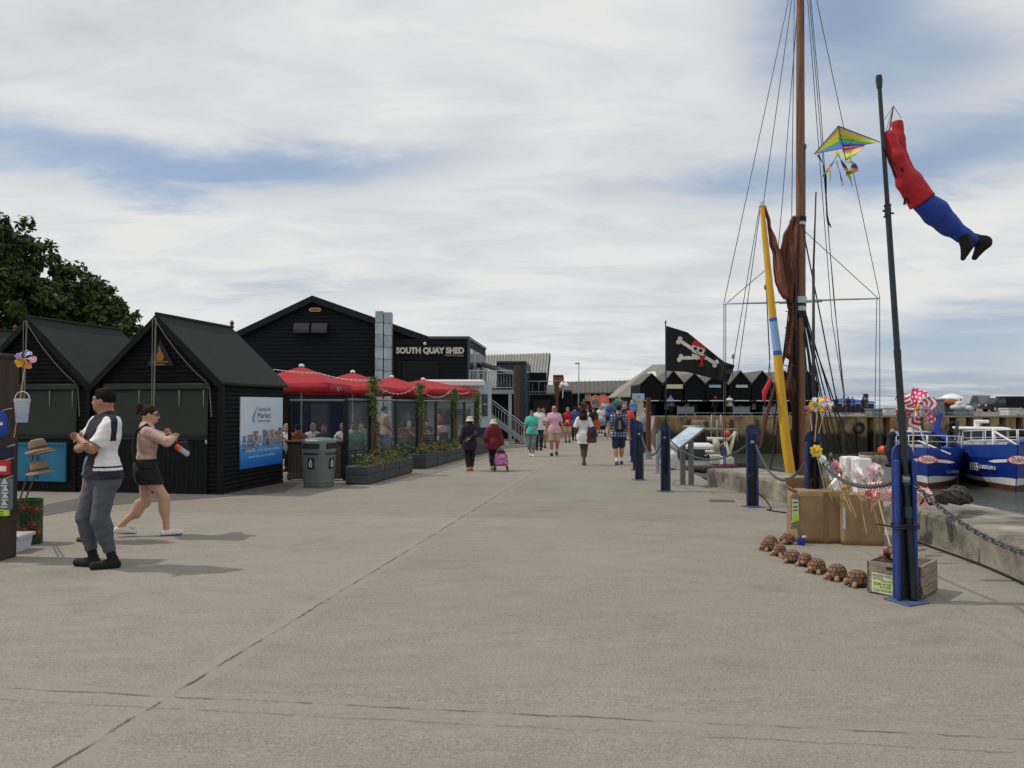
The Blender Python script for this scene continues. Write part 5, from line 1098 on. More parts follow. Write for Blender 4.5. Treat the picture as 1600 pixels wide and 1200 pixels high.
    if hat:
        hb = MB(); c_ = Hd(0, -.006, .022); rot = hr.to_4x4(); k = len(hb.v)
        if hat == 'bucket': hb.lathe([(.072*H, -.022*H), (.080*H, -.026*H), (.060*H, .002*H), (.055*H, .012*H), (.049*H, .05*H), (.040*H, .058*H), (.004, .06*H)], (0, 0, 0), 18, sy=1.14)
        if hat == 'cap': hb.lathe([(.053*H, .0), (.053*H, .02*H), (.045*H, .045*H), (.02*H, .058*H), (.002, .06*H)], (0, 0, 0), 16, sy=1.14); hb.box((0, .085*H, .006*H), (.075*H, .07*H, .007*H))
        hb.v = [c_+hr@p for p in hb.v]; hb.build('hat', 'cloth_hatcream' if hat == 'bucket' else 'cloth_navy', t, world=False, smooth=True)
    if shades:
        gb = MB()
        for s_ in (-1, 1): gb.ball(Hd(s_*.019, .054, .002), .0155*H, 8, sc=(1, .35, .75)); gb.tube([Hd(s_*.035, .05, .005), Hd(s_*.045, .0, .005)], .0022*H, 4)
        gb.tube([Hd(-.006, .057, .006), Hd(.006, .057, .006)], .0025*H, 4); gb.build('glasses', 'lens', t, world=False, smooth=True)
    return t, dict(U=U, arms=arms, legs=legs, H=H, Hd=Hd, hip=hip)
def wpt(t, p): return Matrix.Translation(t.location)@Matrix.Rotation(t.rotation_euler[2], 4, 'Z')@Vector(p)
# ------------------------------------------------------------------ the man with folded arms
def man_shirt(c, k):
    H, U = k['H'], k['U']; m = np.zeros(len(c), int)            # 0 white 1 navy 2 maroon piping
    u_, v_, z = c[:, 0]/H, c[:, 1]/H, c[:, 2]/H
    sp_ = .050+.02*np.clip((z-.60)/.2, 0, 1); fr = v_ > .008
    m[(np.abs(u_) < sp_) & fr] = 1; m[(np.abs(np.abs(u_)-sp_) < .005) & fr] = 2
    sl = (np.abs(u_) > .088) & (z > .66); m[sl] = 0
    s_ = (np.abs(u_) > .07) & (v_ > -.012) & (v_ < .02) & (z > .70); m[s_] = 1
    m[(z > .835)] = 1; m[(z < .535)] = 1; m[(z > .553) & (z < .563) & ~((np.abs(u_) < sp_) & fr)] = 1; m[(z > .535) & (z < .541)] = 2
    return m
g = G(160, 886); mH = 1.79
person('man in white and navy shirt with folded arms, standing beside the stall', (g.x, g.y, g.z), 140, mH, 'tan', footL=(-.07, -.02, 0), footR=(.06, .03, 0), handL=(.055, .098, .705), handR=(-.05, .12, .672), poleL=(-1, .05, -.45), poleR=(1, .05, -.45), yaw=-52, pitch=0, fat=1.10, res=.0085,
       top=('tee', ['cloth_white', 'cloth_navy', 'cloth_maroon'], .82, .512, man_shirt), bottom=('trousers', 'cloth_slate', 1.8, None, .026), shoe=('black',), hair=('short', 'hair_black'), toes=(-20, -55), group='people near the market huts', socks=('black', .35), palm={-1: (0, -1, 0), 1: (0, -1, 0)}, curl=.8)
# sunglasses pushed up are too small to model apart from a thin frame
g = G(225, 838)
def bp(c): return np.zeros(len(c), int)
tw, kw = person('woman in blush jumper and black shorts striding past the hut', (g.x, g.y, g.z), -66, 1.68, 'pale', footL=(-.04, -.155, .03), footR=(.04, .155, .0), handL=(-.03, .155, .745), handR=(.045, .185, .72), poleL=(-.9, -.1, -.25), poleR=(1, .1, -.3), lean=4, yaw=-6, pitch=6, fat=1.08, res=.0095,
       top=('jumper', 'cloth_blush', 1.92, .545), bottom=('skirt', 'cloth_black', .10), shoe=('whiteshoe', 'grey'), hair=('pony', 'hair_brown'), shades=True, group='people near the market huts', shoeh=False, curl=.5)
H = 1.68; a_ = kw['arms']
bag = thing('shoulder_bag', 'black shoulder bag with an orange capped bottle held by the striding woman', 'bag', wpt(tw, Vector((.03, .235, .655))*H)); o = bag.location
b = MB(); rm = Matrix.Rotation(R(-66), 3, 'Z'); L_ = [o+rm@(Vector(p)*H*1.45) for p in ((-.02, .0, .025), (.0, .035, .03), (.01, .055, -.02), (-.01, .02, -.065), (-.03, -.06, -.06), (-.03, -.07, .0))]
b.loft([[p+rm@Vector((.065*H*s_*(.6 if abs(s_) > .9 else 1), 0, 0)) for p in [q*(1-.06*abs(s_))+o*.06*abs(s_) for q in L_]] for s_ in (-1, -.6, .6, 1)]); b.build('pouch', 'cloth_navy', bag, smooth=True)
U_ = kw['U']; b = MB()
st_ = [wpt(tw, U_(.10, .05, .80)), wpt(tw, U_(.10, -.01, .855)), wpt(tw, U_(.085, -.078, .80)), wpt(tw, U_(.075, -.088, .72)), wpt(tw, U_(.085, -.086, .66)), wpt(tw, U_(.112, -.07, .60)), wpt(tw, U_(.135, -.02, .545)), wpt(tw, U_(.12, .05, .54))]
b.tube(st_, .021, 6); st2 = [wpt(tw, U_(.10, .05, .80)), wpt(tw, U_(.10, .12, .72)), o+Vector((0, 0, .03))]; b.tube(st2, .012, 6); b.build('strap', 'cloth_black', bag, smooth='all')
b = MB(); bo = o+rm@(Vector((.055, -.01, -.005))*H); d = rm@Vector((.25, .75, -.55)).normalized(); a1, a2 = axes(d)
b.tube([bo+d*.03, bo+d*.13, bo+d*.15], [.034, .034, .028], 10); bt = b.build('bottle', 'clear_plastic', bag, smooth=True); b = MB(); b.tube([bo-d*.045, bo-d*.03, bo+d*.028], [.026, .036, .038], 10); b.build('bottle_cap', 'orange', bt, smooth=True)
g = G(150, 846)
person('child in pale denim mostly hidden behind the man with folded arms', (g.x-.01, g.y, g.z), 75, 1.22, 'pale', footL=(-.05, .06, 0), footR=(.05, -.06, 0), top=('tee', 'cloth_denim', .9, .5), bottom=('shorts', 'cloth_denim', .8), shoe='brown', hair=('long', 'hair_auburn'), group='people near the market huts', res=.014)
# ------------------------------------------------------------------ walkers
g = G(734, 736); t1, k1 = person('elderly woman in purple coat and cream sun hat walking away', g, 3, 1.43, 'asian', footL=(-.03, -.03, .0), footR=(.035, .03, 0), handL=(-.185, .02, .44), handR=(.0, -.105, .60), poleL=(-1, -.3, 0), poleR=(1, -.5, -.2), fat=1.0, top=('coat', 'cloth_purple', 1.95, .40), bottom=('trousers', 'cloth_black', 1.9), shoe='orangeshoe', hair=('bob', 'hair_black'), hat='bucket', lean=5, res=.014)
g = G(771, 735); t2, k2 = person('elderly woman in quilted wine jacket and cream hat pulling a trolley', g, 0, 1.36, 'asian', footL=(-.03, .04, 0), footR=(.03, -.02, .0), handL=(-.13, .06, .52), handR=(.19, -.05, .44), fat=1.03, top=('puffer', 'cloth_wine', 1.95, .43), bottom=('trousers', 'cloth_navy', 1.85), shoe='grey', hair=('bob', 'hair_grey'), hat='bucket', lean=7, res=.013)
q = G(783, 737); t = thing('shopping_trolley', 'pink wheeled shopping trolley pulled by the woman in wine jacket', 'trolley', q, R(6))
def rbox(zs): return [[Vector((sx*w_, y0+sy*d_, z)) for sx, sy in ((-1, -1), (1, -1), (1, 1), (-1, 1))] for z, w_, d_, y0 in zs]
b = MB(); b.loft(rbox([(.17, .15, .09, -.02), (.22, .17, .11, -.02), (.40, .16, .11, .02), (.47, .12, .09, .05)])); b.patch(lambda u_, v_: Vector(((u_-.5)*.31, -.135+.04*v_, .20+v_*.24)), 12, 8, lambda u_, v_: random.Random(int(u_*99)*31+int(v_*77)).choice((0, 0, 1))); b.build('bag', ['cloth_pinkbag', 'cloth_pinkbag2'], t, world=False, recalc=False)
b = MB(); b.loft(rbox([(.46, .12, .09, .05), (.54, .09, .07, .07), (.57, .04, .04, .08)])); b.build('bag_top', 'cloth_black', t, world=False)
b = MB(); b.tube([(-.14, .10, .06), (-.11, .13, .5), (0, .16, .64), (.11, .13, .5), (.14, .10, .06)], .011, 6); b.tube([(-.15, -.1, .16), (.15, -.1, .16)], .011, 6); b.build('frame', 'galv_dark', t, world=False, smooth='all')
for s_ in (-1, 1): b = MB(); b.tube([(s_*.155, .02, .075), (s_*.185, .02, .075)], .075, 14); b.build('wheel', 'dark', t, world=False)
g = G(831, 713); fl = lambda c: ((np.sin(c[:, 0]*60+c[:, 2]*41)+np.sin(c[:, 2]*73-c[:, 1]*50)) > .5).astype(int)
person('woman in teal top and patterned cropped trousers walking towards the camera', g, 176, 1.66, 'red', footL=(-.03, .05, 0), footR=(.03, -.05, .01), handL=(-.06, .14, .60), handR=(.17, .03, .47), fat=1.05, top=('tee', 'cloth_teal', .75, .49), bottom=('trousers', ['cloth_floral', 'cloth_floral2'], 1.5, fl, .05), shoe='whiteshoe', hair=('short', 'hair_auburn'), shades=True, res=.015, shoeh=False)
g = G(866, 712); person('bald man in pink polo shirt and khaki shorts walking towards the camera', g, 181, 1.80, 'red', footL=(-.05, -.05, .02), footR=(.055, .05, 0), handL=(-.19, .05, .46), handR=(.18, .02, .46), fat=1.14, top=('tee', 'cloth_rose', .75, .47), bottom=('shorts', 'cloth_khaki', .97), shoe='black', hair=('bald', 'hair_grey'), shades=True, res=.015, socks=('white', .35))
g = on(842, 31.5); person('man in white tee and sunglasses just behind the teal woman', g, 180, 1.80, 'tan', footL=(-.04, .05, 0), footR=(.04, -.05, .01), handL=(-.10, .13, .60), handR=(.15, .05, .48), fat=1.12, top=('tee', 'cloth_white', .8, .48), bottom=('trousers', 'cloth_navy', 1.9), hair=('short', 'hair_black'), shades=True, res=.018)
g = on(849, 33.4); person('man in brown shirt half hidden behind the white tee man', g, 175, 1.78, 'tan', footL=(-.04, .05, 0), footR=(.04, -.05, .01), fat=1.1, top=('tee', 'cloth_brown', .8, .48), bottom=('shorts', 'cloth_khaki', .95), hair=('short', 'hair_brown'), res=.018)
g = G(912, 727); tg, kg = person('young woman with long dark hair in a white tunic walking away', g, -8, 1.68, 'dark', footL=(.012, .03, 0), footR=(-.0, -.04, .01), handL=(-.12, .1, .58), handR=(.13, .07, .55), fat=.96, top=('tee', 'cloth_white', .9, .39), bottom=('shorts', 'cloth_black', .42), shoe=('brown', 'grey'), hair=('long', 'hair_auburn'), res=.014, shoeh=False)
o = wpt(tg, Vector((.135, -.02, .55))*1.68); b = MB(); b.loft([[Vector((sx*w_, sy*.06, z)) for sx, sy in ((-1, -.6), (-.5, -1), (.5, -1), (1, -.6), (1, .6), (.5, 1), (-.5, 1), (-1, .6))] for z, w_ in ((-.27, .10), (-.24, .15), (0, .15), (.14, .10), (.2, .04))], 0)
t = thing('tote_bag', 'brown and purple tote bag on the arm of the white tunic woman', 'bag', o, .2); b.build('body', 'cloth_brown', t, world=False, smooth=True); b = MB(); b.ball((.03, -.09, .05), .13, 10, sc=(.8, .5, 1.3)); b.build('jumper', mk('cloth_violet', (.03, .022, .085), .9), t, world=False, smooth=True); b = MB(); b.tube([(-.06, 0, .17), (-.03, 0, .40), (.03, 0, .40), (.06, 0, .17)], .012, 5); b.build('handle', 'cloth_brown', t, world=False)
pk = lambda c, k: ((np.sin(c[:, 2]*75) > .1).astype(int)*(np.sin(c[:, 0]*75+c[:, 1]*20) > .0).astype(int))
g = G(967, 726); tp, kp = person('man in blue plaid shirt and navy shorts walking away with a backpack', g, -3, 1.78, 'red', footL=(-.04, -.06, .0), footR=(.045, .05, .0), handL=(-.185, .02, .46), handR=(.185, .03, .46), fat=1.12, top=('tee', ['cloth_plaid', 'cloth_plaid2'], .85, .47, pk), bottom=('shorts', 'cloth_navyshort', .95), shoe=('slate', 'lime2') if False else ('slate',), hair=('short', 'hair_black'), hat='cap', res=.014, socks=('white', .3))
o = wpt(tp, Vector((0, -.115, .68))*1.78); t = thing('backpack', 'black and grey backpack on the plaid shirted man', 'backpack', o, R(-3))
b = MB(); b.loft([[Vector((sx*w_, sy*d_-.02, z)) for sx, sy in ((-1, -.5), (-.6, -1), (.6, -1), (1, -.5), (1, 1), (-1, 1))] for z, w_, d_ in ((-.22, .11, .06), (-.18, .14, .09), (.05, .13, .08), (.16, .09, .06), (.2, .04, .03))]); b.build('body', 'cloth_black', t, world=False, smooth=True); b = MB(); b.loft([[Vector((sx*w_, -.115+.0*z, z)) + Vector((0, sy*.012, 0)) for sx, sy in ((-1, -1), (1, -1), (1, 1), (-1, 1))] for z, w_ in ((-.16, .05), (-.02, .04), (.1, .015))]); b.build('pocket', 'cloth_grey', t, world=False)
b = MB()
for s_ in (-1, 1): b.tube([(s_*.07, .03, .15), (s_*.10, .10, .25), (s_*.12, .24, .17), (s_*.13, .22, -.05), (s_*.11, .05, -.18)], .016, 5)
b.build('strap', 'cloth_black', t, world=False)
g = on(887, 38); person('man in red tee standing with folded hands near the annex', g, 170, 1.74, 'red', handL=(.03, .13, .56), handR=(-.03, .14, .57), top=('tee', 'cloth_red', .85, .48), bottom=('shorts', 'cloth_khaki', .95), hair=('short', 'hair_grey'), res=.02)
# crowd farther off: (px, depth, facing, height, top colour, bottom, hair, label)
crowd = [(898, 40, 5, 1.78, 'blue', ('trousers', 'navy'), ('short', 'hair_brown'), 'man in blue top walking away behind the long haired woman'),
 (917, 42, 178, 1.66, 'white', ('trousers', 'denim'), ('bob', 'hair_brown'), 'woman in white top facing the camera near the pushchair'),
 (927, 41, 176, 1.70, 'black', ('trousers', 'navy'), ('bob', 'hair_auburn'), 'woman in black top carrying an orange bag'),
 (906, 46, 10, 1.74, 'maroon', ('shorts', 'khaki'), ('short', 'hair_black'), 'distant man in dark red top left of the white top woman'),
 (938, 45.5, 182, 1.62, 'white', ('shorts', 'sky'), ('long', 'hair_blond'), 'blond woman in white top standing behind the pushchair'),
 (945, 50, 170, 1.72, 'plaid2', ('trousers', 'navy'), ('short', 'hair_grey'), 'grey haired man in pale shirt beyond the pushchair'),
 (953, 48, 185, 1.70, 'blue', ('trousers', 'black'), ('short', 'hair_brown'), 'distant person in blue top just left of the plaid shirted man'),
 (975, 44, 0, 1.76, 'navy', ('shorts', 'khaki'), ('bald', 'hair_grey'), 'bald man in navy top just right of the plaid shirted man'),
 (981, 40, 4, 1.72, 'navyshort', ('shorts', 'navyshort'), ('short', 'hair_brown'), 'person in dark top beside the red rescue buoy holder'),
 (990, 52, 172, 1.68, 'denim', ('trousers', 'navy'), ('bob', 'hair_blond'), 'distant woman in denim blue top by the cream kiosk'),
 (963, 53, 178, 1.68, 'green', ('trousers', 'black'), ('short', 'hair_black'), 'distant person in green top in the middle of the quay'),
 (912, 52, 182, 1.66, 'brown', ('trousers', 'black'), ('long', 'hair_brown'), 'distant woman in brown top near the long building'),
 (930, 55, 2, 1.75, 'grey', ('trousers', 'navy'), ('short', 'hair_grey'), 'distant person in grey top near the orange banner'),
 (968, 56, 175, 1.64, 'grey', ('shorts', 'white'), ('bob', 'hair_blond'), 'distant woman in grey top and white shorts far along the quay'),
 (1003, 29.5, -70, 1.74, 'grey', ('trousers', 'black'), ('short', 'hair_grey'), 'grey haired man in grey shirt leaning at the quay edge'),
 (1008, 31.5, -100, 1.70, 'brown', ('trousers', 'black'), ('short', 'hair_brown'), 'person in brown top beside the leaning man at the quay edge'),
 (1048, 63.0, 180, 1.72, 'denim', ('trousers', 'navy'), ('short', 'hair_brown'), 'tiny person in denim blue top before the second harbour hut'),
 (1118, 63.2, 20, 1.72, 'navy', ('trousers', 'navy'), ('short', 'hair_black'), 'tiny person in navy top before the harbour huts under the flag'),
 (1140, 63.0, 160, 1.70, 'white', ('trousers', 'black'), ('short', 'hair_black'), 'tiny person in white top before the harbour huts near the blue post')]
for i, (px, Y, fc, H_, tp_, bt_, hr_, lb) in enumerate(crowd):
    q = on(px, Y); lift = 0 if Y < 62 else .614-gz(Y)
    person(lb, q+Vector((0, 0, lift)), fc, H_, ('red', 'pale', 'tan')[i % 3], footL=(-.04, .04*(-1)**i, 0), footR=(.04, -.04*(-1)**i, 0), handL=(-.16, .04, .47), handR=(.16, .05, .48), fat=1.0+.04*(i % 4), lean=(14 if 'leaning' in lb else 0), pitch=(25 if 'leaning' in lb else 0), top=('tee', 'cloth_'+tp_, .85, .48), bottom=(bt_[0], 'cloth_'+bt_[1], 1.9 if bt_[0] == 'trousers' else .9), hair=hr_, res=.024 if Y > 36 else .018)
q = on(927, 40.6); t = thing('orange_bag', 'orange bag held by the woman in the black top', 'bag', q+Vector((.16, -.15, .82)))
b = MB(); b.loft([[Vector((sx*w_, sy*.07, z)) for sx, sy in ((-1, -1), (1, -1), (1, 1), (-1, 1))] for z, w_ in ((-.28, .16), (.05, .19), (.2, .1))]); b.build('body', 'cloth_orange', t, world=False); b = MB(); b.tube([(-.09, 0, .16), (-.05, 0, .45), (.05, 0, .45), (.09, 0, .16)], .012, 5); b.build('handle', 'cloth_orange', t, world=False)
q = on(939, 43.5); t = thing('pushchair', 'grey pushchair with a hood in the middle of the crowd', 'pushchair', q)
b = MB(); b.loft([[Vector((sx*w_, y, z)) for sx, y in ((-1, -.28+.0*z), (1, -.28), (1, .22), (-1, .22))] for z, w_ in ((.38, .22), (.6, .25))]); b.build('seat', 'cloth_black', t, world=False)
b = MB(); b.loft([[Vector((.25*sx, -.05+.30*math.cos(a), .68+.32*math.sin(a))) for a in [math.pi*k/8 for k in range(9)]] for sx in (-1, 1)], caps=True); b.build('hood', mk('pram_grey', (.12, .15, .17), .8), t, world=False)
b = MB(); b.tube([(-.2, .3, .1), (-.2, -.2, .6), (-.2, -.45, .98), (.2, -.45, .98), (.2, -.2, .6), (.2, .3, .1)], .015, 5); b.build('frame', 'galv_dark', t, world=False)
for x in (-.24, .24):
    for y in (-.28, .3): b = MB(); b.tube([(x-.02, y, .11), (x+.02, y, .11)], .11, 12); b.build('wheel', 'dark', t, world=False)
q = on(985, 37); t = thing('rescue_buoy', 'red rescue buoy housing on a post at the quay edge', 'rescue buoy', q)
b = MB(); b.lathe([(.05, .45), (.17, .55), (.21, .85), (.20, 1.3), (.14, 1.5), (.03, 1.56)], (0, 0, 0), 14, sy=.5); b.build('housing', mk('buoy_red', (.62, .025, .015), .45), t, world=False, smooth=True); b = MB(); b.tube([(0, .12, 0), (0, .12, 1.5)], .05, 8); b.build('post', 'galv_dark', t, world=False)
q = on(937, 60); t = thing('orange_banner', 'small orange awning far behind the crowd', 'awning', q+Vector((0, 0, .1)))
b = MB(); b.patch(lambda u_, v_: Vector(((u_-.5)*1.5, .6-v_*1.0, 1.5-.75*v_-.05*math.sin(u_*14))), 16, 4); b.build('canvas', 'cloth_orange' if False else mk('awning_orange', (.34, .06, .03), .8), t, world=False, thick=.02, recalc=False); b = MB(); [b.tube([(x, -.35, 0), (x, -.35, .8)], .03, 5) for x in (-.9, .9)]; b.build('frame', 'galv_dark', t, world=False)
# ------------------------------------------------------------------ diners behind the glass
din = [(449, 20.6, 180, 'white', 'hair_grey', 'diner in white at the left end behind the fence', 'pale'), (466, 19.6, 20, 'orange', 'hair_brown', 'diner in orange top with back to the litter bin', 'red'), (490, 21.4, 185, 'white', 'hair_grey', 'diner in white top facing out behind the bin', 'red'), (508, 20.2, 178, 'navy', 'hair_brown', 'diner in navy top at the fence corner', 'red'),
 (538, 22.0, 160, 'white', 'hair_grey', 'white haired diner behind the corner screen', 'pale'), (553, 23.8, 185, 'sky', 'hair_black', 'dark haired diner in sky blue top', 'tan'), (556, 21.2, 15, 'green', 'hair_brown', 'diner in green top with back to the first planter', 'red'), (566, 25.0, 170, 'grey', 'hair_brown', 'diner in grey top left of the first ivy post', 'pale'),
 (592, 24.4, 140, 'black', 'hair_black', 'diner in black top right of the first ivy post', 'tan'), (628, 25.4, 20, 'wine', 'hair_brown', 'diner in wine top left of the second ivy post', 'red'), (640, 27.4, 180, 'brown', 'hair_grey', 'diner in brown top beside the second ivy post', 'pale'), (668, 29.6, 175, 'black', 'hair_black', 'diner in black behind the third screen', 'pale'), (690, 30.2, 30, 'rose', 'hair_auburn', 'diner in rose top near the third ivy post', 'red')]
for i, (px, Y, fc, tp_, hm_, lb, sk_) in enumerate(din):
    q = on(px, Y); seat_z = .0
    person(lb, q, fc, 1.66, sk_, seated=True, footL=(-.06, .25, 0), footR=(.06, .25, 0), handL=(-.06, .23, .49), handR=(.07, .22, .49), top=('tee', 'cloth_'+tp_, .9, .53), bottom=('trousers', 'cloth_navy', 1.9), hair=('short' if i % 3 else 'bob', hm_), group='diners seated on the terrace', res=.02, lean=6, fat=1.1)
    t = thing('terrace_chair', 'dark chair under the '+lb.replace(' with back to', ', backing onto'), 'chair', q, R(fc), 'terrace chairs')
    b = MB(); b.bev((0, .02, .36), (.42, .42, .04), .01); b.build('seat', 'dark', t, world=False); b = MB(); b.bev((0, -.21, .62), (.40, .03, .3), .01); b.build('backrest', 'dark', t, world=False)
    for x in (-.18, .18):
        for y in (-.2, .2): b = MB(); b.tube([(x, y, 0), (x, y, .34 if y > 0 else .6)], .016, 5); b.build('leg', 'dark', t, world=False)
g = on(601, 24.2); person('waiter in brown top standing between tables behind the glass', g, -60, 1.74, 'tan', handL=(-.05, .15, .55), handR=(.05, .16, .55), top=('tee', 'cloth_khaki', .8, .5), bottom=('shorts', 'cloth_blue', .9), hair=('short', 'hair_black'), group='diners seated on the terrace', res=.02)
g = on(685, 31.4); person('waitress in orange top standing behind the glass near the kiosk', g, 60, 1.62, 'red', top=('tee', 'cloth_orange', .8, .5), bottom=('trousers', 'cloth_black', 1.9), hair=('pony', 'hair_brown'), group='diners seated on the terrace', res=.02)
# ------------------------------------------------------------------ blue quay posts with chains
def post(label, loc, rz, h=1.27, m='blue_worn'):
    t = thing('quay_post', label, 'post', loc, rz, 'blue chain posts along the quay edge')
    k_ = .92
    def rounded(w_, h_, n_=10): return [(-w_, 0), (w_, 0), (w_, h_-w_)]+[(w_*math.cos(a), h_-w_+w_*math.sin(a)) for a in [math.pi*k/n_ for k in range(1, n_)]]+[(-w_, h_-w_)]
    b = MB(); b.prism(rounded(.093, h), (0, .06, .01), (1, 0, 0), (0, 0, 1), (0, -1, 0), .035); 
    for s_ in (-1, 1): b.bev((s_*.074, -.01, .01+(h-.13)/2), (.038, .075, h-.13), .012)
    b.build('post', m, t, world=False); b = MB(); b.box((0, .0205, .01+(h-.42)/2), (.072, .012, h-.42)); b.build('groove', 'pole_black', t, world=False); b = MB(); b.bev((0, 0, .008), (.27, .27, .016), .004, R(28)); b.build('base_plate', 'blue_plate', t, world=False)
    b = MB(); b.tube([(-.03, -.015, h-.28), (.03, -.015, h-.28)], .03, 8); b.build('chain_lug', 'galv_dark', t, world=False)
    return t
def chain(label, a, b_, sag, link=.062):
    cp = catenary(a, b_, sag, 60); ln = [0]
    for p, q in zip(cp, cp[1:]): ln.append(ln[-1]+(q-p).length)
    m = MB(); n_ = int(ln[-1]/(link*.74))
    for i in range(n_):
        s_ = ln[-1]*(i+.5)/n_; k = max(j for j in range(len(ln)) if ln[j] <= s_); k = min(k, len(cp)-2); c = cp[k].lerp(cp[k+1], (s_-ln[k])/(ln[k+1]-ln[k])); d = (cp[k+1]-cp[k]).normalized(); x, y = axes(d)
        side = x if i % 2 else y; L2, W2 = link/2, link*.27; N_ = 10; ring = [c+d*(L2-W2*.9)*math.copysign(1, math.cos(a_))+d*W2*math.cos(a_)+side*W2*math.sin(a_) for a_ in [2*math.pi*(j+.5)/N_ for j in range(N_)]]
        m.tube(ring+[ring[0]], .0062, 5, caps=False)
    o = m.build('chain', 'chain', None, smooth='all'); tag(o, label, 'chain', 'chains between the blue posts'); return o
pp = [(1418, 942), (1270, 0), (1175, 792), (1040, 768), (1000, 750)]; loc = [G(1416, 940), on(1270, 9.3), G(1176, 792), G(1040, 768), G(999, 750)]
post('foremost blue post with worn paint, holding the tall black pole', loc[0], R(-6), 1.27, 'blue_paint').scale = (.87, 1, 1); post('blue post behind the cardboard boxes with sunflower pinwheel', loc[1], R(-8), 1.3); post('blue post with cable looped at its foot, left of the boxes', loc[2], R(-12), 1.33)
post('dark blue post carrying the pirate flag pole', loc[3], R(-14), 1.32); post('dark blue post left of the flag post, first of the receding row', loc[4], R(-16), 1.32)
for i, (px, Y, lb) in enumerate(((994, 20.6, 'dark blue post second in the receding row'), (990, 24, 'dark blue post third in the receding row'), (988, 27.6, 'dark blue post last in the receding row'))): post(lb, on(px, Y), R(-16), 1.32)
off_ = Vector((3.42, 3.5, gz(3.5)))
chain('galvanised chain running from the foremost post out of frame to the right', loc[0]+Vector((.06, 0, .97)), off_+Vector((0, 0, .98)), .36)
chain('chain hanging behind the boxes, up to the foremost post', loc[0]+Vector((-.02, .08, .97)), loc[1]+Vector((.05, .05, 1.0)), .17)
chain('chain hanging between the cable looped post and the pinwheel post', loc[1]+Vector((-.05, 0, 1.0)), loc[2]+Vector((.05, 0, 1.03)), .42)
chain('chain hanging between the flag post and the cable looped post', loc[2]+Vector((-.05, 0, 1.03)), loc[3]+Vector((.05, 0, 1.04)), .34)
chain('chain hanging left of the flag post', loc[3]+Vector((-.05, 0, 1.04)), loc[4]+Vector((.05, 0, 1.04)), .4)
# tall leaning pole
b0, b1 = loc[0]+Vector((.045, -.035, .03)), P(1373, 118, 6.45)
t = thing('tall_pole', 'tall leaning black telescopic pole lashed into the foremost blue post', 'pole', b0)
def along(f): return b0.lerp(b1, f)
b = MB(); b.tube([along(0), along(.10), along(.335)], .031, 10); b.build('lower_section', 'pole_black', t, smooth=True); b = MB(); b.tube([along(.335), along(.455)], [.029, .027], 10); b.tube([along(.33), along(.345)], .039, 10); b.build('middle_section', 'pole_black', t, smooth=True)
b = MB(); b.tube([along(.455), along(.73)], [.025, .023], 10); b.tube([along(.45), along(.465)], .029, 10); b.build('upper_section', mk('pole_teal', (.01, .022, .03), .4, .4, 9), t, smooth=True)
b = MB(); b.tube([along(.73), along(.985)], [.019, .017], 10); b.tube([along(.725), along(.745)], .026, 10); b.tube([along(.975), along(.99), along(1.0)], [.022, .028, .024], 10); b.build('top_section', 'pole_teal', t, smooth=True)
b = MB()
for f in (.21, .15): b.tube([along(f), along(f+.02)], .039, 10)
b.build('tape', 'teal_band', t); b = MB()
for k in range(5): q = along(.728); b.tube([q, q+Vector((math.cos(k*1.3)*.05, 0, math.sin(k*1.3)*.05))], .008, 5)
b.tube([along(.745+.0), along(.742)+Vector((0, 0, .0))], .03, 8); b.build('clamp', 'pole_black', t)
b = MB(); q = loc[0]
for z in (.60, .62): b.tube([q+Vector((.112*math.cos(a)*1.0, .075*math.sin(a), z+.006*math.sin(3*a))) for a in [2*math.pi*k/16 for k in range(17)]], .007, 5)
b.tube([q+Vector((-.1, -.07, .61)), q+Vector((-.25, -.03, .63))], .006, 5); b.tube([q+Vector((.05, -.075, .10)), q+Vector((.075, -.085, .14)), q+Vector((.09, -.08, .07)), q+Vector((.05, -.085, .05))], .006, 5); b.build('lashing', 'dark', t)
# windsock: a pair of hanging legs
Yk = 6.5
def W(px, py, dy=0): return P(px, py, Yk+dy)
t = thing('windsock', 'red and blue trouser windsock with black boots streaming from the tall pole', 'windsock', W(1440, 300))
def seg(pts, rs, k=.03): return [cap(W(*p), W(*q), r0, r1, k=k) for (p, q, r0, r1) in zip(pts, pts[1:], rs, rs[1:])]
red_p = seg([(1402, 192, .05), (1404, 220, .05), (1407, 245, .04), (1424, 290, .02)], [.046, .05, .055, .08])+seg([(1389, 213, -.05), (1400, 245, -.05), (1416, 285, -.02), (1438, 312, 0)], [.05, .062, .075, .095])+[cap(W(1424, 285), W(1441, 314), .09, .098, k=.05)]
imp = lambda nm, pr, m_, **kw: implicit(nm, [dict(p, **({'a': p['a']-V3(t.location), 'b': p['b']-V3(t.location)} if p['t'] == 'c' else {'c': p['c']-V3(t.location)})) for p in pr], [m_], t, .010, wr=.002, **kw)
dcut = (W(1449, 303)+W(1437, 323))/2-t.location; dn = (W(1470, 345)-W(1440, 308)).normalized()
imp('red_legs', red_p, 'sock_red', cut=[(dcut, dn), (W(1401, 186)-t.location, Vector((-.02, 0, 1)))])
imp('blue_trousers', seg([(1443, 316, 0), (1462, 332, 0), (1482, 352, 0), (1503, 367, 0), (1518, 373, 0)], [.092, .105, .085, .062, .052]), mk('sock_blue', (.012, .045, .30), .7, .12), cut=[(dcut, -dn)])
imp('waistband', [cap(dcut+t.location-dn*.012, dcut+t.location+dn*.012, .098)], 'dark', cut=[(dcut-dn*.014, -dn), (dcut+dn*.014, dn)])
imp('boot', seg([(1506, 372, -.03), (1511, 384, -.03), (1505, 403, -.03)], [.05, .045, .022]), 'cloth_black'); imp('boot', seg([(1521, 374, .03), (1538, 379, .03), (1523, 402, .03)], [.05, .052, .024]), 'cloth_black')
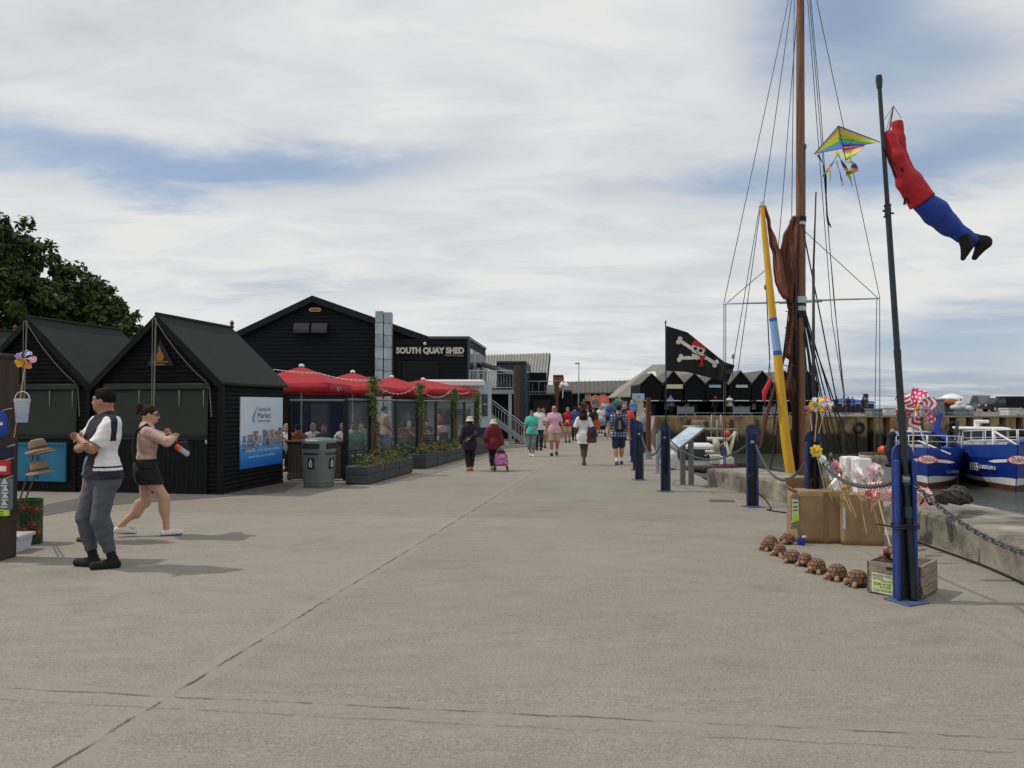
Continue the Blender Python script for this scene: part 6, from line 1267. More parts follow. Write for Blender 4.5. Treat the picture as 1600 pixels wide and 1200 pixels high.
b = MB(); q = along(.86); tip = W(1396, 166); b.tube([along(.835), tip], [.008, .006], 5); b.build('spreader_stick', 'wood', t); b = MB()
for p_ in ((1393, 187), (1409, 185), (1382, 213)): b.tube([tip, W(*p_)], .0025, 4)
b.tube([along(.905), tip], .0025, 4); b.build('bridle', 'rope_dark', t)
b = MB(); rr = random.Random(4)
for pts in ([(1382, 232), (1390, 250), (1400, 277)], [(1415, 308), (1413, 320)], [(1418, 310), (1421, 319)], [(1409, 262), (1411, 268)]):
    w3 = [W(x, y, -.1) for x, y in pts]; b = MB()
    for p_, q_ in zip(w3, w3[1:]): b.quad(p_-Vector((.012, 0, 0)), p_+Vector((.012, 0, 0)), q_+Vector((.01, 0, 0)), q_-Vector((.01, 0, 0)))
    b.build('ribbon', 'cloth_black', t, thick=.003, recalc=False)
# rainbow delta kite
t = thing('kite', 'rainbow striped delta kite with curling tails tied to the tall pole', 'kite', W(1320, 225)); nose, lt, rt, kl, km = W(1310, 197, .0), W(1272, 241, .25), W(1375, 222, -.08), W(1322, 249, -.25), W(1300, 233, .1)
cols = ['kite_cream', 'yellow', 'lime_k', 'green_k', 'kblue', 'purple_k', 'rose_k', 'kite_cream', 'yellow', 'lime_k', 'green_k']
mk('kite_cream', (.62, .52, .34), .6); mk('lime_k', (.36, .5, .06), .6); mk('green_k', (.04, .28, .06), .6); mk('purple_k', (.06, .03, .2), .6); mk('rose_k', (.58, .22, .17), .6)
b = MB(); tr_ = [(1345, 243), (1358, 231)]
def wing(p0, p1, e0, e1):
    def fn(u_, v_): return p0.lerp(p1, u_).lerp(e0.lerp(e1, u_), v_)+Vector((0, .05*math.sin(v_*math.pi)*(1-u_), 0))
    return fn
def band(v_, n_=7): return int(min(n_-.01, v_*n_))
b.patch(wing(nose, lt, W(1319, 232, -.04), lt), 14, 14, lambda u_, v_: min(5, int(v_*5.5))); b.patch(wing(nose, rt, W(1319, 232, -.04), W(1352, 226, -.08)), 16, 14, lambda u_, v_: min(6, int(v_*6.5)))
b.patch(wing(W(1318, 226, -.03), W(1352, 226, -.08), W(1322, 251, -.1), W(1338, 241, -.1)), 10, 12, lambda u_, v_: 5+min(5, int(v_*5.5)))
b.build('sail', cols, t, recalc=False, thick=.003)
b = MB(); b.tube([nose, lt], .004, 5); b.tube([nose, rt], .004, 5); b.tube([nose, W(1322, 251, -.1)], .004, 5); b.build('spar', 'dark', t)
def ribbon(b, pts, w_, ncol=1, mfn=None):
    w3 = [W(x, y, d_) for x, y, d_ in pts]; cps = []
    for i in range(len(w3)-1):
        for k in range(6): cps.append(w3[i].lerp(w3[i+1], k/6))
    cps.append(w3[-1])
    for i in range(len(cps)-1):
        a_ = Vector((math.cos(i*.25), math.sin(i*.25), .3)).normalized()*w_; b.quad(cps[i]-a_, cps[i]+a_, cps[i+1]+a_, cps[i+1]-a_, mfn(i) if mfn else 0)
for pts, w_ in (([(1306, 236, 0), (1314, 250, -.05), (1324, 268, -.05), (1332, 290, -.05)], .018), ([(1310, 238, 0), (1304, 250, 0), (1294, 265, 0), (1285, 276, .05)], .010), ([(1307, 252, 0), (1312, 268, 0), (1317, 290, 0)], .006), ([(1324, 252, -.1), (1335, 255, -.1), (1335, 266, -.1), (1322, 272, -.05)], .03), ([(1297, 266, 0), (1297, 285, 0)], .008)):
    b = MB(); ribbon(b, pts, w_, mfn=lambda i: (i//2) % 6+1); b.build('tail', cols, t, recalc=False, thick=.003)
b = MB(); ribbon(b, [(1278, 242, .2), (1286, 256, .2), (1290, 275, .2), (1291, 330, .2), (1294, 347, .2), (1299, 356, .2)], .009, mfn=lambda i: 0); b.build('streamer', 'cloth_black', t, recalc=False, thick=.003)
# ------------------------------------------------------------------ pirate flag
t = thing('pirate_flag', 'black pirate flag with white skull and red bandana blowing from a thin pole', 'flag', P(1040, 668, 15.0))
b = MB(); b.tube([loc[3]+Vector((0, -.02, .35)), P(1040.5, 600, 15.0), P(1040, 504, 15.0)], [.016, .014, .011], 6); b.tube([P(1040, 505, 15), P(1040, 501, 15)], .016, 6); b.build('pole', 'pole_black', t, smooth='all')
Tp = [(0, 1041, 509), (.3, 1074, 519), (.6, 1104, 543), (.85, 1131, 565), (1, 1148, 571)]; Bp = [(0, 1041, 579.5), (.3, 1072, 581), (.6, 1100, 588), (.85, 1124, 594), (1, 1137, 598)]
def crv(c_, u_):
    for (u0, x0, y0), (u1, x1, y1) in zip(c_, c_[1:]):
        if u_ <= u1: f = (u_-u0)/(u1-u0); return x0+(x1-x0)*f, y0+(y1-y0)*f
    return c_[-1][1:]
def fpx(u_, v_): a_, e_ = crv(Tp, u_), crv(Bp, u_); return a_[0]+(e_[0]-a_[0])*v_, a_[1]+(e_[1]-a_[1])*v_
def ffn(u_, v_): x, y = fpx(u_, v_); return P(x, y, 15.0+.10*math.sin(u_*11+v_*1.5)*u_+.05*math.sin(u_*23-v_*4)*u_+(.10*math.sin(v_*9) if u_ > .9 else 0)*(u_-.9)*8)
def sdcap(x, y, a_, e_, r): dx, dy = e_[0]-a_[0], e_[1]-a_[1]; f = max(0, min(1, ((x-a_[0])*dx+(y-a_[1])*dy)/(dx*dx+dy*dy))); return math.hypot(x-a_[0]-f*dx, y-a_[1]-f*dy) < r
def fcol(u_, v_):
    x, y = fpx(u_, v_); x = (x-1000)*4.286; y = (y-480)*4.286                    # the drawing, in flag units
    c_, s_ = x-388, y-285; rx, ry = c_*math.cos(.35)+s_*math.sin(.35), -c_*math.sin(.35)+s_*math.cos(.35); col = 0
    for a_, e_ in (((262, 222), (505, 378)), ((268, 340), (520, 335))):
        if sdcap(x, y, a_, e_, 11) and not (a_[1] > 300 and x > 445): col = 1
        for q_, sg_ in ((a_, 1), (e_, 1)):
            if (q_[1] != 335) and (math.hypot(x-q_[0]-6, y-q_[1]+11) < 15 or math.hypot(x-q_[0]+5, y-q_[1]-11) < 15): col = 1
    if (rx/46)**2+((ry+8)/46)**2 < 1: col = 1
    if abs(rx) < 27-max(0, ry-40)*.35 and 10 < ry < 66: col = 1
    if abs(rx) < 30 and 28 < ry < 36 and abs(rx) > 3: col = 0
    if (abs(abs(rx)-19) < 13 and abs(ry+2) < 12 and ((abs(rx)-19)/13)**2+((ry+2)/12)**2 < 1) or (abs(rx) < 5 and 12 < ry < 22): col = 0
    if ((rx+2)/52)**2+((ry+20)/44)**2 < 1 and ry < -20+abs(rx)*.05: col = 2
    if 0 < (y-322) < 76 and abs(x-(420-(y-322)*.16)) < (16-(y-322)*.10)+6*math.sin(y*.1): col = 2
    return col
b = MB(); b.patch(ffn, 150, 96, fcol); b.build('cloth', ['cloth_black', mk('flag_white', (.62, .6, .56), .8), mk('flag_red', (.42, .02, .03), .8)], t, recalc=False, smooth='all')
# ------------------------------------------------------------------ information lectern
t = thing('information_board', 'tilted glazed information board on two steel legs', 'information board', on(1072, 16.3)); q = [P(1041, 693, 16.1), P(1058, 703, 15.8), P(1103, 668, 16.6), P(1078, 664.5, 17.0)]
nrm_ = (q[1]-q[0]).cross(q[3]-q[0]).normalized(); nrm_ = nrm_ if nrm_.z > 0 else -nrm_
b = MB(); b.hexa([p-nrm_*.05 for p in q]+q); b.build('frame', mk('lectern_frame', (.16, .15, .14), .5, .2, 8), t)
cq = sum(q, Vector())/4; iq = [p.lerp(cq, .13)+nrm_*.004 for p in q]; b = MB(); b.hexa([p-nrm_*.006 for p in iq]+iq); pn_ = b.build('panel', mk('lectern_print', (.22, .36, .50), .25, .25, 3, col2=(.45, .52, .58)), t)
b = MB(); jq = [iq[0].lerp(iq[3], f)+(iq[1]-iq[0])*g_+nrm_*.002 for f, g_ in ((.05, .15), (.05, .85), (.25, .85), (.25, .15))]; b.hexa([p-nrm_*.004 for p in jq]+jq); b.build('heading_strip', 'boat_white', pn_)
for px, py, Yb in ((1066, 758, 16.4), (1079, 757, 16.35)):
    g = on(px, Yb); b = MB(); b.bev((g.x, g.y, (g.z+.78)/2), (.11, .07, .78-g.z), .008); l_ = b.build('leg', mk('lectern_leg', (.14, .135, .13), .6, .2, 8), t); b = MB(); b.box(g+Vector((0, 0, .01)), (.2, .16, .02)); b.build('foot_plate', 'galv_dark', l_)
g = on(1013, 25.5); zt = P(0, 621, 25.5).z; t = thing('rusty_pole', 'rust red steel pole standing on the quay left of the flag post', 'pole', g); b = MB(); b.tube([g, Vector((g.x, g.y, zt))], .085, 10); b.build('shaft', mk('rust_pole', (.09, .028, .018), .7, .3, 4), t, smooth=True); b = MB(); b.tube([g, g+UP*.25], .12, 10); b.build('foot', 'galv_dark', t)
# quayside ladder hoops and a mooring bollard between posts and boat
for i, (px, Y) in enumerate(((1027, 19.6), (1031, 22.4))):
    g = on(px, Y); t = thing('grey_stanchion', ['thin grey stanchion nearer the flag post', 'thin grey stanchion farther along the edge'][i], 'stanchion', g, 0, 'grey stanchions at the quay edge'); b = MB(); b.tube([g, g+UP*1.0], .045, 8); b.build('shaft', 'galv_dark', t, smooth=True); b = MB(); b.box(g+UP*.01, (.18, .18, .02)); b.build('foot_plate', 'galv_dark', t)
# ------------------------------------------------------------------ goods on the quay
bx = G(1290, 849); rzb = R(-4)
def carton(label, c, size, rz, flaps=(), group='cardboard boxes on the quay'):
    t = thing('cardboard_box', label, 'box', c, rz, group); x, y, z = (k/2 for k in size); b = MB(); h = size[2]; wl = .006
    def side(p, q, n):   # slightly bowed wall
        p, q, n = Vector(p), Vector(q), Vector(n)
        b.patch(lambda u_, v_: p.lerp(q, u_)+UP*(h*v_)+n*(.012*math.sin(math.pi*u_)*math.sin(math.pi*v_)+.004*math.sin(u_*17+v_*5)), 14, 8)
    side((-x, -y, 0), (x, -y, 0), (0, -1, 0)); side((x, -y, 0), (x, y, 0), (1, 0, 0)); side((x, y, 0), (-x, y, 0), (0, 1, 0)); side((-x, y, 0), (-x, -y, 0), (-1, 0, 0)); b.quad((-x, -y, 0), (x, -y, 0), (x, y, 0), (-x, y, 0))
    b.build('carton', 'card', t, world=False, recalc=False, smooth='all', thick=.008)
    for nm, pts in flaps: b = MB(); b.quad(*pts); b.build('flap', nm, t, world=False, recalc=False, thick=.007)
    return t
w_, d_, h_ = .60, .44, .60
t = carton('larger taped cardboard box with a wooden price tag on its side', bx+Vector((-.0, .22, 0)), (w_, d_, h_), rzb, [('card', [(-.3, -.22, .6), (.3, -.22, .6), (.29, -.04, .615), (-.29, -.04, .62)]), ('card_dark', [(-.3, .22, .6), (.3, .22, .6), (.26, .25, .72), (-.32, .25, .72)]), ('card', [(-.3, -.22, .6), (-.3, .22, .6), (-.36, .21, .66), (-.35, -.2, .63)]), ('card', [(.3, -.22, .6), (.3, .22, .6), (.12, .22, .59), (.1, -.2, .61)])])
b = MB(); b.patch(lambda u_, v_: Vector((-.01+u_*.055, -.235-.0*v_, .012+v_*.58)), 1, 6); b.quad((-.01, -.236, .592), (.045, -.236, .592), (.045, -.1, .624), (-.01, -.1, .624)); b.build('tape', 'card_tape', t, world=False, recalc=False, thick=.003)
b = MB(); b.box((0, -.2345, .575), (.56, .003, .05)); b.build('crease_strip', mk('card_pale', (.4, .28, .16), .7), t, world=False)
b2 = G(1352, 853); t = carton('smaller cardboard box with torn white label, right of the larger one', b2+Vector((0.02, .24, 0)), (.44, .44, .57), R(-9), [('card', [(-.22, -.22, .57), (.22, -.22, .57), (.21, -.02, .60), (-.21, -.02, .59)]), ('card_dark', [(-.22, .22, .57), (.22, .22, .57), (.2, .27, .66), (-.2, .27, .66)])])
b = MB(); b.box((-.205, -.2275, .31), (.03, .004, .24)); b.build('label', 'white_old', t, world=False)
tgp = bx+Vector((-.36, .02, .22)); t = thing('price_tag', 'wooden tag board with pale yellow handwritten note hung beside the larger box', 'sign', tgp); b = MB(); b.prism([(-.055, -.03), (-.04, -.05), (.04, -.05), (.055, -.03), (.055, .33), (.04, .36), (-.04, .36), (-.055, .33)], tgp+Vector((0, 0, 0)), (.97, .25, 0), UP, (.25, -.97, 0), .02); b.build('board', 'crate_wood', t)
b = MB(); b.prism([(-.042, .06), (.045, .05), (.045, .29), (-.045, .30)], tgp+Vector((.006, -.024, 0)), (.97, .25, 0), UP, (.25, -.97, 0), .003); b.build('note', 'note', t); b = MB(); b.prism([(-.06, .02), (.05, .05), (.045, .13), (-.04, .10)], tgp+Vector((.008, -.029, 0)), (.97, .25, 0), UP, (.25, -.97, 0), .003); b.build('price_sticker', 'lime', t)
b = MB(); [b.prism([(-.03, z), (.03, z+.002), (.03, z+.014), (-.03, z+.012)], tgp+Vector((.007, -.0285, 0)), (.97, .25, 0), UP, (.25, -.97, 0), .002) for z in (.16, .20, .25)]; b.build('writing', 'ink', t)
b = MB(); b.tube([tgp+Vector((0, 0, .33)), tgp+Vector((.05, .02, .40))], .004, 4); b.build('string', 'rope_dark', t)
q = bx+Vector((-.02, .26, .60)); t = thing('clay_pot', 'round terracotta jar lying with its mouth towards us in the larger box', 'pot', q); b = MB(); b.tube([q+Vector((0, .16, .02)), q+Vector((0, .05, .06)), q+Vector((0, -.06, .07)), q+Vector((0, -.08, .07))], [.05, .095, .085, .075], 14, caps=False); b.build('body', 'terra', t, smooth=True, thick=.008, recalc=False); b = MB(); b.tube([q+Vector((0, -.06, .07)), q+Vector((0, -.062, .07))], .05, 12); b.build('mouth', 'terra_line', t)
q = b2+Vector((.10, .62, 0)); t = thing('plastic_tub', 'grey plastic tub with pale rim behind the smaller box', 'tub', q, R(-10)); b = MB(); b.loft([[Vector((sx*w2, sy*w2*.8, z)) for sx, sy in ((-1, -1), (1, -1), (1, 1), (-1, 1))] for z, w2 in ((0, .20), (.50, .24))]); b.build('body', mk('tub_grey', (.22, .23, .26), .5), t, world=False); b = MB(); b.loft([[Vector((sx*w2, sy*w2*.8, z)) for sx, sy in ((-1, -1), (1, -1), (1, 1), (-1, 1))] for z, w2 in ((.49, .255), (.55, .265), (.56, .25))]); b.build('rim', 'white_old', t, world=False)
for i, (px, py, Yc, hh, lb) in enumerate(((1328, 775, 9.35, .50, 'white foam block standing behind the boxes, the left and lower of two'), (1345, 775, 9.2, .52, 'white foam block standing behind the boxes, the right and taller of two'))):
    top_ = P(px, 713 if i == 0 else 716, Yc); t = thing('foam_block', lb, 'foam block', Vector((top_.x, Yc, .42)), R(12), 'white foam blocks'); b = MB(); b.bev((0, 0, (top_.z-.42)/2), (.19, .16, top_.z-.42), .014); b.build('block', mk('foam', (.8, .8, .78), .7, .06), t, world=False)
    if i == 0: b = MB(); b.loft([[Vector((-.09, y, .30)), Vector((-.09, y, .16)), Vector((-.30, y, .02)), Vector((-.28, y, .08))] for y in (-.08, .08)]); b.build('wedge', 'foam', t, world=False)
# wooden crate with the nodding tortoise sign
cA, cB, cC = G(1355, 926), G(1439, 939), G(1470, 922); ex = (cB-cA).normalized(); L1 = (cB-cA).length; ey = (cC-cB).normalized(); ey = (ey-ex*ey.dot(ex)).normalized(); ey.z = 0; L2 = .46; hC = .27
t = thing('wooden_crate', 'weathered wooden crate with nodding tortoise price notice behind the foremost post', 'crate', cA); th = .016
def board(b, p, q, z0, z1, n): p, q, n = Vector(p), Vector(q), Vector(n); b.hexa([p+UP*z0, q+UP*z0, q+n*th+UP*z0, p+n*th+UP*z0, p+UP*z1, q+UP*z1, q+n*th+UP*z1, p+n*th+UP*z1])
fl_, fr_, br_, bl_ = cA, cA+ex*L1, cA+ex*L1+ey*L2, cA+ey*L2
for nm, p, q, n in (('front_panel', fl_, fr_, ey), ('side_panel', fr_, br_, -ex), ('back_panel', br_, bl_, -ey), ('side_panel', bl_, fl_, ex)):
    b = MB(); e = 0 if nm.startswith('f') or nm.startswith('b') else .001
    for k in range(3): board(b, p, q, .012+k*.088, .012+k*.088+.083, n)
    b.build(nm, 'crate_wood', t)
b = MB(); b.hexa([fl_+UP*.01, fr_+UP*.01, br_+UP*.01, bl_+UP*.01, fl_+UP*.022, fr_+UP*.022, br_+UP*.022, bl_+UP*.022]); b.build('bottom', 'crate_wood', t)
for p, sx, sy in ((fl_, -1, -1), (fr_, 1, -1), (br_, 1, 1), (bl_, -1, 1)): b = MB(); b.box(p-ex*sx*.03-ey*sy*.03+UP*.14, (.03, .03, .25), math.atan2(ex.y, ex.x)); b.build('corner_batten', 'crate_wood', t)
b = MB(); b.prism([(-.06, 0), (.06, 0), (.07, .012), (.06, .025), (-.06, .025), (-.07, .012)], fl_+ex*.22-ey*.002+UP*.215, ex, UP, -ey, .003); b.build('handle_slot', 'terra_line', t)
no = fl_-ey*.004+ex*.04; b = MB(); b.prism([(0, .02), (.165, .008), (.165, .17), (0, .185)], no, ex, UP, -ey, .003); nt_ = b.build('notice', 'note', t); b = MB(); b.prism([(.008, .055), (.17, .045), (.168, .108), (.01, .112)], no-ey*.004, ex, UP, -ey, .002); b.build('price_sticker', mk('lime_note', (.46, .62, .22), .7), nt_)
ny = -ey
for s_, x0, z0, w2, h2 in (('NODDING HEAD', .005, .152, .152, .020), ('BATHING', .012, .128, .075, .015), ('TORTOISE', .075, .113, .085, .014), ('£7.00', .018, .080, .055, .022), ('OR 2 FOR', .088, .086, .068, .013), ('£12.00', .065, .062, .085, .014), ('HAND PAINTED', .012, .030, .145, .014)):
    text(s_, no-ey*.0075+ex*x0+UP*z0, ex, UP, w2, h2, 'ink', nt_, depth=.001)
# tortoises
def tortoise():
    t = thing('clay_tortoise', 'x', 'tortoise figure', (0, 0, 0)); b = MB()
    def sh(u_, v_):
        a = u_*2*math.pi; z = math.sin(v_*math.pi/2); r = math.cos(v_*math.pi/2)**.75; return Vector((.085*r*math.cos(a), .070*r*math.sin(a), .026+.100*z))*(1+.02*math.cos(u_*2*math.pi*10)*r)
    def sc(u_, v_):
        ring = v_*3.6; f = ring % 1; k2 = ((u_*12)+.5*int(ring)) % 1; return 1 if (f < .2 or k2 < .17) and v_ < .93 else 0
    b.patch(sh, 60, 20, sc); b.build('shell', ['terra', 'terra_line'], t, world=False, smooth='all', recalc=False)
    b = MB(); b.lathe([(.05, .018), (.082, .022), (.088, .032), (.08, .04)], (0, 0, 0), 20, sy=.82); b.build('plastron', 'terra_line', t, world=False, smooth=True)
    b = MB(); b.tube([(.06, 0, .035), (.085, 0, .045), (.102, 0, .05), (.114, 0, .046)], [.016, .017, .019, .010], 9); b.build('head', 'terra_pale', t, world=False, smooth=True)
    for x, y in ((.058, .05), (.058, -.05), (-.055, .048), (-.055, -.048)): b = MB(); b.tube([(x*.8, y*.8, .035), (x*1.15, y*1.15, .016), (x*1.35, y*1.2, .008)], [.02, .019, .012], 8); b.build('leg', 'terra_pale', t, world=False, smooth=True)
    b = MB(); b.tube([(-.08, 0, .03), (-.11, 0, .012)], [.012, .003], 6); b.build('tail', 'terra', t, world=False, smooth=True); return t
tt = [(1204, 853, -20, .95, 'clay tortoise at the rear left, half hidden behind another'), (1200, 860, 200, 1.0, 'leftmost clay tortoise in front of the rear one'), (1218, 868, 215, .98, 'clay tortoise second from the left in the curved row'), (1238, 879, 160, 1.05, 'clay tortoise third from the left in the curved row'), (1258, 884, 235, 1.03, 'clay tortoise in the middle of the curved row'), (1277, 895, 215, 1.1, 'large clay tortoise fifth in the curved row'), (1308, 906, 205, 1.16, 'large clay tortoise second nearest the crate'), (1340, 916, 190, 1.15, 'clay tortoise touching the left side of the wooden crate'), (1229, 850, 185, 1.0, 'clay tortoise tilted up beside the larger cardboard box')]
tp_ = tortoise(); g_ = 'clay tortoises on the quay'
for i, (px, py, rz, s_, lb) in enumerate(tt):
    o = tp_ if i == 0 else copy_tree(tp_); g = G(px, py); o.location = g; o.rotation_euler = (0, R(-14) if i == 8 else 0, R(rz)); o.scale = (s_*1.0,)*3; o['label'] = lb; o['group'] = g_
o = copy_tree(tp_); o.location = fl_+ex*.17+ey*.16+UP*.25; o.rotation_euler = (R(8), R(-30), R(190)); o.scale = (1.3,)*3; o['label'] = 'clay tortoise propped upright inside the wooden crate'; o['group'] = g_
b = MB(); q = bx+Vector((-.33, -.12, 0)); t = thing('blue_figure', 'small blue and white painted figure beside the larger box', 'figure', q); b.loft([[q+Vector((.05*k*math.cos(a), .04*k*math.sin(a), z)) for a in [2*math.pi*j/8 for j in range(8)]] for z, k in ((0, .8), (.05, 1), (.09, .7), (.1, .3))]); b.build('body', 'boat_blue', t, smooth=True); b = MB(); b.bev(q+Vector((.03, -.02, .10)), (.06, .03, .03), .008, .5); b.build('patch', 'white_old', t)
# cable on the ground
cb_ = [loc[2]+Vector((.0, -.10, .55)), loc[2]+Vector((-.1, -.12, .48)), loc[2]+Vector((-.08, -.12, .32)), loc[2]+Vector((.12, -.14, .18)), loc[2]+Vector((.2, -.3, .02)), G(1200, 798)+UP*.012, G(1235, 803)+UP*.012, G(1262, 806)+UP*.012]
def smooth_path(p, n=6):
    o = []
    for i in range(len(p)-1):
        a, b_, c, d = p[max(0, i-1)], p[i], p[i+1], p[min(len(p)-1, i+2)]
        for k in range(n): s_ = k/n; o.append(.5*((2*b_)+(c-a)*s_+(2*a-5*b_+4*c-d)*s_*s_+(3*b_-a-3*c+d)*s_**3))
    return o+[p[-1]]
tag(rope('cable', smooth_path(cb_), .011, 'dark'), 'black cable looping down the blue post and across the quay', 'cable')
tag(rope('hose', smooth_path([G(1430, 848)+UP*.02, G(1470, 862)+UP*.02, G(1540, 888)+UP*.02, G(1610, 920)+UP*.02]), .012, 'dark'), 'black hose lying along the foot of the concrete parapet', 'hose')
b = MB(); g = G(1128, 783); b.bev(g+UP*.006, (.42, .3, .012), .004, R(-9)); tag(b.build('drain_cover', mk('drain', (.09, .075, .06), .8, .3, 20)), 'small dark drain cover let into the quay by the blue post', 'drain cover')
# net on the parapet
t = thing('fishing_net', 'dark heap of fishing net on the parapet beside the chain', 'net', P(1480, 775, 8.7)); nz = lambda x, y, k: P(x, y, k)
pr = [cap(P(1442, 781, 8.6), P(1475, 776, 8.75), .06, .07, k=.05), cap(P(1475, 776, 8.75), P(1500, 774, 9.2), .07, .10, k=.05), cap(P(1500, 774, 9.2), P(1515, 780, 9.4), .09, .05, k=.05), cap(P(1488, 768, 9.2), P(1503, 768, 9.3), .05, .05, k=.04)]
pr = [dict(p, a=p['a']-V3(t.location), b=p['b']-V3(t.location)) for p in pr]; implicit('heap', pr, ['net'], t, .014, wr=.014)
b = MB(); b.tube([P(1448, 780, 8.5), P(1465, 772, 8.6), P(1485, 768, 8.9), P(1502, 762, 9.15), P(1515, 772, 9.4)], .012, 5); b.build('float_line', mk('line_brown', (.12, .07, .05), .9), t, smooth='all')
# ------------------------------------------------------------------ pinwheels
def pinwheel(label, hub, nrm, Rr, cols, foot, nb=6, curl=.42, ph=0.0, wid=.8, group='pinwheels for sale'):
    Rr *= .70 if Rr > .2 else .86; hub, nrm = Vector(hub), Vector(nrm).normalized(); x, y = axes(nrm); t = thing('pinwheel', label, 'pinwheel', foot, 0, group); dl = 2*math.pi/nb*wid
    for k in range(nb):
        ma, mb2, kind = cols[k % len(cols)]; b = MB(); th0 = ph+2*math.pi*k/nb
        def fn(u_, v_):
            r = Rr*(.06+.94*u_*(1-.30*v_**2+.10*math.sin(k*2.3+v_*7)*v_)); a = th0+(v_-.15)*dl*(.55+.40*u_)+.45*u_*u_; return hub+(x*math.cos(a)+y*math.sin(a))*r+nrm*(Rr*curl*v_*v_*(1-.3*u_)+.004*k)
        def mf(u_, v_):
            if kind == 's': return int(u_*8.5) % 2
            if kind == 't': return int((u_*.5+v_)*7) % 2
            if kind == 'd': a, c = u_*4.6, v_*(1.2+2.6*u_)+.5*(int(u_*4.6) % 2); return 1 if (a % 1-.5)**2+(c % 1-.5)**2 < .075 else 0
            return 0
        b.patch(fn, 40 if Rr > .14 else 22, 32 if Rr > .14 else 16, mf); b.build('blade', [ma, mb2], t, recalc=False, thick=.0015)
    b = MB(); b.ball(hub+nrm*Rr*.22, Rr*.13, 8); b.build('hub', 'yellow', t, smooth=True); b = MB(); b.tube([hub-nrm*.02, Vector(foot)], .006, 5); b.build('stick', 'stick', t)
PK = ('pink_hot', 'white', 'd'); ST = (mk('pw_crimson', (.50, .03, .08), .5), 'white', 's'); ST = ('pw_crimson', 'white', 's'); RS = (mk('pw_coral', (.62, .07, .06), .5), 'white', 't'); RS = ('pw_coral', 'white', 't')
cam_n = lambda a, e: Vector((math.sin(R(a))*math.cos(R(e)), -math.cos(R(a))*math.cos(R(e)), math.sin(R(e))))
pinwheel('large crimson and white pinwheel beside the tall pole', P(1430, 638, 6.9), cam_n(-8, 4), .27, [ST, PK], P(1424, 775, 6.9), 6, ph=.15)
sbox = P(1340, 800, 9.1)
pinwheel('yellow sunflower pinwheel against the second blue post', P(1275, 704, 9.0), cam_n(-10, 0), .085, [('yellow', 'yellow', 'p')], P(1290, 770, 9.05), 8, curl=.15); pinwheel('white pinwheel with green spots below the sunflower pinwheel', P(1286, 724, 9.0), cam_n(55, 20), .14, [('white', 'green', 'd'), ('white', 'skyblue', 'd')], P(1300, 782, 9.1), 5)
pinwheel('plain white folded pinwheel above the larger box', P(1293, 740, 8.95), cam_n(65, 10), .13, [('white', 'skyblue', 'p')], P(1315, 795, 9.1), 4); pinwheel('red and purple dotted pinwheel over the larger box', P(1306, 734, 8.9), cam_n(50, 15), .15, [('purple', 'yellow', 'd'), ('red', 'white', 'd')], P(1330, 800, 8.75), 5)
pinwheel('yellow and green dotted pinwheel drooping over the larger box', P(1320, 757, 8.8), cam_n(45, 0), .12, [('yellow', 'orange', 'd'), ('green', 'yellow', 'd')], P(1338, 808, 8.72), 5); pinwheel('pale pink and white pinwheel before the foam blocks', P(1341, 748, 8.75), cam_n(42, 25), .19, [('white', 'pink', 'd'), ('white', 'pink', 'p')], P(1354, 833, 8.7), 5)
pinwheel('coral striped pinwheel highest of its cluster', P(1366, 738, 8.6), cam_n(10, 10), .13, [('pink', 'white', 't')], P(1362, 800, 8.7), 5); pinwheel('coral striped pinwheel in the centre of its cluster', P(1370, 768, 8.4), cam_n(-15, 20), .15, [RS], P(1392, 858, 7.4), 6, ph=.4); pinwheel('coral pinwheel with dotted blades lowest of its cluster', P(1362, 775, 8.3), cam_n(20, -10), .13, [('red', 'white', 'd'), RS], P(1375, 830, 8.4), 5)
pinwheel('coral striped pinwheel peeping out left of the foremost post', P(1394, 776, 8.0), cam_n(5, 5), .13, [RS], P(1396, 830, 8.2), 6, ph=.2); pinwheel('coral striped pinwheel peeping out right of the foremost post', P(1440, 776, 8.0), cam_n(-10, 12), .135, [RS], P(1425, 830, 8.2), 6, ph=.8)
pinwheel('yellow and white dotted pinwheel on a stick above the second post', P(1278, 632, 9.2), cam_n(-20, 5), .115, [('white', 'green', 'd'), ('yellow', 'orange', 'd')], P(1273, 690, 9.25), 6, ph=.5); pinwheel('violet and orange dotted pinwheel left of the yellow one', P(1266, 641, 9.45), cam_n(15, 0), .10, [('purple', 'white', 'd'), ('orange', 'yellow', 'd')], P(1271, 690, 9.3), 6)
pinwheel('white pinwheel with red blades right of the yellow dotted one', P(1290, 631, 9.5), cam_n(-35, 0), .11, [('white', 'lime', 'p'), ('red', 'white', 'd')], P(1276, 690, 9.35), 5)
b = MB(); g = loc[1]; b.tube([g+Vector((0, -.03, .1)), P(1271, 560, 9.3), P(1271, 420, 9.35)], [.022, .02, .018], 8); t = thing('thin_pole', 'thin black pole standing in the second blue post', 'pole', g); b.build('lower_section', 'pole_black', t, smooth='all'); b = MB(); b.tube([P(1271, 421, 9.35), P(1275, 300, 9.4)], [.013, .009], 6); b.build('upper_section', 'pole_black', t, smooth='all')
t = thing('blue_windsock', 'limp dark blue and black fabric windsock hanging left of the foremost post', 'windsock', P(1394, 690, 7.2)); pr = [cap(P(1393, 680, 7.2), P(1389, 705, 7.2), .035, .04, k=.02), cap(P(1389, 705, 7.2), P(1396, 722, 7.2), .03, .045, k=.02), cap(P(1400, 700, 7.2), P(1398, 722, 7.2), .03, .02, k=.02)]; implicit('cloth', [dict(p, a=p['a']-V3(t.location), b=p['b']-V3(t.location)) for p in pr], ['navy_sock' if 'navy_sock' in M else 'cloth_navy'], t, .008, wr=.006)
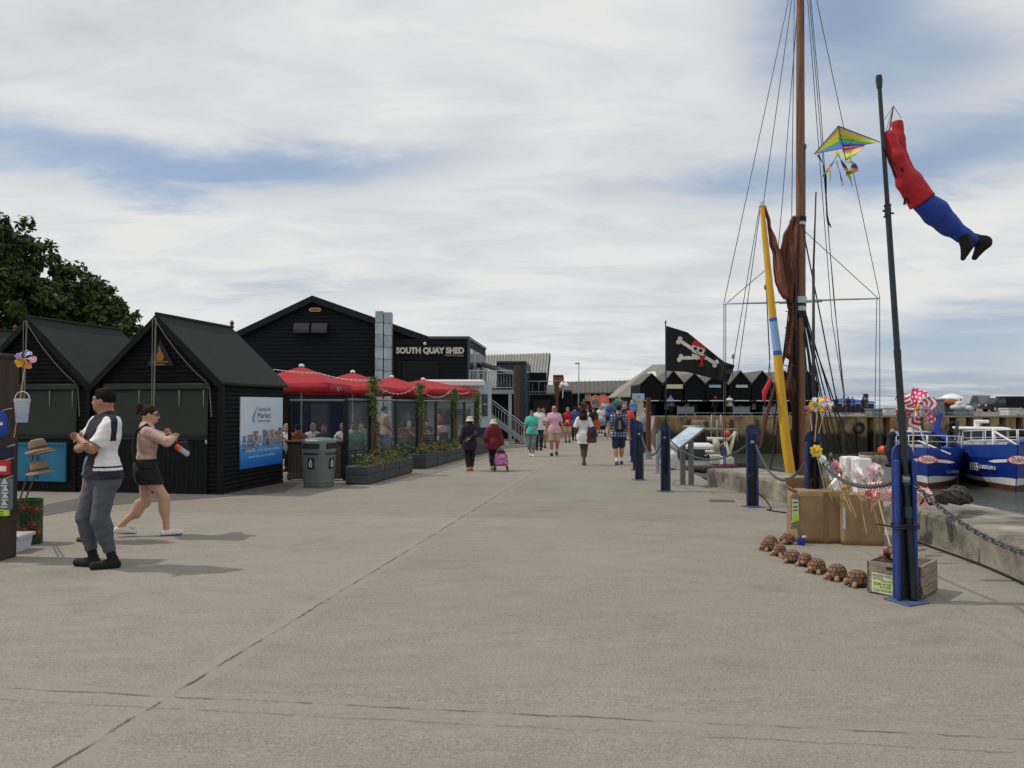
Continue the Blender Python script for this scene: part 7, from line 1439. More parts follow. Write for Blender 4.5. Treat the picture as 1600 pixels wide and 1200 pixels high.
b = MB(); b.tube([P(1391, 676, 7.2), P(1394, 671, 7.2), P(1400, 676, 7.2), P(1404, 678, 7.0)], .006, 5); b.build('hoop', 'white_old', t, smooth='all'); b = MB(); b.ball(P(1389, 727, 7.2), .03, 7, sc=(1.5, .8, .6)); b.build('foot', 'cloth_black', t, smooth=True)
# ------------------------------------------------------------------ sailing barge
BYk = 18.4
def B(px, py, dy=0): return P(px, py, BYk+dy)
t = thing('sailing_barge', 'moored sailing barge with tall brown mast, yellow spar and furled rust sails', 'sailing boat', Vector((7.4, 17, WZ)))
b = MB(); sts = []
for i in range(13):
    f = i/12; yy = 12.2+f*8.6; w_ = 1.25*min(1, (1-abs(2*f-1)**4)+.08); zz = -1.15+.25*abs(2*f-1)**2; c = 7.55
    sts.append([Vector((c-w_, yy, zz)), Vector((c-w_*1.02, yy, -1.8)), Vector((c-w_*.8, yy, -2.8)), Vector((c+w_*.8, yy, -2.8)), Vector((c+w_*1.02, yy, -1.8)), Vector((c+w_, yy, zz))])
b.loft(sts); b.build('hull', mk('barge_hull', (.02, .02, .022), .5, .3, 3), t, smooth=True)
b = MB(); b.bev((7.55, 15.0, -1.0), (1.3, 2.2, .5), .04); b.build('hatch', 'wood', t)
b = MB(); mt = [B(1252, 742), B(1251.5, 640), B(1250.5, 475), B(1250, 340), B(1250, 200), B(1250.5, 0)]; mt.insert(0, Vector((mt[0].x, mt[0].y, -1.3))); mt.append(mt[-1]+(mt[-1]-mt[-2])*.12); b.tube(mt, [.105, .103, .10, .096, .093, .09, .088, .085], 14); ms = b.build('mast', 'mast_wood', t, smooth=True)
b = MB(); 
for y0, y1, r in ((464, 474, .15), (477, 486, .14), (347, 352, .125)): b.tube([B(1250.3, y0), B(1250.3, y1)], r, 12)
b.build('mast_band', 'galv', ms, smooth=True); b = MB(); [b.tube([B(1250.3, y0), B(1250.3, y0+3.5)], .14, 12) for y0 in (339, 343, 475.5, 487, 492)]; b.build('lashing', 'dark', ms)
b = MB(); b.tube([B(1257, 742), B(1257, 300), B(1257.5, 232)], [.03, .028, .022], 8); b.ball(B(1257.5, 229), .06, 8, sc=(.8, .8, 1.3)); b.build('topmast_heel', mk('steel_spar', (.12, .125, .13), .45, .2, metal=.4), t, smooth='all')
b = MB(); b.tube([B(1245, 740, -.1), B(1243, 480, -.1), B(1242, 350, -.1)], [.045, .04, .03], 8); b.build('sail_track', 'pole_black', t, smooth='all')
sq = [(1237, 752), (1228, 690), (1219, 600), (1215, 553), (1208, 500), (1201, 430), (1195, 370), (1190.5, 320)]; sr = [.112, .112, .106, .097, .088, .077, .066, .052]
def sub(a, b_): return [B(x, y, -.3) for x, y in sq[a:b_]], sr[a:b_]
for nm, (pts, rr_s), m_ in (('spar', sub(0, 4), 'sprit_yellow'), ('spar', sub(4, 8), 'sprit_yellow'), ('spar_band', sub(3, 5), 'band_blue')): b = MB(); b.tube(pts, rr_s, 14); sprt = b.build(nm, m_, t, smooth=True)
b = MB(); b.tube([B(1208.4, 502, -.3), B(1207.6, 497, -.3)], .091, 14); b.tube([B(1215.3, 555, -.3), B(1214.6, 548, -.3)], .100, 14); b.build('band_edge', 'band_blue_dark', t, smooth=True); b = MB(); b.tube([B(1190.5, 322, -.3), B(1190, 316, -.3)], [.07, .05], 8); b.tube([B(1188, 319, -.3), B(1194, 317, -.3)], .025, 6); b.build('spar_cap', 'galv', t, smooth=True)
def sailcloth(nm, rows, m_, dy, fold=5.5, dep=.16, seed=0):
    rows = [(y, l, r) for y, l, r in rows]; b = MB(); N_ = 40; R_ = []
    ys = []
    for (y0, l0, r0), (y1, l1, r1) in zip(rows, rows[1:]):
        k = max(2, int((y1-y0)/5))
        for j in range(k): f = j/k; f2 = f*f*(3-2*f); ys.append((y0+(y1-y0)*f, l0+(l1-l0)*f2, r0+(r1-r0)*f2))
    ys.append(rows[-1])
    for y, l, r in ys:
        ring = []
        for i in range(N_):
            a = 2*math.pi*i/N_; u_ = -math.cos(a); d = math.sin(a); w_ = (r-l)*BYk/F/2
            rip = .030*math.sin(a*fold+y*.03+seed)+.018*math.sin(a*fold*2.3-y*.05+seed*2); c = B((l+r)/2, y, dy)
            ring.append(c+Vector((u_*(w_+rip*.5), -d*min(dep, w_*1.2)*(1+rip*7)*.8-rip, 0)))
        R_.append(ring)
    b.loft(R_); return b.build(nm, m_, t, smooth='all')
sailcloth('sail', [(338, 1238, 1248), (345, 1234, 1247), (370, 1223, 1246), (395, 1219, 1246), (410, 1219, 1245), (430, 1222, 1244), (450, 1226, 1243), (468, 1228, 1242), (474, 1231, 1240)], 'sail', -.05, 4, .24, 1)
sailcloth('sail', [(322, 1192, 1195), (350, 1199, 1203), (380, 1202, 1213), (398, 1208, 1220), (420, 1209, 1226), (440, 1211, 1231), (455, 1216, 1235), (467, 1224, 1237)], 'sail_red', -.12, 3, .14, 3)
sailcloth('furled_sail', [(474, 1229, 1241), (492, 1233, 1241), (520, 1230, 1241), (545, 1225, 1240), (556, 1224, 1240), (563, 1234, 1241), (585, 1230, 1241), (600, 1226, 1241), (610, 1225, 1241), (617, 1231, 1240), (640, 1237, 1241), (735, 1239, 1242)], 'sail', .0, 4, .2, 5)
for y in (486, 512, 535, 570, 590, 607):
    b = MB(); x0, x1 = 1226+2*math.sin(y), 1242; b.tube([B(x0, y, -.22), B((x0+x1)/2, y+3, -.32), B(x1, y+1, -.2)], .012, 5); b.build('brail', 'rope_dark', t)
b = MB(); b.tube([B(1131, 474.5), B(1190, 473.5), B(1250, 471), B(1310, 468), B(1375, 466.5)], [.018, .022, .024, .022, .018], 6); b.tube([B(1218, 472.6), B(1284, 469.8)], .038, 8); b.build('crosstree', 'galv', t, smooth='all')
b = MB(); th_ = .0095
LN_ = [[(1131, 474), (1232, 0), (1236, -30)], [(1131, 475), (1131, 760)], [(1134, 475), (1133.5, 760)], [(1134, 475), (1197, 421)], [(1375, 467), (1276, 0), (1270, -30)], [(1374.5, 467), (1375, 760)], [(1370, 468), (1365, 760)], [(1372, 466), (1256, 360)],
       [(1193, 316), (1237, 0)], [(1187, 322), (1146, 565), (1144, 590)], [(1188, 326), (1153, 580)], [(1247, 0), (1222, 320), (1213, 420)], [(1262, 0), (1280, 240), (1300, 500), (1322, 640)], [(1265, 0), (1284, 230), (1303, 470), (1320, 620)], [(1267, 0), (1283, 180), (1296, 380), (1312, 560), (1323, 660)],
       [(1241, 0), (1237, 340)], [(1257, 230), (1256, 0)], [(1192, 330), (1198, 470), (1206, 640), (1235, 740)], [(1195, 400), (1203, 560), (1189, 690)]]
for l_ in LN_: b.tube([B(x, y, -.1 if k % 2 else .1) for k, (x, y) in enumerate(l_)], th_, 4)
b.build('stay', 'wire', t); b = MB()
for i, (x0, y0, x1, y1) in enumerate(((1252, 478, 1287, 700), (1254, 480, 1300, 720), (1255, 482, 1308, 735), (1256, 484, 1318, 735), (1258, 486, 1330, 735), (1247, 480, 1196, 660), (1246, 484, 1186, 690), (1247, 476, 1176, 720), (1256, 500, 1280, 720), (1256, 520, 1296, 735), (1251, 470, 1269, 700), (1253, 350, 1310, 640), (1248, 352, 1206, 690), (1254, 488, 1341, 735), (1246, 488, 1203, 735))):
    b.tube([B(x0, y0, -.1), B((x0+x1)/2+1, (y0+y1)/2+2, .2*(i % 3)), Vector((B(x1, y1).x, BYk+.4*(i % 3), -1.1))if False else B(x1, y1, .4*(i % 3))], .017, 5)
b.build('shroud', mk('tarred_rope', (.035, .03, .026), .8), t)
b = MB()
for x, y in ((1145.5, 557), (1196, 449), (1298, 711), (1281, 705)): b.ball(B(x, y), .05, 8, sc=(.8, .6, 1.3))
b.build('block', 'wood_pale', t, smooth=True)
b = MB(); b.tube([B(1215, 590, -.2), B(1200, 640, -.2), B(1188, 700, -.2)], [.03, .042, .03], 8); b.build('bowsprit_sail', mk('sail_rust', (.09, .03, .025), .85, .3, 4), t, smooth=True); b = MB(); b.tube([B(1205, 590, -.3), B(1195, 612, -.3), B(1193, 628, -.3)], [.03, .07, .02], 8); b.build('pennant', 'red', t, smooth=True)
# ------------------------------------------------------------------ fishing boats
def hull(t, L_, Bm, cols, sheer, low=-.5, blunt=3.4, wl=0):
    b = MB(); N_ = 22; rows = [(-.5, .50), (.24, .81), (.42, .86), (.95, .95), (sheer['main'], 1.0), (sheer['bul'], 1.035)]; S_ = []
    for i in range(N_+1):
        f = i/N_; y = L_*f**1.25; ring = []
        for j, (z, k) in enumerate(rows):
            z2 = z; up_ = math.exp(-y/3.0)
            if j == 4: z2 = z+up_*sheer['rise']
            if j == 5: z2 = z+up_*sheer['rise']*1.15-(sheer.get('cut', 0) if y > sheer.get('cuty', 99) else 0)
            if j == 2: z2 = z+.14*math.exp(-((y-.2)/.9)**2)
            if j == 3: z2 = (rows[2][0]+sheer['main'])/2+up_*.3
            yy = y-(.25+.16*j)*math.exp(-y/1.0)*1.1+.9
            hb = Bm/2*k*(1-(1-min(1, (y+.02)/(blunt*(1.25-.06*j))))**2.3)*(1-.12*max(0, f-.7)/.3); ring.append((hb, yy, z2))
        S_.append([Vector((-x, y_, z_)) for x, y_, z_ in ring[::-1]]+[Vector((x, y_, z_)) for x, y_, z_ in ring])
    nn = len(S_[0]); vs = [p for r in S_ for p in r]; fs = []; ms = []
    for i in range(N_):
        for j in range(nn-1):
            fs.append((i*nn+j, i*nn+j+1, (i+1)*nn+j+1, (i+1)*nn+j)); ms.append([4, 3, 2, 1, 0, 0, 0, 1, 2, 3, 4][j] if nn == 12 else 0)
    fs.append(tuple(range(N_*nn, N_*nn+nn))); ms.append(2); fs.append(tuple(range(nn-1, -1, -1))); ms.append(2)
    b.add(vs, fs, ms); b.build('hull', cols, t, world=False, smooth=True, recalc=False)
    b = MB(); dk = [(S_[i][1]+Vector((.06, 0, -.15)), S_[i][-2]+Vector((-.06, 0, -.15))) for i in range(1, N_+1)]
    for (p, q), (r, s_) in zip(dk, dk[1:]): b.quad(p, q, s_, r)
    b.build('deck', mk('deck_grey', (.12, .13, .15), .8, .2), t, world=False); return S_
HC = ['boat_red', 'boat_white', 'boat_blue', 'boat_blue', 'boat_blue_light']
def emblem(t, S_, y, z, side=None):
    # oval badge on the stem with a pale blade on each bow
    n = Vector((0, -1, .12)).normalized(); c = Vector((0, y, z)); b = MB(); b.prism([(.36*math.cos(a), .17*math.sin(a)) for a in [2*math.pi*k/20 for k in range(20)]], c, (1, 0, 0), (0, .12, .99), n, .05); e = b.build('oval_badge', mk('badge_white', (.66, .62, .6), .4), t, world=False)
    b = MB(); b.prism([(.40*math.cos(a), .20*math.sin(a)) for a in [2*math.pi*k/20 for k in range(20)]], c-n*.02, (1, 0, 0), (0, .12, .99), n, .05); b.build('badge_rim', 'red', e, world=False)
    for s_ in (-1, 1): b = MB(); b.prism([(0, -.08), (s_*.5, -.13), (s_*.75, -.08), (s_*.5, 0), (0, .05)], c+Vector((s_*.38, .16, -.03)), Vector((.90, .42*s_, 0)).normalized(), UP, Vector((s_*.42, -.9, 0)), .04); b.build('badge_blade', 'boat_white', e, world=False, recalc=True)
    return e, c, n
def rail(t, S_, h, y1, m_='boat_white', k0=1):
    b = MB(); N_ = len(S_)
    for si in (0, -1):
        p = [S_[i][si] for i in range(0, N_) if S_[i][si].y < y1]; b.tube([q+UP*h for q in p], .024, 6); b.tube([q+UP*h*.5 for q in p], .014, 5)
        for q in p[::3]: b.tube([q-UP*.02, q+UP*h], .022, 5)
    b.build('bow_rail', m_, t, world=False, smooth='all')
def wheelhouse(t, x, y, z, w_, d_, h_, roof, wall='boat_white'):
    b = MB(); b.bev((x, y, z+h_*.28), (w_, d_, h_*.56), .03); wl = b.build('wheelhouse', wall, t, world=False); b = MB(); b.bev((x, y, z+h_*.75), (w_*.94, d_*.94, h_*.40), .02); b.build('window', 'pane', wl, world=False)
    b = MB()
    for i in range(5): b.box((x-w_/2+w_*i/4*.98+.02, y-d_/2-.0, z+h_*.75), (.07, .07, h_*.44)); 
    for i in (0, 1, 2):
        for s_ in (-1, 1): b.box((x+s_*w_/2, y-d_/2+d_*i/2, z+h_*.75), (.07, .07, h_*.44))
    b.build('mullion', wall, wl, world=False); b = MB(); b.bev((x, y, z+h_+.02), (w_+.25, d_+.3, .12), .04); b.build('roof', roof, wl, world=False); return wl
c1 = P(1450, 762, 35); t = thing('fishing_boat', 'blue fishing boat nearer the middle, its bow partly behind the foremost post', 'fishing boat', Vector((c1.x, c1.y, WZ)), R(-29), 'blue fishing boats'); S_ = hull(t, 10, 3.0, HC, dict(main=1.25, bul=1.62, rise=.24)); rail(t, S_, .55, 3.6)
e, c, n = emblem(t, S_, -.26, 1.36); rm = Matrix.Identity(3); wc = lambda p: t.location+rm@Vector(p)
text('DANI', wc(c+n*.085+Vector((-.24, 0, -.09))), rm@Vector((1, 0, 0)), rm@Vector((0, .12, .99)), .54, .22, 'red', e, depth=.01, bold=.0)
text('OLIVER F', wc(Vector((.72, .32, .74))), rm@Vector((.80, .6, 0)), UP, .62, .12, mk('faint_letter', (.12, .16, .36), .5), t, depth=.02)
wheelhouse(t, -.7, 5.0, 1.2, 1.9, 1.9, 1.15, 'boat_blue'); b = MB()
for s_ in (-1, 1): b.tube([(-.7+s_*.75, 3.2, 1.2), (-.75+s_*.1, 3.0, 3.75)], .05, 6)
b.tube([(-1.25, 3.1, 2.5), (.0, 3.1, 2.5)], .045, 6); b.tube([(-.7, 3.2, 2.4), (-.7, 5, 2.5)], .04, 6); b.tube([(-.4, 1.9, 2.1), (.9, .3, 1.6)], .04, 6); b.build('gantry', 'boat_white', t, world=False, smooth='all')
b = MB(); b.lathe([(.22, 0), (.22, .12), (.1, .2), (.02, .22)], (-.7, 4.6, 2.5), 10); b.tube([(-.75, 3.4, 2.5), (-.75, 3.4, 2.95)], .09, 8); b.build('radar', 'boat_white', t, world=False, smooth=True)
b = MB(); b.bev((.9, 3.8, 1.55), (.9, 1.1, .5), .1); b.build('fish_box', 'boat_blue_light', t, world=False); b = MB(); b.bev((.3, 2.2, 1.55), (.8, .7, .35), .1); b.build('winch', 'boat_red', t, world=False, smooth=True)
c2 = P(1590, 767, 33.9); t = thing('fishing_boat', 'blue fishing boat F165 with white wheelhouse at the right edge', 'fishing boat', Vector((c2.x, c2.y, WZ)), R(-25), 'blue fishing boats'); S_ = hull(t, 11, 3.8, HC, dict(main=1.18, bul=1.72, rise=.32, cut=.42, cuty=3.6), blunt=3.6); rail(t, S_, .65, 3.4)
e, c, n = emblem(t, S_, -.30, 1.42); rm = Matrix.Identity(3)
text('DANI', t.location+rm@(c+n*.085+Vector((-.24, 0, -.09))), rm@Vector((1, 0, 0)), rm@Vector((0, .12, .99)), .54, .22, 'red', e, depth=.01, bold=.0)
def onhull(body, s0, z, w_, h_, bold):   # lettering wrapped round the starboard bow, s0 metres of curve from the stem
    cv = [(S_[i][2].lerp(S_[i][1], max(0, min(1, (z-S_[i][2].z)/(S_[i][1].z-S_[i][2].z))))) for i in range(1, 20)]; ln = [0]
    for p, q in zip(cv, cv[1:]): ln.append(ln[-1]+(q-p).length)
    o = text(body, (0, 0, 0), (1, 0, 0), (0, 0, 1), w_, h_, 'boat_white', None, depth=.03, bold=bold)
    for v_ in o.data.vertices:
        a = s0-v_.co.x; k = max(i for i in range(len(ln)-1) if ln[i] <= max(a, 0)); d = (cv[k+1]-cv[k]); d.z = 0; d.normalize(); p = cv[k]+d*(a-ln[k]); nn = Vector((-abs(d.y), -d.x*0-abs(d.x), 0)); v_.co = Vector((p.x, p.y, z+v_.co.z))+nn*(.05-v_.co.y)
    o.parent = t
onhull('F165', 2.55, .72, .66, .38, .008); onhull('CARDIUM II', 1.82, .86, 1.1, .17, .006)
wheelhouse(t, -.75, 5.6, 1.25, 2.1, 1.9, 1.35, 'boat_white'); b = MB(); b.tube([(-.95, 5.2, 2.7), (-.95, 5.2, 3.05)], .14, 10); b.bev((-.75, 5.1, 2.98), (.65, .2, .16), .04); b.build('radar', 'boat_white', t, world=False, smooth=True)
b = MB(); b.tube([(-.6, 2.2, 1.3), (-.6, 2.2, 2.7)], .07, 7); b.tube([(-.6, 2.2, 2.6), (.6, 1.0, 1.7)], .05, 6); b.tube([(-1.6, 3.0, 2.1), (1.8, 3.0, 2.2)], .04, 6); b.build('derrick', 'boat_white', t, world=False, smooth='all')
b = MB(); b.bev((1.2, 2.4, 1.9), (1.7, 1.5, .7), .12); b.bev((.9, 4.2, 1.6), (1.3, 1.4, .8), .1); b.build('foredeck_shelter', 'boat_blue', t, world=False)
rr = random.Random(8); b = MB()
b.tube([(-2.7, 3.4, 3.4), (-2.9, 3.2, 2.5), (-2.3, 3.0, 2.0), (-1.6, 2.8, 1.55)], [.16, .22, .2, .12], 8); b.build('blue_arm', 'boat_blue', t, world=False, smooth=True); b = MB()
for k in range(14): b.tube([(-3.2+rr.uniform(0, 1.2), 3.2+rr.uniform(-.6, 1), 1.0+rr.uniform(-.4, .6)), (-3.2+rr.uniform(0, 1.4), 3.2+rr.uniform(-.6, 1), 2.0+rr.uniform(-.4, 1.5))], rr.uniform(.04, .12), 6)
b.build('dredge_gear', mk('gear_dark', (.03, .03, .045), .8, .4, 4), t, world=False, smooth='all'); b = MB()
for k in range(5): b.ball((-1.9+.28*k*.6, 2.9+.1*k, 1.62+.1*math.sin(k*2)), .17, 8)
b.build('net_roll', mk('net_red', (.14, .06, .05), .9, .3, 8), t, world=False, smooth=True)
q = P(1370, 712, 52); t = thing('rowing_boat', 'small cream rowing boat with red gunwale and orange buoy', 'rowing boat', Vector((q.x, q.y, WZ)), R(80)); b = MB(); st_ = []
for i in range(9): f = i/8; y = -1.1+f*2.2; w_ = .55*(1-abs(2*f-1)**2.6*.9); st_.append([Vector((-w_, y, .55)), Vector((-w_*.9, y, .2)), Vector((-w_*.5, y, -.15)), Vector((w_*.5, y, -.15)), Vector((w_*.9, y, .2)), Vector((w_, y, .55))])
b.loft(st_, 0, True, False); b.build('hull', mk('dinghy_cream', (.42, .38, .30), .6), t, world=False, smooth=True, thick=.03, recalc=False); b = MB()
for k in (0, 5): b.tube([s_[k] for s_ in st_], .06, 5)
b.build('gunwale', 'boat_red', t, world=False, smooth='all'); b = MB(); b.ball((.1, -.4, .75), .32, 10); b.build('buoy', 'orange', t, world=False, smooth=True)
# trawler moored beside the quay, behind the information board
c3 = P(1090, 735, 23); t = thing('trawler', 'old trawler with cream gantry, orange float and heaped nets below the quay', 'fishing boat', Vector((7.0, 21.0, WZ)), R(-8)); HT = ['boat_red', 'boat_red', 'trawl_hull', 'trawl_hull', 'trawl_hull']; mk('trawl_hull', (.02, .03, .026), .55, .3, 3); S_ = hull(t, 9.5, 3.1, HT, dict(main=1.15, bul=1.45, rise=.2))
tw = lambda px, py, Y: P(px, py, Y)
mk('gantry_cream', (.55, .50, .38), .55, .15, 4)
b = MB(); Yt = 24
for a_, e_, r in (((1128, 674), (1110, 745), .05), ((1112, 690), (1126, 738), .075), ((1085, 686), (1120, 686), .055), ((1098, 686), (1100, 705), .11), ((1102, 700), (1128, 676), .035), ((1082, 713), (1095, 704), .03), ((1088, 712), (1115, 712), .06), ((1082, 706), (1110, 707), .05), ((1112, 713), (1120, 726), .03)): b.tube([tw(*a_, Yt), tw(*e_, Yt)], r, 7)
b.build('gantry', 'gantry_cream', t, smooth='all'); b = MB()
for a_, e_, r in (((1053, 670), (1130, 671), .035), ((1090, 648), (1089, 690), .022), ((1098, 656), (1099, 685), .03), ((1104, 648), (1106, 682), .025), ((1060, 659), (1085, 658), .02), ((1066, 658), (1062, 672), .02), ((1074, 658), (1080, 672), .02), ((1046, 667), (1078, 666), .035), ((1056, 672), (1060, 690), .03), ((1128, 672), (1130, 690), .02)): b.tube([tw(*a_, Yt+.3), tw(*e_, Yt+.3)], r, 5)
b.build('mast', mk('mast_grey', (.28, .27, .25), .5), t, smooth='all'); b = MB(); b.ball(tw(1115, 677, Yt), .10, 12); b.build('float', 'orange', t, smooth=True); b = MB(); q = tw(1070, 706, Yt); b.bev(q+Vector((-.1, .8, -.35)), (1.3, 1.5, 1.1), .05); wl_ = b.build('wheelhouse', 'boat_white', t); b = MB(); b.bev(q+Vector((-.1, .04, -.1)), (1.0, .05, .35), .01); b.build('window', 'pane', wl_)
b = MB(); [b.bev(tw(1098+k*9, 718+2*k, Yt), (.32, .3, .28), .02, k) for k in range(3)]; b.build('fish_box', 'white_old', t); b = MB(); b.bev(tw(1110, 708, Yt), (.18, .2, .45), .05); b.build('tarp', mk('tarp_blue', (.05, .07, .22), .8), t); b = MB()
rr = random.Random(12)
for k in range(16): b.ball(tw(1100+rr.uniform(0, 36), 733+rr.uniform(-3, 6), Yt-.3+rr.uniform(-.3, .3)), rr.uniform(.10, .2), 7, sc=(1.3, 1, .6))
b.build('net_heap', mk('net_maroon', (.08, .016, .022), .95, .4, 12), t, smooth='all'); b = MB()
for k in range(10): b.ball(tw(1052+k*6, 735+rr.uniform(-3, 6), Yt-.5), rr.uniform(.12, .22), 7, sc=(1.5, 1, .6))
b.build('rope_heap', 'net', t, smooth='all'); b = MB(); b.lathe([(.02, -.25), (.16, -.18), (.2, 0), (.14, .2), (.03, .26)], tw(1053, 722, 20.5), 10, sx=1.3); b.build('fender', 'white_old', t, smooth=True)
# ------------------------------------------------------------------ far quay clutter
def far(px, py, Y): p = P(px, py, Y); return Vector((p.x, Y, .614))
def boxthing(nm, label, cat, px0, px1, y0, Y, m_, dep=1.2, z0=.614, group=None):
    p0, p1 = P(px0, y0, Y), P(px1, y0, Y); t = thing(nm, label, cat, Vector(((p0.x+p1.x)/2, Y+dep/2, z0)), 0, group); b = MB(); b.bev(((p0.x+p1.x)/2, Y+dep/2, (z0+p0.z)/2), (p1.x-p0.x, dep, p0.z-z0), .04); b.build('body', m_, t)
    b = MB(); b.box(((p0.x+p1.x)/2, Y+dep/2, p0.z+.03), (p1.x-p0.x+.12, dep+.12, .08)); b.build('rim', m_, t); return t
boxthing('fish_bin', 'low white plastic fish bin on the far quay left of the crimson pinwheel', 'fish bin', 1383, 1400, 638, 63, 'white_old'); boxthing('fish_bin', 'wide dark grey bin on the far quay right of the harbour huts', 'fish bin', 1362, 1382, 640, 63.5, 'panel_grey'); boxthing('cargo_cage', 'tall grey wire cage on the far quay just right of the crimson pinwheel', 'cage', 1456, 1476, 625, 63, 'panel_grey', 1.6)
boxthing('fish_bin', 'grey bulk bin with a rust red cloth on top', 'fish bin', 1478, 1488, 630, 64, 'panel_grey'); boxthing('fish_bin', 'grey bin below the heaped white sacks', 'fish bin', 1490, 1512, 640, 63, 'panel_grey'); boxthing('fish_bin', 'grey bin right of the white sacks, nearest the vehicles', 'fish bin', 1512, 1523, 632, 63.5, 'galv_dark', 1.4); boxthing('fish_bin', 'white tub at the right edge of the far quay', 'fish bin', 1576, 1590, 639, 63, 'white_old'); boxthing('fish_bin', 'second white tub at the far right of the quay', 'fish bin', 1592, 1608, 640, 63.5, 'white_old')
q = P(1485, 629, 64); t = thing('red_cloth', 'rust red cover draped on the grey bulk bin', 'cover', q); b = MB(); b.ball(q, .7, 12, sc=(1.1, .9, .45)); b.build('cover', mk('cover_rust', (.28, .08, .025), .85, .2, 4), t, smooth=True)
q = P(1500, 637, 63.3); t = thing('white_sacks', 'heaped white sacks lying on the grey bin', 'sacks', q); b = MB(); [b.ball(q+Vector((dx, dy, dz)), .36, 10, sc=(1.2, 1, .7)) for dx, dy, dz in ((-.4, 0, 0), (.2, .1, .1), (.6, 0, -.05), (0, .2, .3))]; b.build('sacks', 'white_old', t, smooth='all')
q = far(1487, 640, 66); t = thing('white_awning', 'small white covered stand among the bins on the far quay', 'awning', q); b = MB(); b.lathe([(1.0, 1.45), (.5, 1.75), (.05, 1.85)], q, 8); b.build('canopy', 'white', t); b = MB(); [b.tube([q+Vector((x, 0, 0)), q+Vector((x, 0, 1.45))], .04, 5) for x in (-.8, .8)]; b.build('pole', 'galv_dark', t)
def car(label, px, Y, L_, H_, body, rz, pickup=False, box=False):
    q = far(px, 0, Y); t = thing('parked_vehicle', label, 'car', q, R(rz), 'vehicles parked on the far quay'); W2 = .9
    prof = [(-L_/2, .35), (-L_/2, .95), (-L_/2+.9, 1.05), (-L_/2+1.5, H_), (L_/2-.25, H_), (L_/2, 1.0), (L_/2, .35)] if not pickup else [(-L_/2, .35), (-L_/2, .95), (-L_/2+1.0, 1.05), (-L_/2+1.6, H_), (-L_/2+2.6, H_), (-L_/2+2.9, 1.05), (L_/2, 1.05), (L_/2, .35)]
    b = MB(); b.prism(prof, (0, -W2, 0), (1, 0, 0), UP, (0, 1, 0), W2*2); b.build('body', body, t, world=False); b = MB()
    for s_ in (-1, 1): b.prism([(-L_/2+1.15, 1.08), (-L_/2+1.6, H_-.12), (-L_/2+2.5, H_-.12), (-L_/2+2.6, 1.08)], (0, s_*(W2+.012)-(.005), 0), (1, 0, 0), UP, (0, 1, 0), .012)
    b.build('side_window', 'pane', t, world=False)
    if box: b = MB(); b.bev((L_/2-1.45, 0, 1.25), (2.9, W2*2.05, 1.35), .08); b.build('canopy_top', 'dark_glass', t, world=False)
    for x in (-L_/2+.95, L_/2-1.0):
        for s_ in (-1, 1):
            b = MB(); b.tube([(x, s_*(W2-.18), .36), (x, s_*(W2+.04), .36)], .36, 14); wh = b.build('wheel', 'dark', t, world=False); b = MB(); b.tube([(x, s_*(W2+.035), .36), (x, s_*(W2+.05), .36)], .2, 10); b.build('rim', 'galv', wh, world=False)
    for s_ in (-1, 1): b = MB(); b.box((-L_/2-.01, s_*.62, .82), (.04, .3, .14)); b.build('headlight', 'boat_white', t, world=False)
car('black pickup with a tall covered load bed on the far quay', 1556, 96, 5.2, 1.72, mk('car_black', (.015, .015, .017), .25), 4, box=True); car('silver grey estate car left of the black pickup', 1524, 104, 4.4, 1.6, mk('car_grey', (.12, .135, .15), .3), -30); car('grey van half hidden behind the bins', 1508, 100, 4.8, 2.1, mk('car_silver', (.28, .3, .31), .3), 20)
q = far(1332, 640, 84); t = thing('blue_shelter', 'low blue tarpaulin shelter on the far quay behind the rigging', 'shelter', q); b = MB(); b.patch(lambda u_, v_: q+Vector(((u_-.5)*4.2, (v_-.5)*2, 1.05+.55*math.sin(math.pi*v_)*(.7+.3*math.sin(u_*5)))), 14, 8); b.build('sheet', mk('tarp_bright', (.02, .085, .30), .7), t, thick=.03, recalc=False); b = MB(); b.bev(q+Vector((0, 0, .5)), (4, 1.6, 1.0), .05); b.build('stand', mk('stand_navy', (.02, .025, .05), .7), t)
q = far(1353, 640, 78); t = thing('notice_flag', 'tall narrow blue and white banner on the far quay', 'banner', q); b = MB(); b.box(q+UP*1.05, (.5, .06, 1.9)); b.build('banner', mk('banner_navy', (.02, .035, .10), .6, .4, 1.5), t); b = MB(); b.box(q+Vector((0, -.04, 1.35)), (.42, .03, .5)); b.build('panel', 'skyblue', t)
for i, (px, Y, tp2) in enumerate(((1318, 74, 'navy'), (1325, 76, 'blue'), (1341, 77, 'black'), (1346, 75, 'navy'), (1311, 73, 'grey'), (1300, 72, 'black'))):
    person(['tiny person in navy by the blue shelter', 'tiny person in blue by the blue shelter', 'tiny person in black right of the blue shelter', 'tiny person in navy just left of the tall banner', 'tiny person in grey left of the blue shelter', 'tiny person in black among the barge rigging'][i], far(px, 0, Y), 180-30*i, 1.68, 'tan', top=('tee', 'cloth_'+tp2, .9, .48), bottom=('trousers', 'cloth_navy', 1.9), group='people on the far quay', res=.035)
b = MB(); rr = random.Random(3); t = thing('quay_rail', 'thin railing and fenders along the far quay edge right of the huts', 'railing', Vector((33, 61.4, .64)))
for k in range(40): x = 14.5+k*1.5; b.tube([(x, 61.35, .64), (x, 61.35, .9)], .03, 4)
b.build('post', 'galv_dark', t); b = MB(); b.tube([(14.5, 61.35, .86), (73, 61.35, .86)], .02, 4); b.build('rail', 'galv_dark', t)
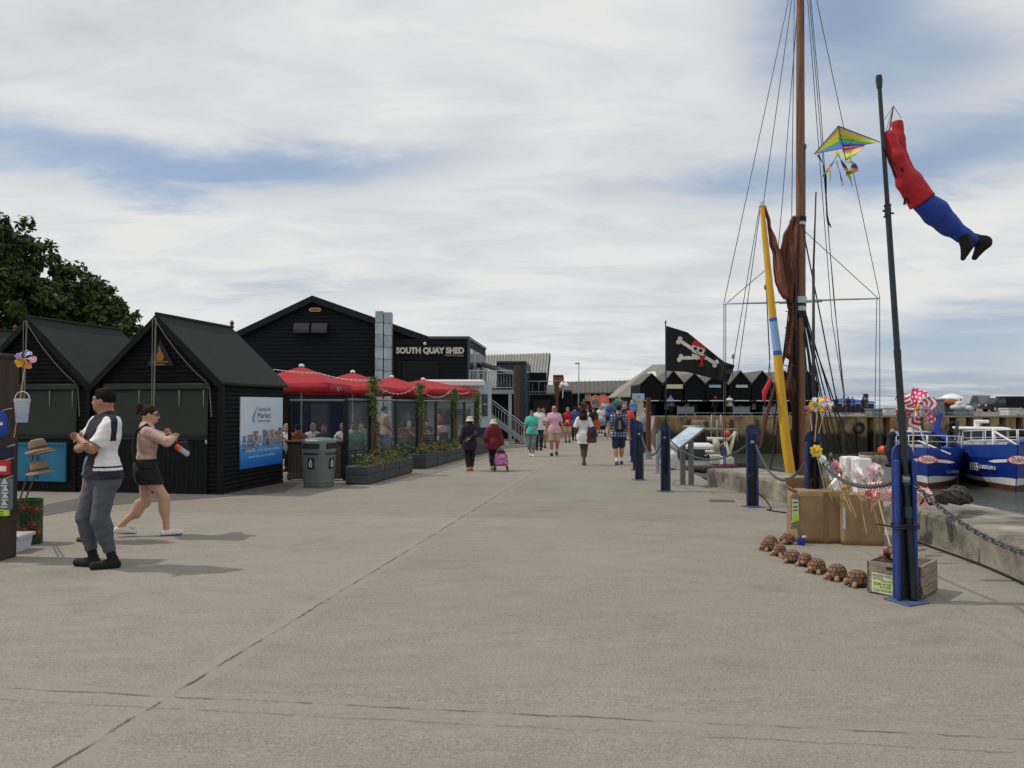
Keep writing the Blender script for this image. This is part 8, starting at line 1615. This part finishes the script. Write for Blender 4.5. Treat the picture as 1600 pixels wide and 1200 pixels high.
for i, (px, py) in enumerate(((1488, 668), (1565, 672), (1342, 668))):
    q = P(px, py, 60.45); b = MB(); b.tube([q+Vector((.36*math.cos(a), 0, .36*math.sin(a))) for a in [2*math.pi*k/14 for k in range(15)]], .13, 7, caps=False); o = b.build('tyre_fender', 'dark', None, smooth='all'); o['label'] = ['black tyre fender hanging on the far wall above the blue boats', 'black tyre fender on the far wall at the right', 'black tyre fender on the far wall behind the rigging'][i]; o['category'] = 'tyre'; o['group'] = 'tyre fenders on the harbour wall'
for i, (px, wd) in enumerate(((1135, .9), (1218, 1.1), (1395, 1.0))):
    q = P(px, 650, 60.6); t = thing('wall_ladder', ['iron ladder on the harbour wall right of the trawler', 'iron ladder on the harbour wall behind the yellow spar', 'iron ladder on the harbour wall left of the blue boats'][i], 'ladder', Vector((q.x, 60.55, WZ)), 0, 'ladders on the harbour wall'); b = MB()
    for s_ in (-1, 1): b.tube([(q.x+s_*.22, 60.5, -2.6), (q.x+s_*.22, 60.5, .6)], .035, 5)
    b.build('stile', 'rust', t); b = MB(); [b.tube([(q.x-.22, 60.5, -2.3+.35*k), (q.x+.22, 60.5, -2.3+.35*k)], .025, 5) for k in range(8)]; b.build('rung', 'rust', t)
# ------------------------------------------------------------------ stall at the left edge
Ys = 8.15
def Sx(px, py, Y=Ys): return P(px, py, Y)
g = G(10, 872); zf = gz(8.2); t = thing('display_stand', 'dark brown wooden display stand at the left edge hung with beach goods', 'stand', on(0, Ys)); x1 = Sx(26, 0).x; x0 = x1-1.1; zt = Sx(0, 560).z
b = MB(); b.bev(((x0+x1)/2, Ys+.12, (zf+zt)/2), (x1-x0, .05, zt-zf), .006); b.build('back_board', mk('stand_brown', (.045, .026, .018), .8, .35, 3, .2, 20, stretch=(4, 4, .5)), t); b = MB(); b.bev((x1-.02, Ys, (zf+zt)/2), (.06, .28, zt-zf), .006); b.build('side_panel', 'stand_brown', t)
b = MB(); b.bev(((x0+x1)/2, Ys, zt+.02), (x1-x0+.06, .34, .05), .01); b.build('top_board', mk('stand_dark', (.02, .02, .022), .7), t); b = MB(); [b.bev(((x0+x1)/2-.02, Ys+.0, Sx(0, y).z), (x1-x0-.06, .2, .025), .005) for y in (692, 760, 830)]; b.build('rail', 'stand_brown', t)
def goods(nm, label, cat, px0, px1, y0, y1, m_, shape='bag', group='goods on the display stand'):
    a_, e_ = Sx(px0, y0, Ys-.16), Sx(px1, y1, Ys-.16); c = (a_+e_)/2; w_, h_ = e_.x-a_.x, a_.z-e_.z; o = thing(nm, label, cat, c, 0, group); b = MB()
    if shape == 'bag': b.loft([[c+Vector((w_/2*k*math.cos(q), .05*k*math.sin(q), z*h_)) for q in [2*math.pi*j/14 for j in range(14)]] for z, k in ((-.5, .35), (-.42, .75), (-.2, 1), (.1, .9), (.35, .5), (.5, .2))])
    else: b.bev(c, (w_, .035, h_), .006)
    b.build('body', m_, o, smooth=(shape == 'bag')); b = MB(); b.tube([Vector((c.x, c.y, a_.z-.01)), Vector((c.x, Ys+.02, a_.z+.012))], .005, 4); b.build('hook', 'galv', o); return o, c, w_, h_
o, c, w_, h_ = goods('bucket_hat', 'blue net bag with white tag hanging from the stand', 'bag', -12, 14, 640, 684, mk('bag_blue', (.012, .05, .30), .6), 'bag'); b = MB(); b.box(c+Vector((.03, -.055, .0)), (.05, .01, .03)); b.build('tag', 'white', o)
o['label'] = 'blue pouch bag with white tag hanging from the stand'; o.name = 'pouch_bag'
o, c, w_, h_ = goods('goods_packet', 'dark blue packet of small toys on the stand', 'packet', -8, 20, 698, 716, 'navy', 'card'); o, c, w_, h_ = goods('goods_packet', 'red and white packet below the dark blue one', 'packet', -8, 15, 719, 742, 'red', 'card'); b = MB(); b.box(c+Vector((0, -.02, -.01)), (w_*.7, .01, h_*.35)); b.build('packet_print', 'white', o)
o, c, w_, h_ = goods('boat_card', 'tall pale blue card with small model sailing boats', 'card', -14, 19, 748, 796, mk('card_blue', (.13, .16, .21), .6, .2), 'card'); rr = random.Random(1)
for k in range(4): b = MB(); q = c+Vector((w_*.22+.01*math.sin(k), -.03, h_*(.34-.23*k))); b.prism([(-.03, 0), (.035, 0), (.0, .06)], q, (1, 0, 0), UP, (0, -1, 0), .008); b.prism([(-.035, -.012), (.04, -.012), (.03, -.026), (-.025, -.026)], q, (1, 0, 0), UP, (0, -1, 0), .012); b.build('model_boat', 'white_old', o)
o, c, w_, h_ = goods('price_card', 'lime green price card near the foot of the stand', 'price card', -14, 14, 796, 806, 'lime', 'card'); b = MB(); [b.box(c+Vector((.0, -.019, dz)), (w_*.5, .004, .008)) for dz in (-.012, .012)]; b.build('writing', 'ink', o)
# bucket hanging
q = Sx(34, 640, 8.0); t = thing('toy_bucket', 'clear blue plastic bucket of toys hanging beside the stand', 'bucket', q); b = MB(); c0 = Sx(34, 660, 8.0); b.lathe([(.055, 0), (.072, .21), (.078, .215), (.078, .24), (.072, .245)], c0, 16, caps=False); b.build('bucket', 'clear_plastic', t, smooth=True, recalc=False); b = MB(); b.lathe([(.05, .02), (.055, .10), (.03, .12)], c0, 12); b.build('toys', mk('toy_blue', (.08, .2, .5), .5, .5, 30), t, smooth=True); b = MB(); b.tube([c0+Vector((.075*math.cos(a), 0, .24+.08*math.sin(a))) for a in [math.pi*k/10 for k in range(11)]], .005, 5); b.build('handle', 'white', t, smooth='all')
fg = Sx(22, 683, 8.05); pinwheel('violet pink and orange pinwheel on top of the display stand', Sx(40, 562, 7.95), cam_n(20, 5), .12, [('purple_l', 'white', 'd'), ('kblue_l', 'white', 'd'), ('pink', 'white', 'd'), ('coral_l', 'yellow', 'd'), ('yellow', 'orange', 'd')], fg, 5) if (mk('purple_l', (.30, .16, .5), .5), mk('kblue_l', (.10, .14, .5), .5), mk('coral_l', (.6, .16, .08), .5)) else None
# green drum with starfish
q = G(45, 849); t = thing('green_drum', 'green drum decorated with red brown starfish beside the stand', 'drum', q); zt2 = .52; b = MB(); b.lathe([(.135, 0), (.14, .02), (.135, .16), (.142, .18), (.136, .2), (.136, .34), (.142, .36), (.136, .38), (.138, zt2-.01), (.142, zt2)], q, 24, caps=False); b.lathe([(.12, zt2-.06), (.01, zt2-.06)], q, 16); b.build('drum', mk('drum_green', (.008, .055, .014), .55, .25, 6), t, smooth=True, recalc=False, thick=.006)
for i, (an, z) in enumerate(((-125, .42), (-75, .43), (-35, .41), (-110, .17), (-70, .18), (-25, .14), (-45, .24))):
    a = R(an); c = q+Vector((.146*math.cos(a), .146*math.sin(a), z)); n = Vector((math.cos(a), math.sin(a), 0)); s_ = Vector((-n.y, n.x, 0)); b = MB(); b.ball(c+n*.012, .028, 8, sc=(1, 1, .8))
    for k in range(9): th = 2*math.pi*k/9+i; d = s_*math.cos(th)+UP*math.sin(th); b.tube([c+n*.012, c+d*.05+n*.022, c+d*.082+n*.006], [.009, .006, .002], 5)
    b.build('starfish', 'starfish_red' if i % 2 else mk('starfish_red', (.24, .07, .03), .8, .3, 30), t, smooth=True)
for i, (px, py, tilt, lb) in enumerate(((60, 702, 14, 'upper straw trilby on a stick above the green drum'), (62, 736, 10, 'lower straw trilby on a stick above the green drum'))):
    c = P(px, py, 7.85); t = thing('straw_hat', lb, 'hat', c, 0, 'straw hats on sticks'); rm = Matrix.Rotation(R(-tilt), 3, 'Y'); b = MB(); b.lathe([(.128, -.03), (.124, -.022), (.083, .0), (.081, .05), (.073, .085), (.05, .10), (.025, .09), (.004, .085)], (0, 0, 0), 22, sy=.85)
    b.v = [c+rm@(p+Vector((0, 0, .03*(abs(p.x)/.15)**2 if p.z < -.01 and p.x < 0 else 0))) for p in b.v]; b.build('hat', 'straw', t, smooth=True, thick=.006, recalc=False); b = MB(); b.lathe([(.0855, .0), (.085, .028)], (0, 0, 0), 22, sy=.86, caps=False); b.v = [c+rm@p for p in b.v]; b.build('band', 'straw_band', t, smooth=True, thick=.003, recalc=False)
    if i == 0: b = MB(); b.lathe([(.13, -.05), (.126, -.045), (.08, -.03)], (0.02, 0, 0), 20, sy=.85); b.v = [c+rm@p for p in b.v]; b.build('second_brim', 'straw', t, smooth=True, thick=.005, recalc=False)
    b = MB(); b.tube([c-Vector((.04, 0, .03)), P(30+i*8, 785, 8.0), q+Vector((-.02+.04*i, 0, .4))], .009, 5); b.build('stick', 'wood', t)
q = G(3, 861); t = thing('plastic_crate', 'white plastic storage crate at the foot of the display stand', 'crate', q, R(5)); b = MB(); b.loft([[Vector((sx*w2, sy*w2*.7, z)) for sx, sy in ((-1, -1), (1, -1), (1, 1), (-1, 1))] for z, w2 in ((0, .22), (.16, .24))]); b.build('body', mk('crate_white', (.5, .52, .58), .4), t, world=False); b = MB(); b.loft([[Vector((sx*w2, sy*w2*.72, z)) for sx, sy in ((-1, -1), (1, -1), (1, 1), (-1, 1))] for z, w2 in ((.155, .26), (.185, .26))]); b.build('rim', 'crate_white', t, world=False); b = MB(); b.box((.13, -.166, .09), (.07, .01, .04)); b.build('label', 'dark', t, world=False)
